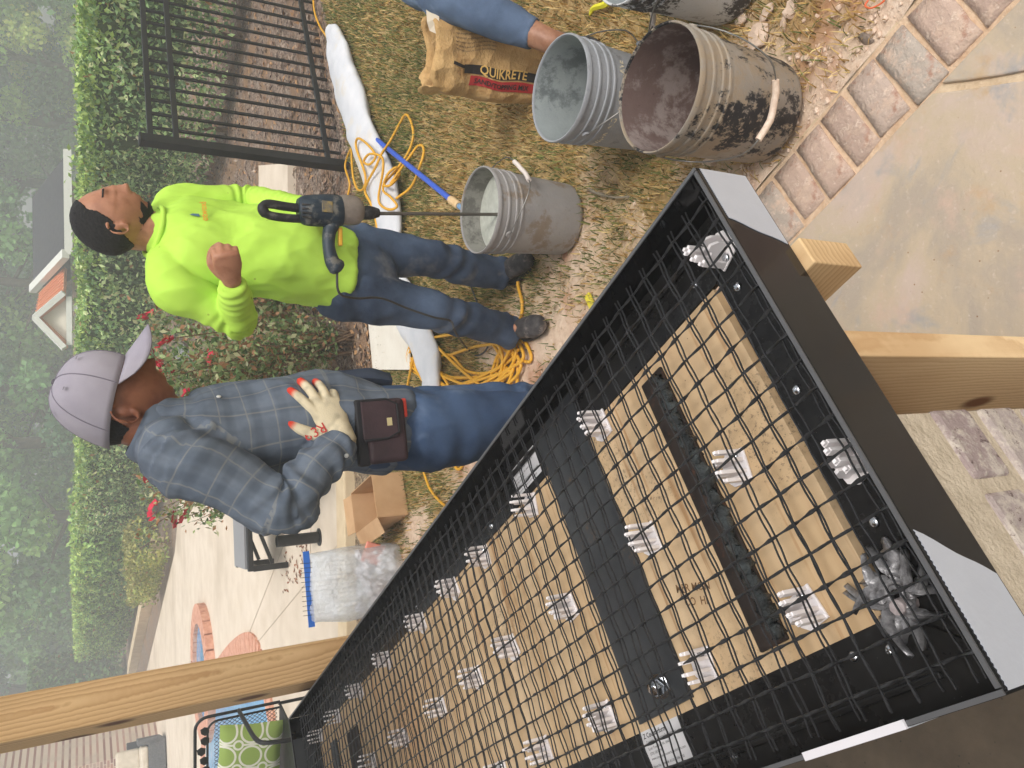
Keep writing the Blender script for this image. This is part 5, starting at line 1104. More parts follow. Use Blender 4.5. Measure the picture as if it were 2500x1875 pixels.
# rib collar, shirt print
cm = Matrix.Translation(V3(nek) * 0.98 + V3(hed) * 0.02) @ Matrix.Rotation(R(18), 4, Vector((-FT[1], FT[0], 0)).normalized())
MB().tube([cm @ Vector((0.083 * math.cos(a), 0.079 * math.sin(a), 0.0)) for a in np.linspace(0, 2 * math.pi, 30, endpoint=False)], 0.009, 8, closed=True).build('collar', M_HV, pe, smooth=60)
def decal(parent, me, mat, target_pos, nrm, up, name):
    z = Vector(nrm).normalized(); y = (Vector(up) - z * z.dot(Vector(up))).normalized(); x = y.cross(z); o = add(name, me, mat, parent); o.matrix_basis = Matrix.Translation(target_pos) @ Matrix((x, y, z)).transposed().to_4x4(); return o
def ray_to(obj, px_, py_):
    """first hit of the camera ray through a photo pixel on a mesh object built in world coordinates"""
    d = _ray(px_, py_).normalized(); ok, loc, nr, _ = obj.ray_cast(Vector((0, 0, CH)), d); return (loc, nr) if ok else (None, None)
bpy.context.view_layer.update()
for txt, px_, py_, sz, mt in (('otwoxi', 508, 541, 0.030, plain('print_orange', S(226, 150, 40), 0.7)),):
    l_, n_ = ray_to(SHIRT, px_, py_)
    if l_: decal(pe, text_mesh(txt, sz, True), mt, l_ + n_ * 0.004, (n_ + Vector((0, 0, 0.0))), (0, 0, 1), 'shirt_lettering')
l_, n_ = ray_to(SHIRT, 475, 528)
if l_: decal(pe, MB().addv([(-0.006, -0.016, 0), (0.012, -0.014, 0), (0.010, 0.006, 0), (0.0, 0.016, 0)], [(0, 1, 2, 3)]).mesh('logo'), plain('print_blue', S(88, 128, 150), 0.7), l_ + n_ * 0.004, n_, (0, 0, 1), 'shirt_logo')
# jeans
M_DEN = denim_mat('dark_denim', S(32, 40, 56), S(78, 92, 114), S(124, 124, 126))
def fold_j(V, li, s_, ang):
    q_ = nzv(V, (8, 8, 6), 5); f = 0.008 * (1 - 2 * np.abs(q_)) + 0.005 * nzv(V, (20, 20, 15), 1)
    leg = li > 0; k = np.sin(s_ * 62 + 2.2 * np.sin(ang + s_ * 9)); f = np.where(leg, f + k * (0.010 * np.exp(-((s_ - 0.78) / 0.07) ** 2) + 0.005 * np.exp(-((s_ - 0.44) / 0.08) ** 2) + 0.005 * np.exp(-((s_ - 0.08) / 0.07) ** 2)), f); return f
garment('jeans', [pelv, lgR, lgL], M_DEN, pe, 0.007, 2, fold_j)
shoe(pe, anR, toR); shoe(pe, anL, toL)
# hair: shell over the scalp, short beard
def shell(parent, name, HMx, mask, off, mat, amp=0.0012):
    V, Fc = head_geo(220, 170); keep = [f for f in Fc if all(mask(V[i]) for i in f)]
    ids = sorted({i for f in keep for i in f}); mp = {i: k for k, i in enumerate(ids)}; P = []
    for i in ids:
        p = V[i]; d = Vector(p).normalized(); P.append(Vector(p) + d * (off + amp * mnoise.noise(Vector(p) * 150)))
    o = MB().addv([tuple(HMx @ p) for p in P], [tuple(mp[i] for i in f) for f in keep]).build(name, mat, parent, smooth=80); sd_ = o.modifiers.new('s', 'SOLIDIFY'); sd_.thickness = off * 1.6; sd_.offset = -1; return o
def hairline(p):
    x, y, z = p; ay_ = abs(y)
    zs = (-0.058, -0.03, -0.008, 0.008, 0.03, 0.055, 0.075, 0.095, 0.125); xs = (-0.05, -0.032, -0.004, 0.012, 0.022, 0.034, 0.044, 0.046, 0.05)
    if z < zs[0]: return False
    return x < float(np.interp(z, zs, xs)) - 0.014 * math.exp(-((ay_ - 0.052) / 0.014) ** 2) * math.exp(-((z - 0.07) / 0.02) ** 2) + 0.004 * mnoise.noise(Vector((0, y, z)) * 70) - 0.10 * max(0, 0.012 - z) * (ay_ < 0.06)
    if z > 0.090: return x < 0.045
    if z > 0.055: return x < 0.052 - 0.10 * max(0, 0.03 - ay_) * 0 - (0.012 if ay_ > 0.045 else 0)
    if z > 0.0: return x < 0.020 + 0.25 * (z - 0.02) * (ay_ > 0.03)
    if z > -0.055: return x < -0.018 - 0.35 * (0.0 - z)
    return False
shell(pe, 'hair', HM, hairline, 0.0055, M_HAIR)
shell(pe, 'beard', HM, lambda p: p[2] < -0.070 - 0.02 * nz(p, 60) and p[0] > -0.012 and (abs(p[1]) > 0.026 or p[2] < -0.090), 0.0024, M_HAIR)
shell(pe, 'eyebrow', HM, lambda p: p[0] > 0.055 and 0.036 < p[2] < 0.043 and 0.014 < abs(p[1]) < 0.05, 0.0016, M_HAIR)
M_EYE = plain('eye_white', S(220, 214, 206), 0.2); M_IRIS = plain('iris', (0.012, 0.008, 0.006, 1), 0.15)
def eyes(parent, HMx):
    for s_ in (-1, 1):
        c = Vector((0.0755, 0.031 * s_, 0.019)); bm = bmesh.new(); bmesh.ops.create_uvsphere(bm, u_segments=16, v_segments=10, radius=0.0105); me = bpy.data.meshes.new('eye'); bm.to_mesh(me); bm.free(); me.transform(HMx @ Matrix.Translation(c) @ Matrix.Diagonal((1, 1.15, 0.62, 1))); o = add('eye', me, M_EYE, parent)
        bm = bmesh.new(); bmesh.ops.create_uvsphere(bm, u_segments=12, v_segments=8, radius=0.0055); me = bpy.data.meshes.new('iris'); bm.to_mesh(me); bm.free(); me.transform(HMx @ Matrix.Translation(c + Vector((0.0068, 0, -0.0005))) @ Matrix.Diagonal((0.8, 1, 0.9, 1))); add('iris', me, M_IRIS, o)
eyes(pe, HM)
settle(pe)

# ------------------------------------------------ man in the plaid shirt
pd = empty('person', (-0.08, 2.05, 0)); tag(pd, 'person in blue grey plaid shirt and grey cap, gloved hand on hip', 'person')
YP = 2.06; FT2 = vn((0.98, 0.1, 0)); RT2 = np.array([FT2[1], -FT2[0], 0])
nek2, hed2 = GY(352, 1040, YP), GY(300, 985, YP)
hed2 = GY(295, 982, YP)
cst2, bel2, wai2, pel2 = GY(560, 1062, YP), GY(760, 1045, YP), GY(880, 1045, YP), GY(975, 1048, YP)
sR2, eR2, wR2 = GY(448, 1120, 1.90), GY(688, 1238, 1.83), GY(835, 1068, 1.88)
sL2, eL2, wL2 = GY(430, 1040, 2.24), GY(660, 1120, 2.32), GY(800, 1010, 2.24)
tor2 = Loft([V3(nek2) + np.array([0, 0, -0.045]), V3(nek2) * 0.5 + V3(cst2) * 0.5 - FT2 * 0.010, V3(cst2), V3(bel2) + FT2 * 0.012, V3(wai2) + FT2 * 0.006, V3(GY(955, 1048, YP))], [(0.085, 0.062), (0.175, 0.102), (0.18, 0.122), (0.17, 0.128), (0.165, 0.122), (0.172, 0.118)], FT2, k=6, n=32, caps=('round', 'flat'), kind='torso')
aR2 = Loft([V3(nek2) * 0.45 + V3(sR2) * 0.55, V3(sR2), V3(sR2) * 0.5 + V3(eR2) * 0.5, V3(eR2), V3(eR2) * 0.55 + V3(wR2) * 0.45, V3(wR2)], [0.062, 0.074, 0.064, 0.060, 0.050, 0.041], FT2, k=7, caps=('round', 'flat'), kind='arm')
aL2 = Loft([V3(nek2) * 0.45 + V3(sL2) * 0.55, V3(sL2), V3(sL2) * 0.5 + V3(eL2) * 0.5, V3(eL2), V3(wL2)], [0.062, 0.074, 0.062, 0.056, 0.04], FT2, k=7, caps=('round', 'flat'), kind='arm')
HM2 = frame(hed2, (0.985, -0.17, 0), R(22), R(0))
nk2 = Loft([V3(nek2) + np.array([0, 0, -0.07]), V3(nek2) * 0.62 + V3(hed2) * 0.38 - FT2 * 0.008, V3(HM2 @ Vector((-0.02, 0, -0.03)))], [(0.072, 0.07), (0.06, 0.064), (0.058, 0.066)], FT2)
pv2 = Loft([V3(GY(900, 1047, YP)), V3(pel2), V3(GY(1050, 1055, YP))], [(0.158, 0.112), (0.165, 0.115), (0.15, 0.11)], FT2, n=28)
px2 = Vector((pel2.x, pel2.y, 0)); hp = [Vector((pel2.x, pel2.y - 0.085, pel2.z - 0.06)), Vector((pel2.x, pel2.y + 0.09, pel2.z - 0.06))]
kn2 = [Vector((pel2.x + 0.02, hp[0].y - 0.01, 0.46)), Vector((pel2.x + 0.05, hp[1].y, 0.46))]; an2 = [Vector((pel2.x - 0.01, hp[0].y - 0.02, 0.095)), Vector((pel2.x + 0.04, hp[1].y + 0.02, 0.095))]; to2 = [a + Vector((0.2, -0.03, -0.07)) for a in an2]
lg2 = [leg_loft(hp[i], kn2[i], an2[i], FT2) for i in range(2)]
SK_P = skin_mat('skin_brown', S(138, 88, 64), S(120, 72, 52))
gd = V3(GY(790, 985, 1.90)) - V3(wR2); open_ = [(0.12, 0.25, 0.2), (0.15, 0.3, 0.25), (0.22, 0.4, 0.3), (0.5, 0.7, 0.4)]
gargs = (V3(wR2) + vn(gd) * 0.0, gd, (0.3, 0, 1), (0.1, -1, 0.1), open_, (0.24, 0.02, -0.2, -0.42), [(0.005, 0.024, -0.004), (0.035, 0.052, -0.008), (0.062, 0.074, -0.012), (0.086, 0.088, -0.016)])
hR2, tp2 = mk_hand(*gargs, 0.0, 1.10); gl2, _ = mk_hand(*gargs, 0.0022, 1.11)
hL2, _ = mk_hand(V3(wL2), (0.4, -0.5, -0.3), (0.3, 0, 1), (0.2, 1, 0), open_, (0.1, 0, -0.1, -0.2), [(0.005, 0.024, -0.004), (0.04, 0.05, -0.01), (0.07, 0.066, -0.02), (0.09, 0.07, -0.03)])
ft2 = [Loft([V3(a) + np.array([0, 0, 0.03]), V3(a) * 0.5 + V3(t) * 0.5, V3(t) + np.array([0, 0, 0.02])], [0.022, 0.018, 0.012], (0, 0, 1)) for a, t in zip(an2, to2)]
hvb, hfb = head_geo(jaw=0.8)
person_body(pd, (hvb, hfb), (ear_geo(-1), ear_geo(1)), HM2, [tor2, aR2, aL2, pv2] + lg2, [nk2] + hR2 + hL2 + ft2, SK_P)
n = N('plaid_cotton', 0.85, 0.2); pc_ = n.n('Attribute', attribute_name='PC').outputs['Vector']; sx = n.n('SeparateXYZ', {0: pc_}); v = n.co()
wob = n.math('MULTIPLY', n.math('SUBTRACT', n.noise(6, 3, 0.5, v), 0.5), 0.02)
def line(u, per, w, off=0.0):
    f = n.math('FRACT', n.math('ADD', n.math('MULTIPLY', n.math('ADD', u, wob), 1 / per), off)); return n.step(n.math('ABSOLUTE', n.math('SUBTRACT', f, 0.5)), w * 1.6, w * 0.6)
base = n.ramp(n.noise(9, 5, 0.6, v), [(0.3, S(88, 97, 110)), (0.7, S(114, 123, 136))])
band = n.math('ADD', line(sx.outputs[0], 0.058, 0.16, 0.5), line(sx.outputs[1], 0.066, 0.16, 0.5)); base = n.mix(n.math('MULTIPLY', band, 0.32), base, S(74, 82, 94))
ok_ = n.math('LESS_THAN', n.math('ABSOLUTE', n.math('SUBTRACT', sx.outputs[2], n.math('ROUND', sx.outputs[2]))), 0.01); ln = n.math('MULTIPLY', ok_, n.math('MAXIMUM', line(sx.outputs[0], 0.062, 0.026), line(sx.outputs[1], 0.070, 0.024))); base = n.mix(n.math('MULTIPLY', ln, 0.2), base, S(180, 172, 150)); n.color(base); n.bump(n.noise(420, 2, 0.6, v), 0.2, 0.001); M_PLD = n.m
def fold_p(V, li, s_, ang):
    q_ = nzv(V, (6, 6, 4), 13); f = 0.012 * (1 - 2 * np.abs(q_)) + 0.007 * nzv(V, (15, 15, 9), 2) + 0.003 * nzv(V, (38, 38, 24), 6)
    wr = np.sin(s_ * 95 + 2.2 * np.sin(ang * 2 + s_ * 22)) * (np.exp(-((s_ - 0.36) / 0.07) ** 2) * 0.0095 + np.exp(-((s_ - 0.5) / 0.05) ** 2) * 0.006 + np.exp(-((s_ - 0.08) / 0.05) ** 2) * 0.006)
    f = np.where(li > 0, f + wr, f + 0.009 * np.sin(ang * 5 + 14 * s_ + 1.5 * np.sin(ang * 2)) * np.clip((s_ - 0.22) * 4, 0, 1)); return f
SH2 = garment('shirt', [tor2, aR2, aL2], M_PLD, pd, 0.0065, 2, fold_p, plaid=True)
# collar: stand and turned down leaf
ca_ = V3(nek2) * 1.06 - V3(hed2) * 0.06 + np.array([-0.005, 0, -0.012]); cmx = Matrix.Translation(ca_) @ Matrix((Vector(FT2), Vector((-FT2[1], FT2[0], 0)), Vector((0, 0, 1)))).transposed().to_4x4() @ Matrix.Rotation(R(24), 4, 'Y')
cv = []; cf = []; NC = 40
for i in range(NC + 1):
    a = R(34) + (2 * math.pi - R(68)) * i / NC; fall = 0.052 + 0.022 * abs(math.cos(a * 0.5 - math.pi / 2)) ** 0.3 * (1 if 3 < i < NC - 3 else 1.5)
    for r_, z_ in ((0.072, -0.03), (0.070, 0.018), (0.0745, 0.030), (0.082, 0.020), (0.097 + 0.006 * math.sin(a * 3), 0.028 - fall)): cv.append(tuple(cmx @ Vector((r_ * math.cos(a), r_ * math.sin(a) * 0.98, z_))))
for i in range(NC):
    for k in range(4): cf.append((i * 5 + k, i * 5 + k + 1, (i + 1) * 5 + k + 1, (i + 1) * 5 + k))
o = MB().addv(cv, cf).build('collar', plain('collar_blue', S(92, 102, 116), 0.85), pd, smooth=70); o.modifiers.new('s', 'SOLIDIFY').thickness = 0.0025
bpy.context.view_layer.update()
M_BUT = plain('button_white', S(220, 218, 214), 0.35); but = MB().lathe([(0.0001, 0.0022), (0.004, 0.0022), (0.0055, 0.0012), (0.0055, -0.001)], 16).mesh('button', 40)
for px_, py_ in ((534, 970), (857, 1058), (845, 1112)):
    l_, n_ = ray_to(SH2, px_, py_)
    if l_: decal(pd, but, M_BUT, l_ + n_ * 0.002, n_, (0, 0, 1), 'button')
# front placket edge hanging open beyond the belly
pk_ = []
for x_, y_ in ((470, 985), (520, 948), (600, 940), (700, 925), (800, 908), (900, 906), (955, 912)): q = GY(x_, y_, YP + 0.03); pk_.append(q)
pk_ = [Vector(p) for p in crom(pk_, 5)]; pv_ = MB(); vs = []
for i, q in enumerate(pk_): vs += [q + Vector((-0.055, 0.015, 0)), q + Vector((-0.02, -0.01, 0)), q + Vector((0.004 + 0.004 * math.sin(i * 0.8), 0.012, 0))]
pv_.addv(vs, [(i * 3 + k, i * 3 + k + 1, i * 3 + 4 + k, i * 3 + 3 + k) for i in range(len(pk_) - 1) for k in range(2)])
o = pv_.build('placket', plain('placket_navy', S(56, 66, 84), 0.85), pd, smooth=60); o.modifiers.new('s', 'SOLIDIFY').thickness = 0.003
# glove
V, Q = vox([l.mesh() for l in gl2] + [Loft([V3(wR2) - vn(gd) * 0.02, V3(wR2) + vn(gd) * 0.02], [0.031, 0.034], (0, -1, 0), caps=('flat', 'round')).mesh()], 0.004, 1)
dt = np.min(np.linalg.norm(V[:, None] - np.array(tp2)[None], axis=2), axis=1); red = np.clip((0.026 - dt) * 90, 0, 1); Nn = vnormals(V, Q); red = np.maximum(red, np.clip((Nn @ np.array([-0.1, 1, -0.1]) - 0.25) * 4, 0, 1))
cA, cB = np.array(S(214, 200, 170)[:3]), np.array(S(206, 66, 50)[:3]); dirt = np.clip(nzv(V, (60, 60, 60)) * 0.8, 0, 0.5); colr = (cA * (1 - dirt[:, None] * 0.6)) * (1 - red[:, None]) + cB * red[:, None]
n = N('knit_glove', 0.9, 0.2); n.color(n.n('Attribute', attribute_name='Col').outputs['Color']); n.bump(n.noise(340, 3, 0.6, n.co()), 0.5, 0.002)
gv = add('glove', mesh_np('glove', V, Q, smooth=True, col=np.c_[colr, np.ones(len(V))]), n.m, pd)
bpy.context.view_layer.update()
l_, n_ = ray_to(gv, 790, 1030)
if l_: decal(gv, text_mesh('R89', 0.036), plain('glove_print', S(190, 52, 48), 0.8), l_ + n_ * 0.0018, n_, vn(gd) * -1 + np.array([0, 0, 0]), 'lettering').parent = gv
garment('jeans', [pv2] + lg2, denim_mat('mid_denim', S(40, 54, 78), S(64, 82, 110), S(98, 114, 138)), pd, 0.008, 2, fold_j)
for i in range(2): shoe(pd, an2[i], to2[i])
# cap
cg = MB(); NU, NV = 48, 14; capm = HM2
for j in range(NV + 1):
    t = j / NV; ph = math.pi / 2 * t
    for i in range(NU):
        th = 2 * math.pi * i / NU; cx = math.cos(th); sy = math.sin(th); rx = 0.112 if cx > 0 else 0.110; low = 0.034 - (0.052 * (0.5 - 0.5 * cx) ** 2.0)
        z = low + (0.146 - low) * math.sin(ph) ** 0.95; r = math.cos(ph) ** 0.74
        seam = 0.0016 * (abs(((th / (2 * math.pi) * 6) % 1) - 0.5) < 0.04)
        k_ = 1 + 0.012 * mnoise.noise(Vector((cx * 3, sy * 3, z * 20))); cg.v.append(tuple(capm @ Vector((cx * rx * r * k_ - 0.004 - seam * cx, sy * 0.092 * r * k_ - seam * sy, z))))
for j in range(NV):
    for i in range(NU): cg.f.append((j * NU + i, j * NU + (i + 1) % NU, (j + 1) * NU + (i + 1) % NU, (j + 1) * NU + i))
M_CAP = mnoise_mat('grey_twill', S(150, 144, 156), S(170, 164, 174), 5, 0.85, 0.2, 400, 0.0015)
co = cg.build('cap', M_CAP, pd, smooth=70); co.modifiers.new('s', 'SOLIDIFY').thickness = 0.003
bm_ = MB(); vs = []
for i in range(25):
    a = R(-62) + R(124) * i / 24
    for k in range(6):
        t = k / 5; x0, y0 = 0.108 * math.cos(a), 0.092 * math.sin(a); kx = max(0.0, math.cos(a / R(62) * math.pi / 2)) ** 0.6; x1 = x0 + 0.090 * kx; y1 = y0 * (1 + 0.10 * kx)
        x, y = x0 + (x1 - x0) * t, y0 + (y1 - y0) * t; vs.append(tuple(capm @ Vector((x, y, 0.033 - 0.052 * (0.5 - 0.5 * math.cos(a)) ** 2 - (0.016 + 0.078 * (y / 0.09) ** 2) * t * kx))))
bm_.addv(vs, [(i * 6 + k, i * 6 + k + 1, (i + 1) * 6 + k + 1, (i + 1) * 6 + k) for i in range(24) for k in range(5)])
bo = bm_.build('brim', M_CAP, co, smooth=70); bo.modifiers.new('s', 'SOLIDIFY').thickness = 0.004
MB().lathe([(0.0001, 0.005), (0.005, 0.0045), (0.008, 0.001), (0.008, -0.003)], 14, capm @ Matrix.Translation((-0.004, 0, 0.146))).build('button', plain('cap_button', S(92, 88, 96), 0.8), co, smooth=50)
for i in range(6):
    th = 2 * math.pi * i / 6 + 0.001; cx = math.cos(th); sy = math.sin(th); rx = 0.112 if cx > 0 else 0.110; low = 0.034 - (0.052 * (0.5 - 0.5 * cx) ** 2.0)
    MB().tube([capm @ Vector((cx * rx * math.cos(q_) ** 0.74 * 1.004 - 0.004, sy * 0.092 * math.cos(q_) ** 0.74 * 1.004, low + (0.1462 - low) * math.sin(q_) ** 0.95)) for q_ in np.linspace(0.02, 1.53, 16)], 0.0014, 5).build('seam', plain('cap_seam', S(128, 122, 134), 0.85), co)
for i in range(6):
    th = 2 * math.pi * (i + 0.5) / 6; ph = 0.95; cx, sy = math.cos(th), math.sin(th); r = math.cos(ph) ** 0.62; rx = 0.112 if cx > 0 else 0.110
    MB().lathe([(0.002, 0.0005), (0.0034, 0.0016), (0.0046, 0.0)], 10, capm @ Matrix.Translation((cx * rx * r * 1.01, sy * 0.093 * r * 1.01, 0.036 + 0.11 * math.sin(ph)))).build('eyelet', plain('eyelet_grey', S(110, 106, 112), 0.7), co)
shell(pd, 'hair', HM2, lambda p: (p[2] < 0.02 and p[0] < -0.03 - 0.3 * max(0, -p[2]) and p[2] > -0.07), 0.0025, M_HAIR)
eyes(pd, HM2)
# belt pouch is a thing of its own
settle(pd)
po = empty('belt_pouch', GY(940, 1052, 1.885)); tag(po, 'dark brown belt pouch with a flap hanging at the hip of the man in plaid', 'pouch')
ang_ = math.atan2(FT2[1], FT2[0]); po.rotation_euler = (R(-4), R(-3), ang_); M_POU = mnoise_mat('pouch_nylon', S(44, 30, 34), S(60, 42, 46), 14, 0.7, 0.3, 200, 0.002); M_TRIM = plain('pouch_trim', S(24, 22, 26), 0.7)
MB().box((0, 0, 0), (0.165, 0.045, 0.105)).build('bag', M_POU, po, bevel=0.014, seg=4); MB().box((0.030, -0.0255, 0.018), (0.098, 0.006, 0.092)).build('flap', M_POU, po, bevel=0.003)
MB().tube([(0.080, -0.027, 0.062), (0.080, -0.027, -0.002), (0.066, -0.028, -0.030), (-0.006, -0.028, -0.030), (-0.020, -0.027, 0.0), (-0.020, -0.027, 0.062)], 0.0035, 6).build('trim', M_TRIM, po)
MB().box((0.022, -0.0295, -0.006), (0.020, 0.002, 0.013)).build('tag', plain('pouch_tag', S(190, 176, 130), 0.5), po); MB().box((0.055, 0.004, -0.056), (0.05, 0.03, 0.012)).build('lining', plain('pouch_red', S(196, 60, 44), 0.8), po, bevel=0.004)
MB().box((0, 0.0, 0.062), (0.17, 0.03, 0.03)).build('belt_loop', M_TRIM, po, bevel=0.006)

# ------------------------------------------------ third person, only a lower leg in frame
p3 = empty('person', (1.36, 2.45, 0)); tag(p3, 'person in faded jeans cropped by the frame, one lower leg beside the cement bag', 'person')
an3 = [G(1368, 108, 0.10), Vector((2.35, 2.6, 0.1))]; kn3 = [GY(1050, -20, 2.62), Vector((2.3, 2.75, 0.52))]; hp3 = [Vector((2.02, 3.0, 0.90)), Vector((2.20, 3.02, 0.90))]; to3 = [an3[0] + Vector((-0.10, -0.17, -0.08)), an3[1] + Vector((-0.1, -0.18, -0.08))]
FT3 = vn((-0.4, -0.9, 0))
lg3 = [Loft([V3(hp3[i]), V3(hp3[i]) * 0.6 + V3(kn3[i]) * 0.4, V3(kn3[i]), V3(kn3[i]) * 0.5 + V3(an3[i]) * 0.5, V3(an3[i]) * 0.80 + V3(kn3[i]) * 0.20], [0.095, 0.088, 0.074, 0.068, 0.056], FT3, k=7, n=24, caps=('round', 'flat'), kind='leg') for i in range(2)]
pv3 = Loft([V3((hp3[0] + hp3[1]) / 2) + np.array([0.02, 0.03, 0.1]), V3((hp3[0] + hp3[1]) / 2) + np.array([0, 0, 0.0])], [(0.16, 0.12), (0.165, 0.12)], FT3)
t3 = Loft([V3((hp3[0] + hp3[1]) / 2) + np.array([0.02, 0.03, 0.06]), (2.14, 3.0, 1.2), (2.10, 2.9, 1.42), (2.09, 2.88, 1.52)], [(0.165, 0.12), (0.18, 0.125), (0.17, 0.11), (0.07, 0.07)], FT3, kind='torso')
ar3 = [Loft([(2.09 + s_ * 0.1, 2.9 - s_ * 0.05, 1.44), (2.11 + s_ * 0.18, 2.92 - s_ * 0.08, 1.40), (2.15 + s_ * 0.22, 2.95 - s_ * 0.08, 1.14), (2.14 + s_ * 0.22, 2.84 - s_ * 0.08, 0.92)], [0.06, 0.068, 0.054, 0.04], FT3, kind='arm') for s_ in (-1, 1)]
sk3 = [Loft([V3(an3[i]) * 0.7 + V3(kn3[i]) * 0.3, V3(an3[i]) + np.array([0, 0, 0.03]), V3(an3[i]) + np.array([0, 0, -0.04])], [0.05, 0.042, 0.040], FT3) for i in range(2)]
h3 = head_geo(); HM3 = frame(Vector((2.05, 2.82, 1.64)), tuple(FT3), R(20)); ha3 = []
for s_ in (-1, 1): ha3 += mk_hand(np.array([2.14 + s_ * 0.22, 2.84 - s_ * 0.08, 0.92]), (-0.2, -0.6, -0.7), (-0.3, -0.6, 0.5), (s_, -0.3 * s_, 0), [(0.3, 0.5, 0.4)] * 4, (0.06, 0, -0.05, -0.1), [(0.01, 0.026, -0.006), (0.04, 0.046, -0.02), (0.07, 0.055, -0.03), (0.09, 0.055, -0.04)])[0]
person_body(p3, h3, (ear_geo(-1), ear_geo(1)), HM3, [t3, pv3] + ar3 + lg3, sk3 + ha3 + [Loft([(2.09, 2.88, 1.48), (2.065, 2.84, 1.6)], [0.06, 0.06], FT3)], skin_mat('skin_olive', S(164, 118, 92), S(142, 98, 74)), 0.006)
garment('shirt', [t3] + ar3, plain('grey_shirt', S(120, 122, 128), 0.85), p3, 0.009, 2)
garment('jeans', [pv3] + lg3, denim_mat('faded_denim', S(52, 64, 84), S(84, 100, 124), S(128, 146, 170)), p3, 0.007, 2, fold_j)
for i in range(2): shoe(p3, an3[i], to3[i])
shell(p3, 'hair', HM3, hairline, 0.0055, M_HAIR); settle(p3)
# ================================================================ PROPS
# --- buckets
def bucket_mat(name, base, c2, smear, black=None, inner=False, seed=0.0, amt=0.5):
    n = N(name, 0.6, 0.4); v = n.co('Object', (1, 1, 1), (0, 0, 0), (seed, seed, 0))
    c = n.ramp(n.noise(5, 5, 0.65, v), [(0.3, base), (0.7, c2)])
    c = n.mix(n.step(n.noise(7, 6, 0.75, v), 0.62 - amt * 0.25, 0.72 - amt * 0.2), c, smear)
    if black is not None:
        c = n.mix(n.math('MULTIPLY', n.step(n.noise(6, 6, 0.8, n.co('Object', (1, 1, 0.7), (0, 0, 0), (seed + 3, 1, 0))), 0.50, 0.56), n.step(n.noise(40, 4, 0.7, v), 0.36, 0.46)), c, black)
    c = n.mix(n.math('MULTIPLY', n.step(n.noise(45, 4, 0.8, v), 0.60, 0.72), 0.5), c, tuple(k * 0.45 for k in base[:3]) + (1,))
    n.color(c); n.rough(n.ramp(n.noise(12, 4, 0.6, v), [(0.3, (0.42,) * 3 + (1,)), (0.7, (0.85,) * 3 + (1,))])); n.bump(n.noise(30, 5, 0.75, v), 0.5, 0.004); return n.m
M_WIRE = plain('bail_wire', S(128, 126, 122), 0.4, 0.7)
BH = 0.368
prof_o = [(0.0001, 0.004), (0.118, 0.004), (0.126, 0.0), (0.1315, 0.006), (0.134, 0.02), (0.1455, 0.262), (0.1475, 0.264), (0.1508, 0.266), (0.1508, 0.271), (0.1475, 0.273), (0.1475, 0.286), (0.1520, 0.288), (0.1520, 0.294), (0.1485, 0.296), (0.1490, 0.318), (0.1535, 0.320), (0.1535, 0.325), (0.1495, 0.327), (0.1505, 0.352), (0.1555, 0.354), (0.1560, 0.364), (0.1535, 0.368), (0.1505, 0.3675), (0.1485, 0.362)]
prof_i = [(0.1484, 0.3615), (0.1465, 0.30), (0.1430, 0.24), (0.1300, 0.02), (0.126, 0.010), (0.0001, 0.009)]
def bucket(label, c, m_out, m_in, bail=None, lean=(0, 0), fill=None, group=None, grip=None, gripm=None):
    e = empty('bucket', c); e.rotation_euler = (lean[0], lean[1], 0); tag(e, label, 'bucket', group)
    MB().lathe(prof_o, 56).build('wall', m_out, e, smooth=38); MB().lathe(prof_i, 56).build('inside', m_in, e, smooth=38)
    if fill: MB().lathe([(0.0001, fill[0] + 0.004), (0.05, fill[0] + 0.002), (0.10, fill[0]), (0.1302 + 0.0165 * (fill[0] / 0.34), fill[0] - 0.002)], 40).build('mortar', fill[1], e, smooth=60)
    if bail:
        a, out, drop = bail; ax = Vector((math.cos(a), math.sin(a), 0)); ov = Vector((-math.sin(a), math.cos(a), 0)) * (1 if out > 0 else -1); P = []
        for t in np.linspace(0, math.pi, 25):
            st = math.sin(t); P.append(ax * (0.157 * math.cos(t)) + ov * (0.172 * min(1, st * 1.35) ** 0.75 if drop > 0 else 0.02) * (1 if drop > 0 else st) + Vector((0, 0, 0.306 - drop * st ** 1.15)))
        wi = MB().tube(P, 0.0021, 6).build('bail', M_WIRE, e, smooth=60)
        for s_ in (-1, 1): MB().lathe([(0.0001, 0.006), (0.011, 0.006), (0.013, 0.0)], 12, Matrix.Translation(ax * (0.152 * s_) + Vector((0, 0, 0.306))) @ Matrix.Rotation(a if s_ > 0 else a + math.pi, 4, 'Z') @ Matrix.Rotation(R(90), 4, 'Y')).build('ear', m_out, e, smooth=50)
        mid = len(P) // 2; MB().tube([P[mid - 4].lerp(P[mid - 3], 0.5), P[mid - 2], P[mid - 1] + Vector((0, 0, 0.002)), P[mid], P[mid + 1] - Vector((0, 0, 0.002)), P[mid + 2], P[mid + 3].lerp(P[mid + 4], 0.5)], 0.0085, 10).build('grip', gripm or plain('grip_white', S(226, 214, 206), 0.5), wi, smooth=50)
    return e
MI = bucket_mat('bucket_inner_grey', S(166, 172, 170), S(144, 150, 150), S(112, 118, 118), None, seed=2)
B1 = bucket('large grey bucket caked in mortar with a black smeared side, on the brick edging', (0.722, 1.463, 0.012), bucket_mat('bucket_caked', S(134, 126, 116), S(158, 148, 136), S(150, 134, 114), S(34, 33, 36), seed=0.6, amt=0.7), bucket_mat('bucket_caked_inner', S(96, 76, 70), S(116, 96, 90), S(150, 136, 130), None, seed=5), bail=(R(-24), -1, 0.165), gripm=mnoise_mat('grip_caked', S(214, 188, 166), S(232, 212, 194), 60, 0.8, 0.3))
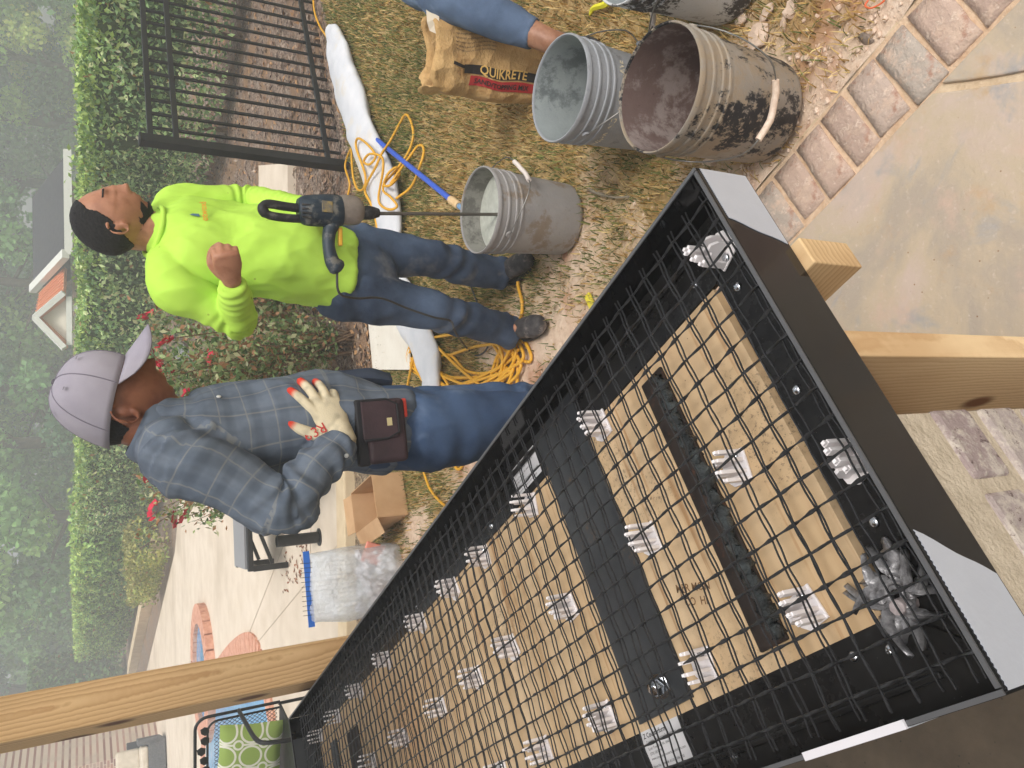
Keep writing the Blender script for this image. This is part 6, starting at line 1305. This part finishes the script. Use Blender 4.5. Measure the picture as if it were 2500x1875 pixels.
B2 = bucket('clean grey bucket with worn white lettering beside the caked bucket', (0.882, 1.925, 0.0), bucket_mat('bucket_grey', S(146, 148, 152), S(158, 160, 164), S(130, 130, 132), seed=1.4, amt=0.2), MI, bail=(R(20), -1, 0.15), gripm=plain('grip_grey', S(150, 152, 156), 0.5))
M_MORT = mnoise_mat('wet_mortar', S(176, 178, 168), S(196, 198, 188), 40, 0.35, 0.5, 120, 0.004)
B3 = bucket('mixing bucket half full of wet grey mortar under the drill paddle', (0.628, 2.462, 0.0), bucket_mat('bucket_dusty', S(146, 142, 140), S(160, 156, 154), S(138, 124, 110), seed=3.3, amt=0.35), bucket_mat('bucket_inner_mortar', S(128, 126, 118), S(146, 144, 136), S(104, 102, 96), seed=7), bail=(R(48), -1, 0.06), fill=(0.29, M_MORT))
B4 = bucket('pale grey bucket cropped by the frame, standing on the grass near stones', (1.150, 1.585, 0.0), bucket_mat('bucket_pale', S(196, 196, 196), S(212, 212, 210), S(150, 144, 136), S(70, 66, 64), seed=4.1, amt=0.3), MI, bail=(R(20), 1, 0.15))
# worn lettering band on the grey bucket
bl = MB(); txt = 'NEVER LEAVE CHILD'; me_t = text_mesh('WARNING  NEVER LEAVE', 0.026, True)
def wrap_text(me, r0, z0, a0, lean=0.0):
    for w in me.vertices:
        a = a0 + w.co.x / r0; r = r0 + 0.0006; z = z0 + w.co.y; w.co = Vector((r * math.cos(a), r * math.sin(a), z))
    me.update(); return me
n = N('worn_print', 0.7, 0.3); n.color(S(216, 204, 176)); tr_ = n.n('BsdfTransparent'); mx = n.n('MixShader', {'Fac': n.step(n.noise(45, 4, 0.7, n.co()), 0.44, 0.52)}); n.nt.links.new(n.b.outputs[0], mx.inputs[1]); n.nt.links.new(tr_.outputs[0], mx.inputs[2]); n.nt.links.new(mx.outputs[0], n.out.inputs['Surface'])
add('lettering', wrap_text(me_t, 0.1478, 0.232, R(178)), n.m, B2)
# --- mixing drill
DX, DY = 0.632, 2.455
dz = lambda x_: GY(x_, 525, DY).z
top = GY(905, 521, DY); bot = Vector((DX, DY, 0.16)); ax_ = (Vector((top.x, DY, top.z)) - bot).normalized()
dr = empty('mixing_drill', bot); tag(dr, 'dark blue electric drill with a mixing paddle held over the bucket', 'drill'); o0 = bot
pt = lambda x_: bot + ax_ * ((dz(x_) - bot.z) / ax_.z) - o0
M_NAVY = mnoise_mat('drill_navy', S(30, 40, 50), S(46, 58, 70), 20, 0.5, 0.3, 90, 0.003, c3=S(112, 110, 104), s3=26); M_DBLK = mnoise_mat('drill_black', S(30, 30, 32), S(48, 46, 46), 30, 0.6, 0.3, c3=S(96, 92, 88), s3=30); M_GEAR = mnoise_mat('drill_cast', S(132, 122, 114), S(156, 146, 138), 22, 0.5, 0.4, 80, 0.003, 0.5, 0.4)
sx_ = np.array([1.0, 0, 0]); front_d = (0, -1, 0)
MB().tube([Vector((0, 0, -0.02)), pt(925)], 0.0062, 10).build('paddle_shaft', plain('shaft_steel', S(112, 106, 98), 0.45, 0.6), dr, smooth=60)
pd_ = MB(); [pd_.tube([(0.05 * math.cos(t) * (1 - abs(k) * 0), 0.05 * math.sin(t), -0.08 + 0.012 * t) for t in np.linspace(k, k + 5, 14)], 0.004, 6) for k in (0, 3.1)]; pd_.tube([(0, 0, -0.1), (0, 0, 0)], 0.006, 8); pd_.build('paddle', M_GEAR, dr)
def dl(name, mat, xs, rs, dx=0.0, n_=20, parent=dr): 
    V, Fc = Loft([pt(x_) + Vector((dx, 0, 0)) for x_ in xs], rs, front_d, n=n_, k=3, caps=('flat', 'flat')).mesh(); return MB().addv(V, Fc).build(name, mat, parent, smooth=45)
dl('chuck', M_DBLK, (925, 912, 900, 882), [0.014, 0.020, 0.023, 0.021], 0.002)
dl('gear_housing', M_GEAR, (884, 872, 845, 828), [(0.030, 0.028), (0.046, 0.036), (0.050, 0.040), (0.049, 0.040)], 0.010)
mo = dl('motor_housing', M_NAVY, (832, 815, 780, 745, 728), [(0.050, 0.042), (0.053, 0.044), (0.052, 0.044), (0.048, 0.040), (0.036, 0.030)], 0.008)
MB().box(pt(790) + Vector((0.012, -0.044, 0)), (0.036, 0.004, 0.034)).build('rating_plate', mnoise_mat('plate_yellow', S(150, 130, 80), S(90, 92, 96), 60, 0.6, 0.2), mo, bevel=0.001)
for k in range(4): MB().box(pt(742) + Vector((-0.02 + k * 0.013, -0.037, 0)), (0.005, 0.006, 0.03)).build('vent_slot', M_DBLK, mo)
tp = pt(735)
MB().tube(crom([tp + Vector((0.014, 0.0, -0.01)), tp + Vector((0.016, 0, 0.05)), tp + Vector((0.018, 0, 0.105)), tp + Vector((0.0, 0, 0.118)), tp + Vector((-0.016, 0, 0.10)), tp + Vector((-0.020, 0, 0.05)), tp + Vector((-0.018, 0, -0.01))], 5), [0.0145] * 13 + [0.0165] * 6 + [0.0135] * 12, 10).build('spade_handle', M_DBLK, dr, smooth=60)
bpx = pt(812); gp = [bpx + Vector((-0.03, 0, 0.0)), bpx + Vector((-0.065, 0, 0.012)), bpx + Vector((-0.11, 0, 0.014)), bpx + Vector((-0.155, 0, 0.004)), bpx + Vector((-0.175, 0, -0.012))]
V, Fc = Loft(gp, [(0.026, 0.024), (0.022, 0.022), (0.020, 0.021), (0.024, 0.022), (0.030, 0.022)], front_d, n=16).mesh(); gr = MB().addv(V, Fc).build('grip', M_NAVY, dr, smooth=50)
MB().box(bpx + Vector((-0.075, 0, -0.024)), (0.06, 0.016, 0.014)).build('trigger', plain('trigger_yellow', S(226, 170, 50), 0.5), dr, bevel=0.004)
kc = [o0 + bpx + Vector((-0.178, 0, -0.012)), GY(828, 715, 2.47), GY(870, 728, 2.52), GY(930, 728, 2.55), GY(1000, 755, 2.58), GY(1060, 775, 2.585), GY(1100, 784, 2.60), GY(1112, 812, 2.62), G(1140, 850, 0.02), G(1165, 868, 0.012), G(1190, 848, 0.012), G(1188, 800, 0.012), G(1150, 700, 0.012)]
tag(MB().tube([Vector(p) for p in crom(kc, 6)], 0.0042, 8).build('drill_cord', plain('cord_black', S(58, 56, 54), 0.6)), 'dark power cord hanging from the drill across the leg of the jeans', 'cord')
# --- yellow extension cords
M_YEL = plain('cord_yellow', S(232, 172, 44), 0.45)
def cord(label, pts, z=0.010, r=0.0074, lift=None, name='extension_cord'):
    P = []
    for i, p in enumerate(pts):
        w = G(p[0], p[1], p[2] if len(p) > 2 else z); w.z = max(w.z, 0.008); P.append(w)
    tag(MB().tube([Vector(q) for q in crom(P, 7)], r, 8).build(name, M_YEL, None, smooth=60), label, 'cord')
R2 = lambda a, b, z=0.012: (700 + a / 2.765, b / 2.765, z)
R6 = lambda a, b, z=0.012: (700 + a / 2.765, 400 + b / 2.765, z)
cord('single yellow cord running from under the fence to the tip of the white roll', [R2(185, -60), R2(180, 0), R2(190, 90), R2(225, 180), R2(275, 255, 0.03)])
rnd_ = random.Random(3)
cord('loosely looped yellow extension cord lying over the white fabric roll', [R2(410, 1340), R2(425, 1240), R2(395, 1130), R2(410, 1060), R2(435, 1010, .03), R2(440, 1100, .06), R2(450, 1200, .08), R2(480, 1280, .09), R2(520, 1270, .11), R2(530, 1180, .12), R2(470, 1000, .12), R2(480, 935, .13), R2(540, 970, .13), R2(600, 1050, .12), R2(560, 1110, .13), R2(520, 1090, .13), R2(560, 1040, .13), R2(640, 1060, .12), R2(650, 1150, .12), R2(620, 1330, .11), R2(640, 1390, .11), R2(700, 1415, .10), R2(745, 1390, .08), R2(700, 1330, .1), R2(650, 1280, .11), R2(680, 1180, .11), R2(740, 1130, .07), R2(760, 1180, .04), R2(700, 1250, .1), R2(660, 1240, .11), R2(760, 1120, .05), R2(830, 1010, .02), R2(855, 900), R2(830, 800), R2(800, 775), R2(765, 830), R2(700, 950, .03), R2(640, 1040, .1), R2(600, 1130, .12), R2(540, 1240, .12), R2(530, 1300, .11), R2(570, 1380, .1), R2(600, 1480, .09), R2(620, 1600, .09)])
cord('yellow cord loop reaching over the blue tool handle', [R2(740, 1340, .06), R2(840, 1260, .02), R2(900, 1120, .035), R2(925, 1030, .02), R2(915, 985), R2(880, 990), R2(830, 1060, .035), R2(770, 1140, .05), R2(700, 1240, .09)])
coil = []
for k in range(14):
    a0 = rnd_.uniform(0, 6.28); cx, cy = 1280 + rnd_.uniform(-40, 40), 1370 - 470 + rnd_.uniform(-25, 25)
    for j in range(7):
        a = a0 + j * 0.9; coil.append((1135 + rnd_.uniform(-18, 18) + (118 + rnd_.uniform(-40, 25)) * math.cos(a), 865 + (98 + rnd_.uniform(-45, 30)) * math.sin(a), 0.010 + 0.0035 * ((k * 7 + j) % 9)))
cord('tangled heap of yellow extension cord on the grass between the men', coil)
cord('yellow cord strand stretching from the heap towards the shoes', [R6(1080, 1300), R6(1250, 1240), R6(1430, 1200), R6(1560, 1080), R6(1590, 950), R6(1560, 800), R6(1600, 700)])
cord('yellow cord strand looping round the front of the tangled heap', [R6(980, 1480), R6(1000, 1340), R6(1100, 1290), R6(1220, 1400), R6(1400, 1400), R6(1540, 1270), R6(1560, 1400), R6(1540, 1560), R6(1500, 1700)])
cord('yellow cord strand crossing the white board and fabric', [R6(910, 1100, 0.03), R6(860, 1290, 0.05), R6(815, 1500, 0.02), R6(800, 1650)])
cord('yellow cord curving over the grass towards the counter form', [(1010, 1112), (1030, 1140), (1048, 1190), (1075, 1225), (1120, 1260)])
cord('short yellow cord arc just behind the jeans of the man in plaid', [(1100, 1105), (1112, 1140), (1122, 1145), (1132, 1130), (1135, 1105)])
# --- white fabric roll
wp = [R2(285, 215), R2(330, 330), R2(430, 650), R2(520, 950), R2(640, 1250), R2(690, 1500), R6(700, 760), R6(900, 1180), R6(975, 1400), R6(985, 1560), (1080, 1010)]
WP = [G(p[0], p[1], 0.05) for p in wp]; rr = [(0.05, 0.025), (0.14, 0.05), (0.17, 0.06), (0.155, 0.055), (0.17, 0.05), (0.15, 0.045), (0.15, 0.045), (0.13, 0.04), (0.10, 0.04), (0.09, 0.03), (0.07, 0.03)]
wl = Loft(WP, rr, (0, 0, 1), k=6, n=26); V, Fc = wl.mesh(); V = np.array(V)
for i in range(len(V)):
    q = V[i]; V[i] += np.array([0.022 * mnoise.noise(Vector(q) * 5), 0.022 * mnoise.noise(Vector(q) * 5 + Vector((7, 0, 0))), 0.016 * mnoise.noise(Vector(q) * 9 + Vector((0, 3, 0)))])
V[:, 2] = np.maximum(V[:, 2], 0.002)
fo = MB().addv(V, Fc).build('fabric_roll', mnoise_mat('white_fleece', S(200, 202, 207), S(214, 214, 217), 6, 0.95, 0.35, 120, 0.003, c3=S(212, 204, 190), s3=4), None, smooth=75); tag(fo, 'long folded strip of white fleece fabric lying across the lawn', 'fabric')
# --- white board
wb = [G(*R6(560, 1060, 0.03)[:2], 0.015), G(*R6(830, 1080)[:2], 0.03), G(*R6(842, 1390)[:2], 0.03), G(*R6(592, 1390)[:2], 0.015)]
tag(MB().addv([tuple(p) for p in wb] + [tuple(p + Vector((0, 0, 0.012))) for p in wb], [(0, 1, 2, 3), (7, 6, 5, 4), (0, 4, 5, 1), (1, 5, 6, 2), (2, 6, 7, 3), (3, 7, 4, 0)]).build('white_board', mnoise_mat('board_white', S(224, 216, 202), S(236, 230, 218), 5, 0.6, 0.1), None, bevel=0.002), 'flat square off white board lying by the rose bush', 'board')
# --- blue tool handle
b0, b1 = G(*R2(585, 925)[:2], 0.05), G(*R2(1105, 1345)[:2], 0.035); b2, b3 = G(*R2(1165, 1390)[:2], 0.03), G(*R2(1230, 1440)[:2], 0.03)
tl = empty('long_handled_tool', b0); tag(tl, 'long blue tool handle with a wooden ferrule lying on the grass', 'tool')
MB().tube([b0 - b0 + Vector((-0.0, 0, 0)) + (b0 - b1).normalized() * 0.4, b1 - b0], 0.0145, 12).build('handle', plain('handle_blue', S(58, 98, 206), 0.4), tl, smooth=60)
MB().tube([b1 - b0, b1.lerp(b2, 0.2) - b0, b2 - b0], [0.018, 0.021, 0.020], 12).build('ferrule', mnoise_mat('ferrule_wood', S(214, 178, 128), S(228, 196, 150), 30, 0.7, 0.2), tl, smooth=60); MB().tube([b2 - b0, b3 - b0], [0.014, 0.013], 10).build('socket', plain('socket_blue', S(120, 160, 200), 0.4), tl)
# --- torn cement bag
n = N('kraft_paper', 0.8, 0.25); v = n.co(); n.color(n.mix(n.step(n.noise(6, 5, 0.65, v), 0.5, 0.7), n.ramp(n.noise(14, 5, 0.6, v), [(0.3, S(190, 150, 98)), (0.7, S(206, 170, 118))]), S(168, 126, 80))); n.bump(n.math('ADD', n.noise(9, 5, 0.7, v), n.voro(14, v)), 0.9, 0.02); M_KRAFT = n.m
cb = empty('cement_bag', (1.30, 2.66, 0)); tag(cb, 'torn brown paper bag of concrete mix standing open behind the grey bucket', 'bag')
ba = R(-18); u_ = Vector((math.cos(ba), math.sin(ba), 0)); w_ = Vector((-math.sin(ba), math.cos(ba), 0)); NB, NH = 44, 22; vs = []
lean_ = Vector((-0.035, 0.0, 0))
def bagpt(t, h):
    """t around, h 0..1 up"""
    a = 2 * math.pi * t; k = 0.155 * (1 + 0.06 * math.sin(h * 5)); d = 0.062 * (1.1 - 0.25 * h); e = 0.55
    cx = abs(math.cos(a)) ** e * (1 if math.cos(a) > 0 else -1) * k; cy = abs(math.sin(a)) ** e * (1 if math.sin(a) > 0 else -1) * d
    p = u_ * cx + w_ * cy + Vector((0, 0, h * 0.47)) + lean_ * h
    p += Vector((mnoise.noise(p * 9), mnoise.noise(p * 9 + Vector((4, 0, 0))), mnoise.noise(p * 7 + Vector((0, 6, 0))) * 0.6)) * 0.018 * (0.3 + h)
    if h > 0.9: p += Vector((0, 0, 0.045 * mnoise.noise(Vector((t * 9, 2, 0))) + 0.02 * mnoise.noise(Vector((t * 31, 5, 0))))) + (u_ * math.cos(a) + w_ * math.sin(a)) * 0.02 * mnoise.noise(Vector((t * 12, 8, 1)))
    return p
for j in range(NH + 1):
    for i in range(NB): vs.append(tuple(bagpt(i / NB, j / NH)))
bmx = MB().addv(vs, [(j * NB + i, j * NB + (i + 1) % NB, (j + 1) * NB + (i + 1) % NB, (j + 1) * NB + i) for j in range(NH) for i in range(NB)] + [tuple(range(NB - 1, -1, -1))])
bg = bmx.build('paper_sack', M_KRAFT, cb, smooth=50); bg.modifiers.new('s', 'SOLIDIFY').thickness = 0.002
MB().addv([u_ * 0.05 + w_ * -0.04 + Vector((0, 0, 0.45)) + lean_, u_ * 0.11 + w_ * -0.05 + Vector((0, 0, 0.46)) + lean_, u_ * 0.12 + w_ * -0.03 + Vector((0.01, 0, 0.505)) + lean_, u_ * 0.085 + w_ * -0.025 + Vector((0, 0, 0.495)) + lean_, u_ * 0.06 + w_ * -0.02 + Vector((0, 0, 0.48)) + lean_], [(0, 1, 2, 3, 4)]).build('torn_flap', plain('paper_white', S(226, 212, 190), 0.8), cb).modifiers.new('s', 'SOLIDIFY').thickness = 0.002
# printing on the front face: reading downwards, letter tops to the right
def bag_print(me, mat, a, h, lift=0.004):
    for w in me.vertices:
        hh = h - w.co.x / 0.47; sx = a + w.co.y; t_ = math.acos(max(-1, min(1, (sx / 0.155)))) ; t_ = 1 - t_ / (2 * math.pi)
        cc = max(-0.999, min(0.999, sx / 0.155)); ang_t = math.acos(math.copysign(abs(cc) ** (1 / 0.55), cc)); p = bagpt(1 - ang_t / (2 * math.pi), max(0, min(0.89, hh))); w.co = p - w_ * (lift + w.co.z)
    me.update(); return add('printing', me, mat, bg)
def grid_quad(x0, x1, y0, y1, z=0, nx=10, ny=6):
    vs = [(x0 + (x1 - x0) * i / nx, y0 + (y1 - y0) * j / ny, z) for j in range(ny + 1) for i in range(nx + 1)]; return MB().addv(vs, [(j * (nx + 1) + i, j * (nx + 1) + i + 1, (j + 1) * (nx + 1) + i + 1, (j + 1) * (nx + 1) + i) for j in range(ny) for i in range(nx)]).mesh('p')
M_PRED = plain('print_red', S(178, 42, 44), 0.7); M_PBLK = plain('print_black', S(40, 34, 32), 0.7); M_PYEL = plain('print_yellow', S(232, 190, 110), 0.7)
bag_print(grid_quad(0, 0.34, 0, 0.036), M_PRED, -0.118, 0.66, 0.0025); bag_print(grid_quad(-0.06, 0.34, 0, 0.034), M_PBLK, -0.076, 0.60, 0.0022)
bag_print(text_mesh('QUIKRETE', 0.045, True), M_PYEL, -0.072, 0.585, 0.0045); bag_print(text_mesh('SAND/TOPPING MIX', 0.026, True), M_PBLK, -0.110, 0.62, 0.0045)
bag_print(grid_quad(0, 0.13, 0, 0.014), M_PBLK, -0.060, 0.84, 0.003)
for k in range(6): bag_print(text_mesh('high strength sand and cement blend for repairs', 0.0085), M_PBLK, 0.012 + k * 0.013, 0.82, 0.003)
# --- cardboard box
M_CARD = mnoise_mat('cardboard', S(186, 146, 106), S(202, 164, 124), 5, 0.85, 0.15, 60, 0.002); cbx = G(*((700 + 700 / 2.766), 900 + 1000 / 2.766), 0)
bx = empty('cardboard_box', (-0.70, 4.36, 0), R(22)); tag(bx, 'open brown cardboard box on the grass behind the counter form', 'box')
bw, bd, bh = 0.25, 0.42, 0.185
for c, d in (((-bw / 2, 0, bh / 2), (0.005, bd, bh)), ((bw / 2, 0, bh / 2), (0.005, bd, bh)), ((0, -bd / 2, bh / 2), (bw - 0.006, 0.005, bh)), ((0, bd / 2, bh / 2), (bw - 0.006, 0.005, bh))): MB().box(c, d).build('side', M_CARD, bx)
MB().box((0, 0, 0.005), (bw - 0.01, bd - 0.01, 0.005)).build('bottom', M_CARD, bx)
for a, b, w in (((-bw / 2, 0, bh), (-bw / 2 - 0.09, 0, bh - 0.03), bd), ((bw / 2, 0, bh), (bw / 2 + 0.02, 0, bh - 0.13), bd), ((0, -bd / 2, bh), (0.0, -bd / 2 + 0.06, bh - 0.13), bw - 0.02), ((0, bd / 2, bh), (0, bd / 2 + 0.1, bh + 0.02), bw - 0.02)): MB().bar(a, b, w, 0.004).build('flap', M_CARD, bx)
MB().box((0.02, -0.14, bh - 0.06), (0.07, 0.003, 0.05)).build('label', plain('paper_label', S(226, 216, 206), 0.7), bx)
# --- zip bag of spare clips and mesh
YB = 4.35; gc = GY(880, 1420, YB); gz = GY(745, 1415, YB).z; zbg = empty('zip_bag', (gc.x, YB, 0), R(10)); tag(zbg, 'large clear zip bag with a blue seal holding spare mesh and clips', 'plastic bag')
n = N('clear_film', 0.18, 0.5); n.color((0.86, 0.9, 0.94, 1)); n.b.inputs['Transmission Weight'].default_value = 0.0; tb = n.n('BsdfTransparent', {'Color': (0.95, 0.97, 1, 1)}); mx = n.n('MixShader', {'Fac': n.ramp(n.noise(5, 5, 0.65, n.co()), [(0.3, (0.25,) * 3 + (1,)), (0.7, (0.68,) * 3 + (1,))])}); n.nt.links.new(tb.outputs[0], mx.inputs[1]); n.nt.links.new(n.b.outputs[0], mx.inputs[2]); n.nt.links.new(mx.outputs[0], n.out.inputs['Surface']); n.bump(n.noise(13, 5, 0.7, n.co()), 1.0, 0.03); M_FILM = n.m
def pillow_bag(wd, ht, th, seed):
    vs = []; NU, NV = 26, 22
    for s_ in (-1, 1):
        for i in range(NU):
            for j in range(NV):
                u, w = i / (NU - 1) * 2 - 1, j / (NV - 1); b_ = max(0, (1 - u ** 6)) ** 0.5 * (1 - w ** 3) ** 0.6; q = Vector((u * 2, w * 2, s_ + seed))
                vs.append((u * wd / 2 * (1 + 0.05 * math.sin(w * 4)) + 0.02 * mnoise.noise(q * 2), s_ * th / 2 * b_ * (1 + 0.35 * mnoise.noise(q * 1.7)), 0.005 + w * ht + 0.02 * mnoise.noise(q * 1.3) * w))
    fs = []
    for s_ in range(2):
        for i in range(NU - 1):
            for j in range(NV - 1): o = s_ * NU * NV; q = (o + i * NV + j, o + (i + 1) * NV + j, o + (i + 1) * NV + j + 1, o + i * NV + j + 1); fs.append(q if s_ == 0 else q[::-1])
    return MB().addv(vs, fs)
hb = gz - 0.03; pillow_bag(0.40, hb, 0.36, 2).build('film', M_FILM, zbg, smooth=70)
MB().bar((-0.21, 0, hb + 0.005), (0.21, 0.0, hb + 0.015), 0.006, 0.035).build('zip_seal', plain('seal_blue', S(52, 118, 214), 0.35), zbg)
sm = MB()
for k in range(12): sm.tube([(-0.16 + k * 0.026, 0.03, 0.16), (-0.14 + k * 0.026, -0.02, hb + 0.055)], 0.0014, 5)
for k in range(6): sm.tube([(-0.13, 0.04 + 0.01 * k, 0.2 + k * 0.03), (0.12, 0.03 + 0.01 * k, 0.22 + k * 0.03)], 0.0014, 5)
tag(sm.build('spare_mesh', M_MESH, None, loc=zbg.location, rot=(0, 0, R(10))), 'folded offcut of black mesh poking out of the clear zip bag', 'mesh')
ci = MB(); rq = random.Random(8)
for k in range(90): ci.box((rq.uniform(-0.17, 0.17), rq.uniform(-0.05, 0.05), rq.uniform(0.02, 0.22)), (0.035, 0.02, 0.03), Matrix.Rotation(rq.uniform(0, 6), 3, Vector((rq.random(), rq.random(), rq.random())).normalized()))
o = stuff(ci.build('bagged_clips', M_CLIP, None, loc=zbg.location)); o['label'] = 'loose heap of white clips and packets inside the zip bag'; o['category'] = 'clips'
tag(MB().box((0, 0, 0), (0.12, 0.02, 0.12), Matrix.Rotation(R(20), 3, 'Y')).build('packet', plain('packet_pink', S(232, 150, 130), 0.6), None, bevel=0.006, loc=(zbg.location.x + 0.16, YB - 0.02, 0.14)), 'pinkish packet inside the clear zip bag', 'packet')
# --- yellow scraps and petals
y1 = [G(1490, -6, 0.02), G(1480, 10, 0.02), G(1450, 20, 0.015), G(1440, 36, 0.012)]
tag(MB().tube([Vector(p) for p in crom(y1, 4)], [0.016, 0.014, 0.014, 0.013, 0.012, 0.012, 0.011, 0.011, 0.010, 0.009, 0.008, 0.007, 0.005], 6).build('yellow_glove_scrap', plain('scrap_yellow', S(232, 224, 50), 0.6)), 'bright yellow rubber scrap on the grass near the pale bucket', 'scrap')
q = G(1447, 736, 0.01); tag(MB().box((0, 0, 0.006), (0.07, 0.03, 0.012)).build('yellow_tag', plain('tag_yellow', S(230, 214, 60), 0.6), None, bevel=0.003, loc=(q.x + 0.0, q.y + 0.02, 0), rot=(0, 0, 0.6)), 'small yellow tag on the grass at the edge of the form', 'tag')
q = G(848, 1524, 0.0); tag(MB().addv([(0, 0, 0.004), (0.04, 0.01, 0.012), (0.05, 0.05, 0.004), (0.01, 0.045, 0.01)], [(0, 1, 2, 3)]).build('fallen_petal', M_ROSE, None, loc=q), 'single pink petal fallen on the pale deck', 'petal')
tw = [G(1520, 520 - 60, 0.012), G(1515, 480, 0.02), G(1450, 475, 0.015), G(1440, 470, 0.02)]
tag(MB().tube([Vector(p) for p in crom([G(1437, 462, .012), G(1455, 470, .016), G(1480, 478, .012), G(1505, 482, .014), G(1535, 480, .01)], 4)], [0.006] * 8 + [0.004] * 9, 6).build('stick', mnoise_mat('stick_grey', S(128, 118, 100), S(150, 140, 120), 30, 0.9, 0.3)), 'grey dry stick on the worn grass beside the mixing bucket', 'stick')
lv = [(650 + rq.uniform(-60, 60), 1380 + rq.uniform(-50, 60)) for _ in range(34)]; lv = [G(a * 1.0, b, 0.006) for a, b in [(712 + rq.gauss(0, 14), 1402 + rq.gauss(0, 20)) for _ in range(40)]]
for x_, y_, nn_ in ((742, 1345, 30), (712, 1402, 40)): pass
o = stuff(leafquads('dry_leaves', [tuple(p) for p in lv] + [tuple(G(740 + rq.gauss(0, 8), 1345 + rq.gauss(0, 14), 0.006)) for _ in range(24)], np.full(64, 0.05), pick([(150, 96, 66), (130, 84, 58)], 64), M_CHIP, flat=0.8)); o['label'] = 'small drift of brown dry leaves on the pale deck'; o['category'] = 'leaves'
